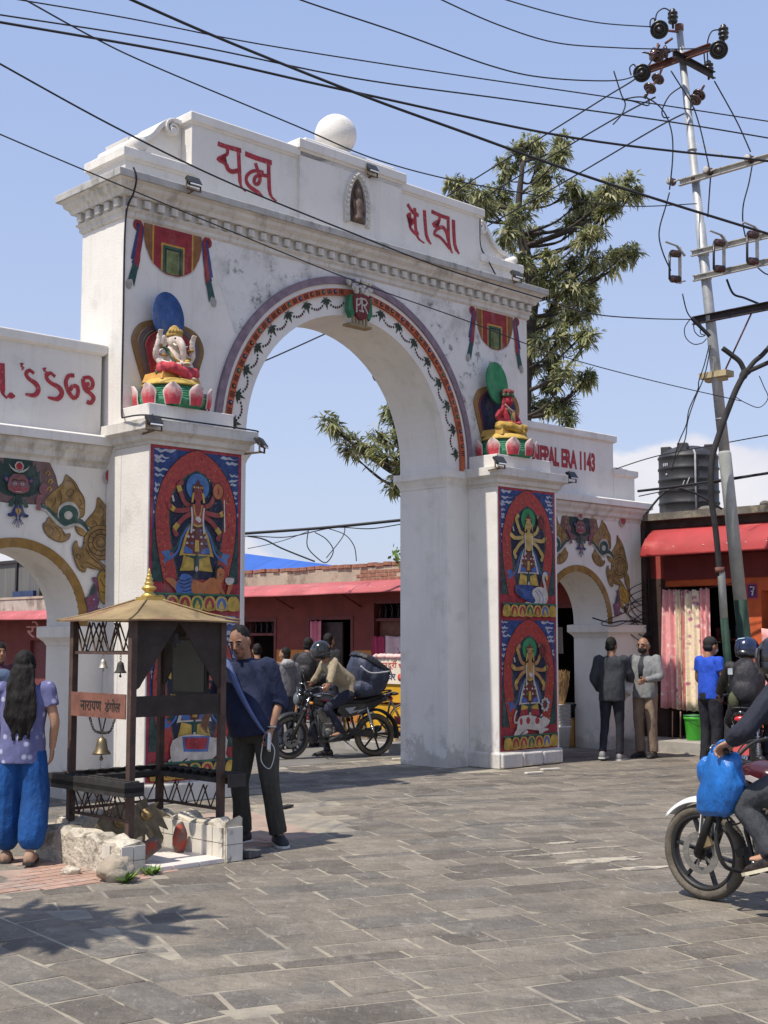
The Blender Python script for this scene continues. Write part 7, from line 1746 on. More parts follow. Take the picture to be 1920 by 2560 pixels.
# two men talking by the right wing
grey1 = cloth('charcoal_waistcoat_cloth', (.035, .038, .045), .15); greyj = cloth('grey_jacket_cloth', (.20, .205, .21), .15)
person('man in charcoal jacket seen from behind, talking beside the right wing pier', (3.20, 18.7, 0), yawto(.35, .94), dict(elR=(.25, .10, 1.16), wrR=(.2, .34, 1.08), elL=(-.25, -.03, 1.13), wrL=(-.2, .12, .95), anL=(-.11, -.16, .12), ftL=(-.11, -.02, .03), knL=(-.10, -.01, .5)), grey1, ('slim', cloth('black_jeans', (.014, .015, .022))), mat('grey_shoe', (.2, .2, .2)), sole_w, 'short', skin_m, (-10, -4, 0), .013, 1.0, ((0, .6, .2, .6), (0, .4, 0, .8)), 11, 'long', -.45, .03, 1.06)
t, h, J = person('balding older man in grey jacket and tan trousers facing the man in charcoal', (3.74, 19.05, 0), yawto(-.62, -.78), dict(elR=(.26, .02, 1.15), wrR=(.12, .25, 1.12), elL=(-.26, .05, 1.15), wrL=(-.14, .27, 1.10)), greyj, cloth('tan_trousers', (.23, .165, .115)), blackshoe, sole_b, 'balding', skin_m, (0, -6, 0), .013, 1.0, ((.6, .3, 0, .8), (-.6, .3, 0, .8)), 13, 'long', -.35, .01, 1.04)
for o in [c for c in t.children if c.name.startswith('hair')]: o.data.materials[0] = mat('grey_hair', (.13, .12, .115), .7, .3, 30)
m = MB(); m.loft([[h(x, .11 + (y), z) for x, y in circ((0, 0), .062, 12, ry=.03)] for z in (-.10,)] or []); m = MB(); m.ball(h(0, .045, -.062), (.066, .066, .052), 14, 9, M=RM(0, -6, 0)); m.build('face_mask', cloth('black_mask_cloth', (.015, .014, .016)), t)
m = MB()
for s_ in (-1, 1): m.tube([h(s_ * .035 + .022 * math.cos(a), .105, .006 + .018 * math.sin(a)) for a in [k * .7 for k in range(10)]], .003, 5); m.tube([h(s_ * .057, .10, .01), h(s_ * .082, .0, .01)], .003, 5)
m.build('spectacles', eyed, t)
m = MB(); torso(m, J, [(.45, .07, .132, .012), (.7, .075, .135, .01), (.9, .05, .1, .01)], (J['shR'] - J['shL'])); m.build('waistcoat', grey1, t)
pb = MB(); pb.ball((0, 0, 0), (.10, .07, .13), 14, 10, bumpy=.6, seed=3); pb.ball((.03, .0, .12), (.03, .03, .06), 8, 6, bumpy=.5)
tag(pb.build('plastic_bag', mat('pale_thin_plastic', (.5, .5, .5), .35, .25, 9, .6, 14), None, 0, (3.42, 18.86, 1.0)), 'crumpled pale plastic bag held between the two talking men', 'bag')

# man in a blue polo shirt
t, h, J = person('man in bright blue polo shirt and black cap standing before the curtain', (4.31, 17.6, 0), yawto(.88, .48), dict(elR=(.25, .02, 1.15), wrR=(.2, .22, 1.05), elL=(-.25, .02, 1.15), wrL=(-.2, .2, 1.0)), cloth('bright_blue_polo', (.018, .075, .50)), cloth('black_jeans', (.014, .015, .022)), hair='cap', vox=.012, seed=15, sleeve='short', hem=-.15, belly=.02)
m = MB(); m.ball(h(0, .05, -.055), (.06, .062, .045), 12, 8); m.build('face_mask', cloth('pale_mask_cloth', (.45, .5, .55)), t)

# youths behind the motorcycle
hood = cloth('grey_hoodie', (.16, .155, .17)); dk = cloth('black_jacket_cloth', (.014, .014, .017)); dj = cloth('dark_denim', (.03, .035, .06))
t, h, J = person('youth in a grey and black hooded jacket walking beyond the motorcycle', (-1.52, 20.5, 0), yawto(-.5, .8), dict(anR=(.1, -.1, .1)), hood, dj, hair='short', vox=.014, seed=17, hd=(25, 0, 0), sc=.91, hem=-.2)
m = MB(); m.ball(J['neck'] + V((0, -.06, -.01)), (.13, .08, .075), 12, 8); sculpt('hood', m, .014, cloth('pale_grey_hood', (.34, .33, .34)), t, None, 1, .01, 12)
t, h, J = person('person in black carrying a black backpack, left of the riding helmet', (-1.20, 21.0, 0), yawto(.2, .95), dict(), dk, dj, hair='short', vox=.014, seed=19)
m = MB(); m.ball(J['chest'] + V((0, -.2, -.02)), (.17, .10, .24), 14, 10); m.ball(J['chest'] + V((0, -.28, -.1)), (.12, .05, .11), 10, 8); sculpt('backpack', m, .014, cloth('black_nylon', (.022, .021, .025), .2, 9, .6), t, None, 1, .006, 9)
person('tall dark haired person in black in front of the pink door curtain', (-.93, 22.0, 0), yawto(.5, .8), dict(), dk, dj, hair='short', vox=.016, seed=21, sc=1.04)
person('dark haired person in black by the left doorway behind the man in navy', (-2.10, 22.0, 0), yawto(-.3, .9), dict(), dk, dj, hair='short', vox=.016, seed=23, sc=.94)

# ================================================================ MOTORCYCLES
tyre_m = mat('dusty_tyre', (.095, .082, .066), .9, .25, 9, .5, 60, dirt=(((.26, .22, .165), .42, .7, 4, (1, 1, 1), .7),))
alloy_b = mat('black_alloy', (.022, .021, .021), .5, .2, 9, .1); chrome = mat('worn_chrome', (.55, .55, .55), .22, .1, 9, 0, metal=.9)
engm = mat('dull_engine_alloy', (.22, .21, .19), .55, .3, 9, .4, 50, metal=.5, dirt=(((.06, .05, .04), .5, .7, 9, (1, 1, 1), .7),)); blkpl = mat('black_plastic', (.018, .018, .019), .5, .2, 9, .2, 60, dirt=(((.10, .09, .08), .55, .78, 6, (1, 1, 1), .4),))
gloss = mat('gloss_black_paint', (.012, .012, .014), .18, .1, 4, 0, coat=.8); seatm = mat('black_seat_vinyl', (.02, .019, .019), .6, .2, 9, .4, 80)
def xf(mb, M): mb.v = [tuple(M @ V(p)) for p in mb.v]; return mb
def arcstrip(mb, c, r, w, a0, a1, mi=0, n=14, th=.008, drop=.018):
    c = V(c); rs = []
    for k in range(n + 1):
        a = R(a0 + (a1 - a0) * k / n); d = V((math.cos(a), 0, math.sin(a)))
        rs.append([tuple(c + d * (r + e) + V((0, y, 0))) for e, y in ((-drop, -w), (0, -w * .8), (.012, 0), (0, w * .8), (-drop, w), (-th - drop, w), (-th, w * .7), (.012 - th, 0), (-th, -w * .7), (-th - drop, -w))])
    mb.loft(rs, mi)
def wheel(t, name, c, S, r=.305, tw_=.048, disc=True, n=40, spokes=6):
    c = V(c)
    m = MB(); sec = [(-.055, .55), (-.045, .85), (-.022, 1.0), (0, 1.04), (.022, 1.0), (.045, .85), (.055, .55), (.05, .0), (-.05, .0)]
    sec = [(-.6, .55), (-1, .75), (-.92, .9), (-.55, .99), (0, 1.02), (.55, .99), (.92, .9), (1, .75), (.6, .55)]
    rr_ = lambda q: r * (.78 + .22 * (q - .55) / .47)
    rings = []
    for k in range(n):
        a = 2 * math.pi * k / n; d = V((math.cos(a), 0, math.sin(a)))
        rings.append([tuple(c + d * rr_(q) + V((0, y * tw_, 0))) for y, q in sec])
    rings.append(rings[0]); m.loft(rings, 0, True, False)
    for k in range(0, n * 2):        # tread blocks
        a = 2 * math.pi * (k + .5) / (n * 2); d = V((math.cos(a), 0, math.sin(a))); tt = V((-d.z, 0, d.x))
        for s_ in (-1, 1): m.bar(c + d * (r * 1.0 - .003) + V((0, s_ * .006, 0)), c + d * (r * .985 - .004) + V((0, s_ * .028, 0)) + tt * .012, .008, .008, 0, tuple(d))
    w = xf(m, S).build(name, tyre_m, t)
    m = MB(); rings = []
    for k in range(n + 1):
        a = 2 * math.pi * k / n; d = V((math.cos(a), 0, math.sin(a)))
        rings.append([tuple(c + d * q + V((0, y, 0))) for q, y in ((r * .80, -.034), (r * .75, -.036), (r * .71, -.02), (r * .71, .02), (r * .75, .036), (r * .80, .034))])
    m.loft(rings, 0, True, False); xf(m, S).build('rim', alloy_b, w)
    m = MB()
    for k in range(spokes):
        a = 2 * math.pi * k / spokes + .2; d = V((math.cos(a), 0, math.sin(a))); e = V((-d.z, 0, d.x)); m.bar(c + d * .03, c + d * r * .73, .034, .018, 0, tuple(e))
    M = Matrix.Rotation(R(90), 3, 'X'); m.lathe([(.0, -.05), (.04, -.05), (.05, -.03), (.05, .03), (.04, .05), (.0, .05)], 16, c, M=M); xf(m, S).build('spokes', alloy_b, w)
    if disc:
        m = MB(); rings = []
        for k in range(33):
            a = 2 * math.pi * k / 32; d = V((math.cos(a), 0, math.sin(a))); rings.append([tuple(c + d * q + V((0, y, 0))) for q, y in ((.135, .052), (.135, .057), (.092, .057), (.092, .052))])
        m.loft(rings, 0, False, False)
        for k in range(5): a = 1.2566 * k; d = V((math.cos(a), 0, math.sin(a))); m.bar(c + d * .04 + V((0, .053, 0)), c + d * .096 + V((0, .054, 0)), .004, .02, 0, (0, 0, 1) if abs(d.z) < .7 else (1, 0, 0))
        xf(m, S).build('brake_disc', engm, w)
    return w
def motorcycle(label, loc_, head, steer=0, guard=None, tank=gloss, accent=None, disc=True, lean=0, bag=False, leg_guard=True, mirrors=True):
    t = thing('motorcycle', label, 'motorcycle', loc_, head, 'motorcycles with riders'); t.rotation_euler.x = R(lean)
    guard = guard or blkpl
    A0, A1 = V((.385, 0, .90)), V((.64, 0, .33)); ax = (A0 - A1).normalized()
    S = Matrix.Translation(A0) @ Matrix.Rotation(R(steer), 4, ax) @ Matrix.Translation(-A0); I4 = Matrix.Identity(4)
    wheel(t, 'front_wheel', (.66, 0, .305), S, disc=disc); wheel(t, 'rear_wheel', (-.63, 0, .305), I4, .305, .056, False)
    for y in (.085, -.085):
        m = MB(); m.tube([(.385, y, .93), (.50, y, .66)], .018, 8).build; f = MB(); f.tube([(.385, y, .93), (.53, y, .60)], .018, 8); xf(f, S).build('fork_tube', chrome, t)
        f = MB(); f.tube([(.49, y, .69), (.66, y, .305)], [.026, .03], 8).ball((.66, y, .305), (.03, .02, .03), 8, 6); xf(f, S).build('fork_leg', blkpl, t)
    f = MB(); f.box((.40, 0, .90), (.09, .21, .03), rot=Euler((0, R(-25), 0))).box((.47, 0, .74), (.08, .21, .03), rot=Euler((0, R(-25), 0))); xf(f, S).build('fork_clamp', alloy_b, t)
    f = MB(); f.box((.60, .075, .40), (.07, .035, .10), rot=Euler((0, R(20), 0))).box((.585, .07, .46), (.03, .03, .05)); 
    if disc: xf(f, S).build('brake_caliper', mat('gold_caliper', (.26, .2, .11), .5, .3, 9, .2, metal=.4), t, .006)
    f = MB(); arcstrip(f, (.66, 0, .305), .345, .062, 38, 124); f.bar((.66, .07, .33), (.62, .062, .62), .006, .03).bar((.66, -.07, .33), (.62, -.062, .62), .006, .03); xf(f, S).build('front_mudguard', guard, t)
    f = MB(); f.tube(spl([(.40, .03, .94), (.36, .14, 1.01), (.30, .28, 1.03), (.22, .37, 1.0)], 4), .012, 7).tube(spl([(.40, -.03, .94), (.36, -.14, 1.01), (.30, -.28, 1.03), (.22, -.37, 1.0)], 4), .012, 7); xf(f, S).build('handlebar', alloy_b, t)
    for y in (1, -1):
        f = MB(); f.tube([(.305, y * .26, 1.03), (.22, y * .375, 1.0)], .019, 9); xf(f, S).build('grip', blkpl, t)
        f = MB(); f.tube([(.34, y * .22, 1.02), (.37, y * .30, 1.03), (.33, y * .38, 1.02)], .007, 6); xf(f, S).build('lever', chrome, t)
        f = MB(); mirrors and f.tube([(.33, y * .2, 1.03), (.34, y * .26, 1.17)], .006, 6).ball((.33, y * .31, 1.19), (.018, .062, .04), 12, 8); mirrors and xf(f, S).build('mirror', blkpl, t)
        f = MB(); f.tube([(.45, y * .08, .80), (.45, y * .19, .80)], .008, 6).ball((.45, y * .21, .80), (.03, .035, .022), 8, 6, 1); xf(f, S).build('indicator', [blkpl, mat('amber_lens', (.55, .22, .03), .3)], t)
    f = MB(); f.ball((.53, 0, .84), (.07, .10, .105), 14, 10); f.loft([[(.50 + .06 * k, y, .93 + z) for y, z in ((-.10 + .02 * k, -.03), (0, .07 + .02 * k), (.10 - .02 * k, -.03), (0, -.04))] for k in range(2)]); hl = xf(f, S).build('headlight', gloss if tank is gloss else tank, t)
    f = MB(); f.ball((.578, 0, .835), (.03, .078, .08), 14, 10); xf(f, S).build('lens', mat('headlamp_glass', (.10, .115, .125), .12, .1, 9, 0, spec=.8), hl)
    # body
    m = MB(); m.loft([ring((x, 0, z), (0, 1, 0), (1, 0, 0), w, hgt, 14, .8) for x, z, w, hgt in ((-.10, .79, .07, .05), (-.02, .80, .11, .08), (.10, .81, .145, .105), (.22, .82, .14, .105), (.31, .82, .09, .08), (.36, .82, .04, .05))]); tk_ = sculpt('tank', m, .014, tank, t, None, 3)
    if accent:
        m = MB(); 
        for y in (1, -1): m.prism([(.0, .79), (.2, .84), (.27, .83), (.12, .78)], lambda a, b, q: (a, y * (.125 + q), b), .0, .024)
        m.build('tank_stripe', accent, t)
    m = MB(); m.loft([ring((x, 0, z), (0, 1, 0), (1, 0, 0), w, hgt, 12, .7) for x, z, w, hgt in ((-.06, .78, .07, .03), (-.2, .785, .12, .04), (-.42, .79, .135, .045), (-.62, .84, .12, .04), (-.78, .86, .07, .025))]); sculpt('seat', m, .013, seatm, t, None, 2)
    m = MB()
    for y in (1, -1): m.prism([(-.04, .76), (-.45, .77), (-.72, .83), (-.83, .84), (-.60, .70), (-.42, .62), (-.14, .56), (-.02, .64)], lambda a, b, q: (a, y * (.105 - .04 * max(0, -a - .4) + q), b), .0, .02)
    m.build('side_panel', tank, t, .008)
    m = MB(); 
    for y in (1, -1): m.prism([(-.12, .70), (-.30, .72), (-.24, .66), (-.42, .68), (-.5, .71), (-.3, .62), (-.34, .66), (-.2, .62)], lambda a, b, q: (a, y * (.127 - .04 * max(0, -a - .4) + q), b), .0, .004)
    m.build('panel_decal', mat('silver_decal', (.35, .36, .38), .4, .1), t)
    m = MB(); m.loft([ring((x, 0, z), (0, 1, 0), (1, 0, .3), w, hgt, 10) for x, z, w, hgt in ((-.55, .80, .10, .05), (-.74, .83, .085, .045), (-.9, .88, .05, .03))]); m.build('tail', tank, t)
    m = MB(); m.ball((-.885, 0, .82), (.03, .075, .032), 12, 8); m.build('tail_light', mat('red_lens', (.55, .03, .035), .2, .1, 9, 0, spec=.7), t)
    m = MB(); arcstrip(m, (-.63, 0, .305), .37, .07, 55, 190, drop=.02); m.build('rear_mudguard', blkpl, t)
    m = MB(); m.box((-1.0, 0, .50), (.012, .17, .12), rot=Euler((0, R(15), 0))); m.build('number_plate', mat('red_plate', (.42, .05, .05), .6), t)
    m = MB(); 
    for y in (1, -1): m.tube(spl([(-.3, y * .10, .84), (-.6, y * .13, .88), (-.84, y * .10, .93), (-.88, 0, .94)], 4), .011, 6)
    m.build('grab_rail', alloy_b, t)
    m = MB()
    for y in (1, -1):
        m.tube([(.36, y * .03, .84), (.27, y * .09, .48), (.2, y * .1, .27), (-.2, y * .1, .25), (-.28, y * .1, .40), (-.2, y * .09, .72)], .016, 7); m.tube([(.33, 0, .80), (.05, y * .06, .72), (-.3, y * .1, .72), (-.78, y * .09, .80)], .015, 7); m.tube([(-.28, y * .11, .36), (-.63, y * .11, .305)], .02, 7)
    m.build('frame', alloy_b, t)
    for y in (1, -1):
        m = MB(); m.tube([(-.57, y * .13, .34), (-.46, y * .13, .72)], .018, 8)
        for k in range(9): q = .15 + .07 * k; m.ball((-.57 + .11 * q, y * .13, .34 + .38 * q), (.034, .034, .010), 8, 4)
        m.build('shock_absorber', chrome, t)
    m = MB(); m.box((.06, 0, .40), (.30, .22, .20)).ball((-.04, .10, .38), (.11, .05, .10), 12, 8).ball((-.04, -.10, .38), (.11, .05, .10), 12, 8).ball((.12, .1, .36), (.07, .04, .07), 10, 7)
    m.build('crankcase', engm, t, .02)
    m = MB()
    for k in range(7): m.box((.15 + .012 * k, 0, .50 + .026 * k), (.17, .20, .012), rot=Euler((0, R(-20), 0)))
    m.box((.19, 0, .58), (.11, .13, .22), rot=Euler((0, R(-20), 0))); m.build('cylinder', engm, t)
    m = MB(); m.tube(spl([(.26, -.06, .52), (.33, -.08, .40), (.26, -.12, .24), (.0, -.14, .22), (-.25, -.15, .25)], 4), .02, 8); m.build('exhaust_pipe', engm, t)
    m = MB(); m.tube([(-.25, -.16, .25), (-.32, -.17, .28), (-.78, -.19, .38), (-.82, -.19, .39)], [.022, .045, .05, .03], 10); m.build('silencer', blkpl, t)
    m = MB(); m.loft([[(x, .125, z + dz) for dz in (-.05, .05)] + [(x, .14, z + dz) for dz in (.05, -.05)] for x, z in ((-.62, .31), (-.2, .37))], 0, False); m.build('chain_case', blkpl, t)
    for y in (1, -1):
        m = MB(); m.tube([(-.02, y * .12, .30), (-.02, y * .26, .30)], .014, 7); m.build('foot_peg', blkpl, t)
    m = MB(); m.tube(spl([(-.1, .13, .30), (.08, .19, .31), (.14, .22, .33)], 3), .008, 6); m.build('gear_lever', chrome, t)
    m = MB(); m.tube([(-.1, .12, .26), (-.28, .22, .1)], .011, 6); m.build('side_stand', chrome, t)
    if leg_guard:
        m = MB(); m.tube(spl([(.30, .06, .66), (.33, .24, .60), (.34, .30, .45), (.30, .26, .28), (.24, .06, .24)], 5), .014, 8); m.tube(spl([(.30, -.06, .66), (.33, -.24, .60), (.34, -.30, .45), (.30, -.26, .28), (.24, -.06, .24)], 5), .014, 8); m.build('leg_guard', alloy_b, t)
    m = MB()
    for k, y in enumerate((.25, -.22, .2)):
        m.tube(spl([(.33, y, 1.03), (.47, y * .9, .99), (.50, y * .4, .82), (.44, y * .25, .62 - .05 * k), (.30, .05, .56)], 4), .006, 5)
    m.tube(spl([(.34, .24, 1.03), (.50, .16, .98), (.54, .10, .75), (.58, .10, .50)], 4), .007, 5); m.tube(spl([(.66, -.06, .32), (.60, -.12, .55), (.52, -.1, .8), (.45, -.03, .92)], 4), .005, 5)
    tag(xf(m, S).build('control_cables', blkpl, t), kind='stuff')
    f = MB(); f.prism([(.30, -.02), (.36, .0), (.36, .05), (.28, .03)], lambda a, b, q: (.66 - a * .9, q, .305 + b + .02), -.05, .05); f.bar((.335, 0, .335), (.30, 0, .20), .11, .006, 0, (1, 0, 0)); xf(f, S).build('mud_flap', blkpl, t)
    return t
def rider(label, bike, Jm, **kw):
    "Jm in motorcycle axes (forward, left, up)"
    J = {k: (-v[1], v[0], v[2]) for k, v in Jm.items()}
    return person(label, bike.location, bike.rotation_euler.z - math.pi / 2, J, **kw)
SIT = dict(pelvis=(-.24, 0, .93), waist=(-.20, 0, 1.06), chest=(-.10, 0, 1.25), neck=(-.02, 0, 1.41), head=(.06, 0, 1.55), shL=(-.04, .19, 1.36), shR=(-.04, -.19, 1.36),
    elL=(.12, .30, 1.16), wrL=(.20, .345, 1.045), elR=(.12, -.30, 1.16), wrR=(.20, -.345, 1.045), hipL=(-.22, .10, .90), hipR=(-.22, -.10, .90), knL=(.17, .22, .72), knR=(.17, -.22, .72), anL=(-.04, .21, .37), anR=(-.04, -.21, .37), ftL=(.10, .22, .335), ftR=(.10, -.22, .335))
# 1: the delivery rider stopped under the arch
h1 = math.atan2(-.40, -.92)
b1 = motorcycle('black motorcycle with dusty front wheel stopped under the main arch', (-.72, 19.05, 0), h1, 10, None, gloss, mat('dark_red_stripe', (.16, .02, .025), .3))
J1 = dict(SIT); J1.update(anR=(-.02, -.30, .085), ftR=(.12, -.32, .03), knR=(.10, -.26, .52), chest=(-.02, 0, 1.22), neck=(.10, 0, 1.36), head=(.20, 0, 1.50), shL=(.07, .19, 1.32), shR=(.07, -.19, 1.32), elL=(.16, .30, 1.14))
tanj = cloth('tan_jacket_cloth', (.30, .245, .165), .18, 7)
t, h, J = rider('rider in tan jacket and black helmet on the motorcycle under the arch', b1, J1, top=tanj, bottom=('slim', cloth('dark_blue_jeans', (.02, .022, .04))), hair='helmet', vox=.012, seed=31, hd=(0, -8, 0), hem=-.05, loose=1.08, fold=.010, hands=((0, .8, -.2, 1.2), (0, .8, -.2, 1.2)))
helmet(t, h, RM(0, -8, 0), gloss)
m = MB(); m.ball(J['neck'] + V((0, -.08, -.01)), (.14, .08, .07), 12, 8); sculpt('hood', m, .014, tanj, t, None, 1, .01, 12)
bg_ = thing('delivery_bag', 'big dark navy delivery bag strapped behind the rider in tan', 'bag', b1.location, b1.rotation_euler.z)
m = MB(); m.loft([ring((x, 0, z), (0, 1, 0), (-.55, 0, 1), w, d_, 14, .6) for x, z, w, d_ in ((-.40, .91, .15, .16), (-.47, .99, .22, .26), (-.52, 1.12, .27, .31), (-.56, 1.25, .27, .31), (-.58, 1.34, .24, .27), (-.59, 1.39, .14, .16))]); m.ball((-.42, .12, .98), (.22, .16, .14), 12, 9); sculpt('bag_body', m, .014, cloth('navy_rubberised_cloth', (.035, .042, .075), .25, 5, .55, .4, 30), bg_, None, 2, .032, 5, 4)
m = MB(); m.loft([ring((x, 0, z), (0, 1, 0), (-.55, 0, 1), w, d_, 14, .6) for x, z, w, d_ in ((-.565, 1.30, .285, .32), (-.58, 1.37, .26, .29), (-.59, 1.41, .12, .14))]); sculpt('bag_flap', m, .014, cloth('black_rubberised_cloth', (.02, .02, .026), .25, 5, .5), bg_, None, 2, .012, 6, 2)
m = MB(); m.tube(spl([(-.30, .28, 1.30), (-.45, .31, 1.2), (-.75, .29, 1.22)], 5), .012, 6); m.tube([(-.74, .24, 1.33), (-.87, .14, 1.12)], .010, 5); m.build('reflective_trim', mat('pale_trim', (.42, .43, .45), .5), bg_)
# 2: the rider in black further right
h2 = math.atan2(.94, .35)
b2_ = motorcycle('motorcycle with bright red tail light ridden away at the right, before the pole', (4.17, 15.25, 0), h2, 0, None, gloss, mat('dark_red_stripe', (.16, .02, .025), .3), False)
dkj = cloth('black_waxed_jacket', (.022, .020, .019), .25, 7, .6)
t, h, J = rider('rider in black jacket and blue black helmet wearing a backpack, seen from behind', b2_, SIT, top=dkj, bottom=cloth('black_trousers', (.018, .018, .022)), hair='helmet', vox=.012, seed=33, hd=(-45, -6, 0), hem=-.15, loose=1.1, fold=.012, hands=((0, .8, -.2, 1.2), (0, .8, -.2, 1.2)))
hb = helmet(t, h, RM(-45, -6, 0), mat('blue_black_helmet', (.012, .02, .06), .2, .9, 7, 0, coat=.7))
m = MB()
for k in range(3): m.tube([h(-.09 + .03 * k, -.10 - .01 * k, .09 - .03 * k), h(-.02 + .02 * k, -.12, .12 - .03 * k), h(.06, -.10, .13 - .04 * k)], .008, 5)
m.build('helmet_graphic', mat('pale_blue_graphic', (.35, .5, .65), .3), hb)
m = MB(); bp_ = J['chest'] + V((0, -.23, -.05)); m.ball(bp_, (.18, .12, .27), 14, 10); m.ball(bp_ + V((0, -.09, -.10)), (.14, .06, .12), 10, 8); bpk = sculpt('backpack', m, .013, cloth('black_nylon', (.022, .021, .025), .2, 9, .6), t, None, 1, .008, 9)
m = MB(); m.ball(bp_ + V((-.12, -.08, -.2)), (.06, .05, .1), 10, 8); m.build('bottle_pocket', cloth('khaki_pocket', (.08, .085, .045)), bpk)
m = MB(); m.box(bp_ + V((-.15, -.09, .12)), (.05, .012, .07)); m.build('white_tag', paint('#e6e8ea'), bpk)
# 3: the near motorcycle at the right edge
h3 = math.atan2(.78, -.62)
b3 = motorcycle('near motorcycle with white front mudguard and large front wheel, cut by the right edge', (2.50, 8.235, 0), h3, 4, mat('white_mudguard', (.72, .72, .70), .35, .05, 5, .05), mat('dark_red_black_paint', (.05, .008, .01), .25, .3, 3, 0, coat=.6), mat('pale_stripe', (.5, .45, .45), .3), True, mirrors=False)
J3 = dict(SIT); J3.update(knL=(.16, .25, .68), anL=(-.03, .23, .40), ftL=(.11, .25, .355), elL=(.02, .42, 1.14), wrL=(.155, .385, 1.06), wrR=(.18, -.36, 1.05), chest=(-.12, 0, 1.25))
t, h, J = rider('rider at the right edge in dark jacket and charcoal trousers, hand on the grip', b3, J3, top=cloth('midnight_jacket', (.016, .018, .030), .2, 6), bottom=cloth('charcoal_flannel', (.045, .048, .055), .2, 7), shoes=mat('black_orange_trainer', (.03, .022, .02), .6, .9, 30), sole=mat('cream_sole', (.66, .60, .44), .7, .1), hair='helmet', skin=skin_l, vox=.009, seed=35, hem=-.05, loose=1.1, fold=.010, hands=((0, .9, -.3, 1.1), (0, .9, -.3, 1.1, V((0, 0, -1)))))
helmet(t, h, RM(0, 0, 0), gloss)
m = MB()
for k in range(4): m.tube([tuple(J['anL'] + V((-.035, .03 + .022 * k, .0 - .008 * k))), tuple(J['anL'] + V((.03, .04 + .022 * k, .005 - .008 * k)))], .006, 5)
m.build('orange_laces', mat('orange_lace', (.75, .20, .04), .6), t)
# blue plastic bag on its handlebar
bp = thing('plastic_bag', 'blue plastic bag hanging from the grip of the near motorcycle', 'bag', b3.location, b3.rotation_euler.z)
m = MB(); m.loft([ring((x, y, z), (1, 0, 0), (0, 0, 1), rx, ry, 14, .75) for x, y, z, rx, ry in ((.28, .32, 1.02, .03, .03), (.28, .31, .97, .07, .06), (.27, .30, .90, .12, .085), (.28, .30, .80, .15, .095), (.31, .30, .70, .155, .09), (.34, .30, .62, .13, .07), (.36, .30, .59, .08, .04))])
m.ball((.19, .30, .93), (.06, .05, .06), 10, 8); m.ball((.40, .30, .86), (.07, .06, .10), 10, 8)
bo = sculpt('bag_body', m, .010, mat('blue_polythene', (.010, .135, .46), .34, .25, 7, .7, 9, spec=.6, stretch=(1, 1, .35), bdist=.05), bp, None, 2, .013, 10, 6)
m = MB(); m.tube(spl([(.30, .33, .97), (.26, .36, 1.04), (.24, .32, 1.05), (.30, .27, .98)], 4), .012, 6, flat=.5); m.build('bag_handle', MATS['blue_polythene'], bp)

# ================================================================ handcart with sign, bicycle, odds and ends
yel = mat('yellow_paint', (.62, .34, .02), .55, .15, 6, .15, 40)
ct = thing('handcart', 'yellow handcart carrying a white sign with red and blue Devanagari lettering', 'handcart', G(7.4, 3.7, .12), GA)
m = MB(); m.b2((-.02, -.55, .55), (.6, 1.0, .86)); m.b2((-.02, -.55, 0), (.02, -.5, .55)).b2((-.02, .95, 0), (.02, 1.0, .55)).b2((.55, -.55, 0), (.6, -.5, .55)).b2((.55, .95, 0), (.6, 1, .55)); m.b2((.02, -.5, .1), (.55, .95, .5)); m.build('cart_body', yel, ct)
m = MB(); m.b2((-.05, -.55, .84), (-.03, 1.05, 1.26)); sb = m.build('sign_board', mat('cream_sign', (.72, .63, .50), .7, .08, 4), ct)
deva('तन्दूरी', .42, .14, mat('red_sign_letter', (.50, .06, .04), .6), 'sign_word', sb, (-.053, .52, 1.07), (R(90), 0, R(-90))); deva('भोजन', .35, .13, MATS['red_sign_letter'], 'sign_word', sb, (-.053, .06, 1.075), (R(90), 0, R(-90))); deva('ताजा', .26, .10, mat('blue_sign_letter', (.03, .05, .20), .6), 'sign_word', sb, (-.053, .62, .90), (R(90), 0, R(-90))); deva('घर', .17, .10, MATS['blue_sign_letter'], 'sign_word', sb, (-.053, .30, .90), (R(90), 0, R(-90)))
m = MB(); m.lathe([(.0, 0), (.06, .0), (.06, .004), (.0, .005)], 16, (-.053, .02, .95), M=Matrix.Rotation(R(-90), 3, 'Y')); m.build('red_roundel', MATS['red_sign_letter'], sb)
m = MB(); [m.ball((-.04, -.5 + .09 * k, 1.28), (.05, .07, .045), 8, 6, bumpy=.4, seed=k) for k in range(13)]; m.build('frill', mat('pink_frill', (.7, .45, .42), .9, .2, 9), ct)
by = thing('bicycle', 'yellow rimmed bicycle leaning by the handcart beside the right pier', 'bicycle', G(6.75, 3.05, 0), GA + R(90))
def bikewheel(c):
    m = MB(); n = 32
    for rr_, r_, mi in ((.33, .018, 0), (.30, .012, 1)): m.tube([(c[0] + rr_ * math.cos(2 * math.pi * k / n), c[1], c[2] + rr_ * math.sin(2 * math.pi * k / n)) for k in range(n + 1)], r_, 6, mi)
    for k in range(16): a = 2 * math.pi * k / 16; m.tube([(c[0], c[1] + .02 * (-1) ** k, c[2]), (c[0] + .3 * math.cos(a), c[1], c[2] + .3 * math.sin(a))], .003, 4, 1)
    m.build('wheel', [tyre_m, yel], by)
bikewheel((0, 0, .35)); bikewheel((1.02, 0, .35))
m = MB()
for a, b in (((0, 0, .35), (.40, 0, .30)), ((.40, 0, .30), (.27, 0, .80)), ((0, 0, .35), (.28, 0, .74)), ((.28, 0, .74), (.82, 0, .76)), ((.40, 0, .30), (.84, 0, .66)), ((.80, 0, .9), (1.02, 0, .35))): m.tube([a, b], .017, 7)
m.tube(spl([(.70, .28, .92), (.82, .2, .98), (.82, -.2, .98), (.70, -.28, .92)], 4), .011, 6); m.build('bicycle_frame', blkpl, by); m = MB(); m.ball((.24, 0, .84), (.13, .07, .03), 10, 6); m.build('saddle', seatm, by)
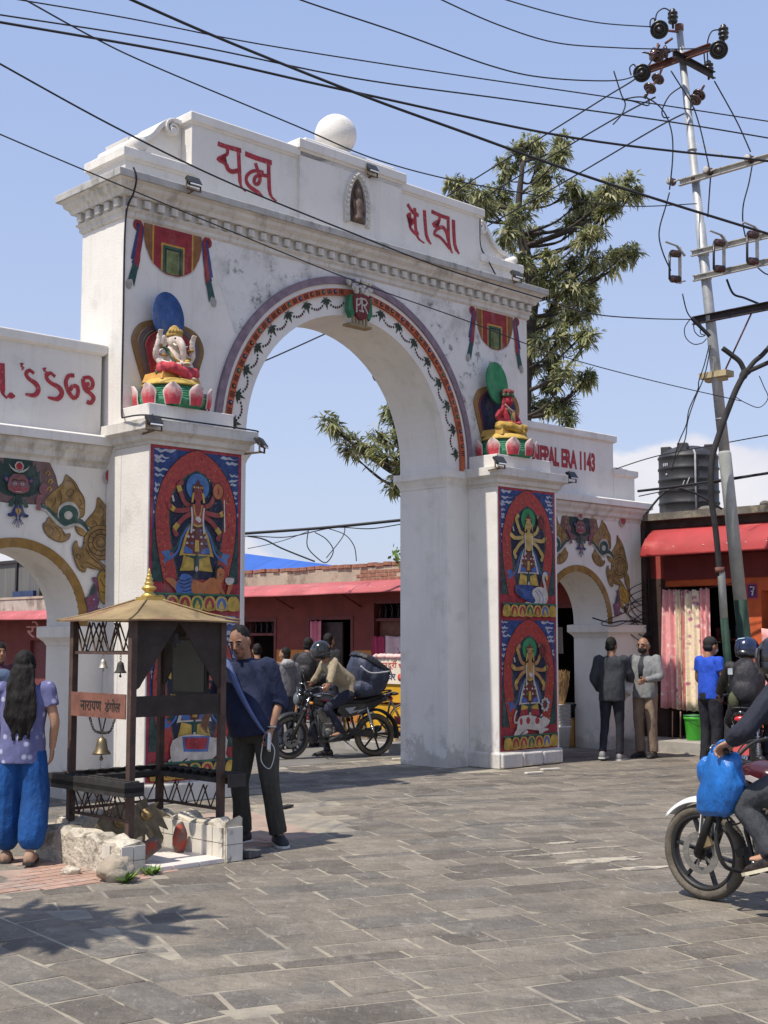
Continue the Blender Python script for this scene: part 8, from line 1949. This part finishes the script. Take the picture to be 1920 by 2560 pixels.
# stacked tubs, brooms, mirror in the small arch
wp_ = mat('white_plastic', (.66, .65, .62), .5, .08, 6, .05); 
for k in range(4):
    z = .0 + .30 * (k > 0) + .055 * max(0, k - 1) if False else .0
ts = thing('tub_stack', 'stack of white plastic tubs standing in the small right arch', 'tubs', G(8.76, 1.56, 0.0), GA)
for k in range(7):
    m = MB(); z = .0 if k == 0 else .34 + .055 * (k - 1); hh = .34 if k == 0 else .05
    m.lathe([(.105 + .008 * min(k, 3), z), (.13, z + hh * .9), (.138, z + hh * .92), (.138, z + hh), (.12, z + hh)], 18); m.build('tub', wp_, ts)
tn = thing('can', 'ochre plastic can beside the white tubs in the small right arch', 'can', G(8.99, 1.62, .0), GA); m = MB(); m.lathe([(.13, 0), (.14, .02), (.14, .40), (.12, .44), (.10, .45), (.02, .46)], 16); m.build('can_body', mat('ochre_plastic', (.42, .20, .05), .5), tn); m = MB(); m.tube([(-.06, 0, .45), (-.06, 0, .5), (.06, 0, .5), (.06, 0, .45)], .012, 6); m.build('handle', MATS['ochre_plastic'], tn)
bs = thing('basin', 'dark grey basin set on the ochre can in the small right arch', 'basin', G(8.99, 1.62, .5), GA); m = MB(); m.lathe([(.13, 0), (.19, .15), (.2, .16), (.2, .175), (.185, .175), (.12, .02), (.01, .02)], 20); m.build('basin_body', blkpl, bs)
br = thing('broom_bundle', 'bundle of straw brooms standing in the white tubs', 'brooms', G(8.80, 1.60, .45), GA)
for k in range(5):
    m = MB(); q = random.Random(k); o = V((q.uniform(-.08, .1), q.uniform(-.06, .06), .1))
    for i in range(46): a = q.uniform(0, 6.28); d = q.uniform(.02, .12); m.bar(o, o + V((d * math.cos(a), d * math.sin(a), q.uniform(.42, .66))), .004, .004)
    m.build('broom', mat('dry_straw', (.36, .22, .10), .9, .3, 20), br)
mr = thing('mirror', 'small oval mirror propped among the brooms in the small right arch', 'mirror', G(8.85, 1.85, .95), GA); M = Matrix.Rotation(R(78), 3, 'X'); m = MB(); m.lathe([(.11, 0), (.125, .008), (.11, .016), (.0, .014)], 20, M=M); m.build('frame', wp_, mr); m = MB(); m.lathe([(.1, .0165), (.0, .017)], 20, M=M); m.build('glass', mat('mirror_glass', (.8, .8, .8), .03, 0, 5, 0, metal=1), mr)
hc = thing('hanging_cloth', 'dun cloth hung in the dark doorway above the brooms', 'cloth', G(9.1, 1.95, 1.45), GA + R(90)); m = MB(); m.loft([[(-.16 + .03 * k + .0, .015 * math.sin(k * 2 + z * 4), z) for k in range(12)] for z in (0, .15, .3, .42)], 0, True, False, False); m.build('cloth', cloth('dun_cloth', (.16, .14, .11)), hc)
# trestle, crate and jar beside the motorcycle's front wheel
cr2 = thing('crate', 'grey plastic crate on the kerb behind the front wheel of the stopped motorcycle', 'crate', G(5.6, 5.1, 0), GA)
m = MB(); m.b2((-.22, -.35, .42), (.22, .35, .72)); [m.b2((-.225, -.33, .46 + .06 * k), (-.22, .33, .48 + .06 * k)) for k in range(4)]; m.build('crate_body', mat('grey_plastic', (.16, .165, .19), .5, .1, 5), cr2, .01); m = MB(); [m.bar((x, y, 0), (x * .8, y * .8, .42), .03, .03) for x in (-.2, .2) for y in (-.3, .3)]; m.build('crate_legs', mat('pale_legs', (.5, .46, .4), .7), cr2)
jr = thing('bottle', 'small blue bottle on top of the grey crate', 'bottle', G(5.6, 5.2, .72), GA); m = MB(); m.lathe([(.04, 0), (.04, .12), (.025, .14), (.025, .17), (.0, .171)], 12); m.build('bottle_body', mat('indigo_plastic', (.04, .04, .2), .4), jr)
tb2 = thing('blue_tub', 'blue plastic tub under the grey crate', 'tub', G(5.72, 5.3, .0), GA); m = MB(); m.lathe([(.13, .12), (.16, .30), (.165, .31), (.15, .31), (.12, .14), (.0, .14)], 18); m.lathe([(.10, 0), (.12, .12), (.0, .12)], 18, mi=1); m.build('tub_body', [mat('blue_plastic', (.02, .10, .48), .45), wp_], tb2)
# splinters of tile and litter on the paving
for k, (px, py, rz) in enumerate(((1376, 1926, .5), (1335, 1935, .5), (1000, 1900, .3), (715, 2020, 1.1))):
    p = onground(px, py); tag(MB().box((0, 0, .012), (.28 - .03 * k, .07, .022)).build('loose_tile', tilew if k != 3 else soot, None, .003, (p.x, p.y, .004), (0, 0, rz)), ['longer pale loose tile lying on the paving in front of the right pier', 'shorter loose tile fragment by the corner of the right pier', 'loose tile fragment behind the stopped motorcycle', 'dark stick of litter on the paving right of the man in navy'][k], 'litter')
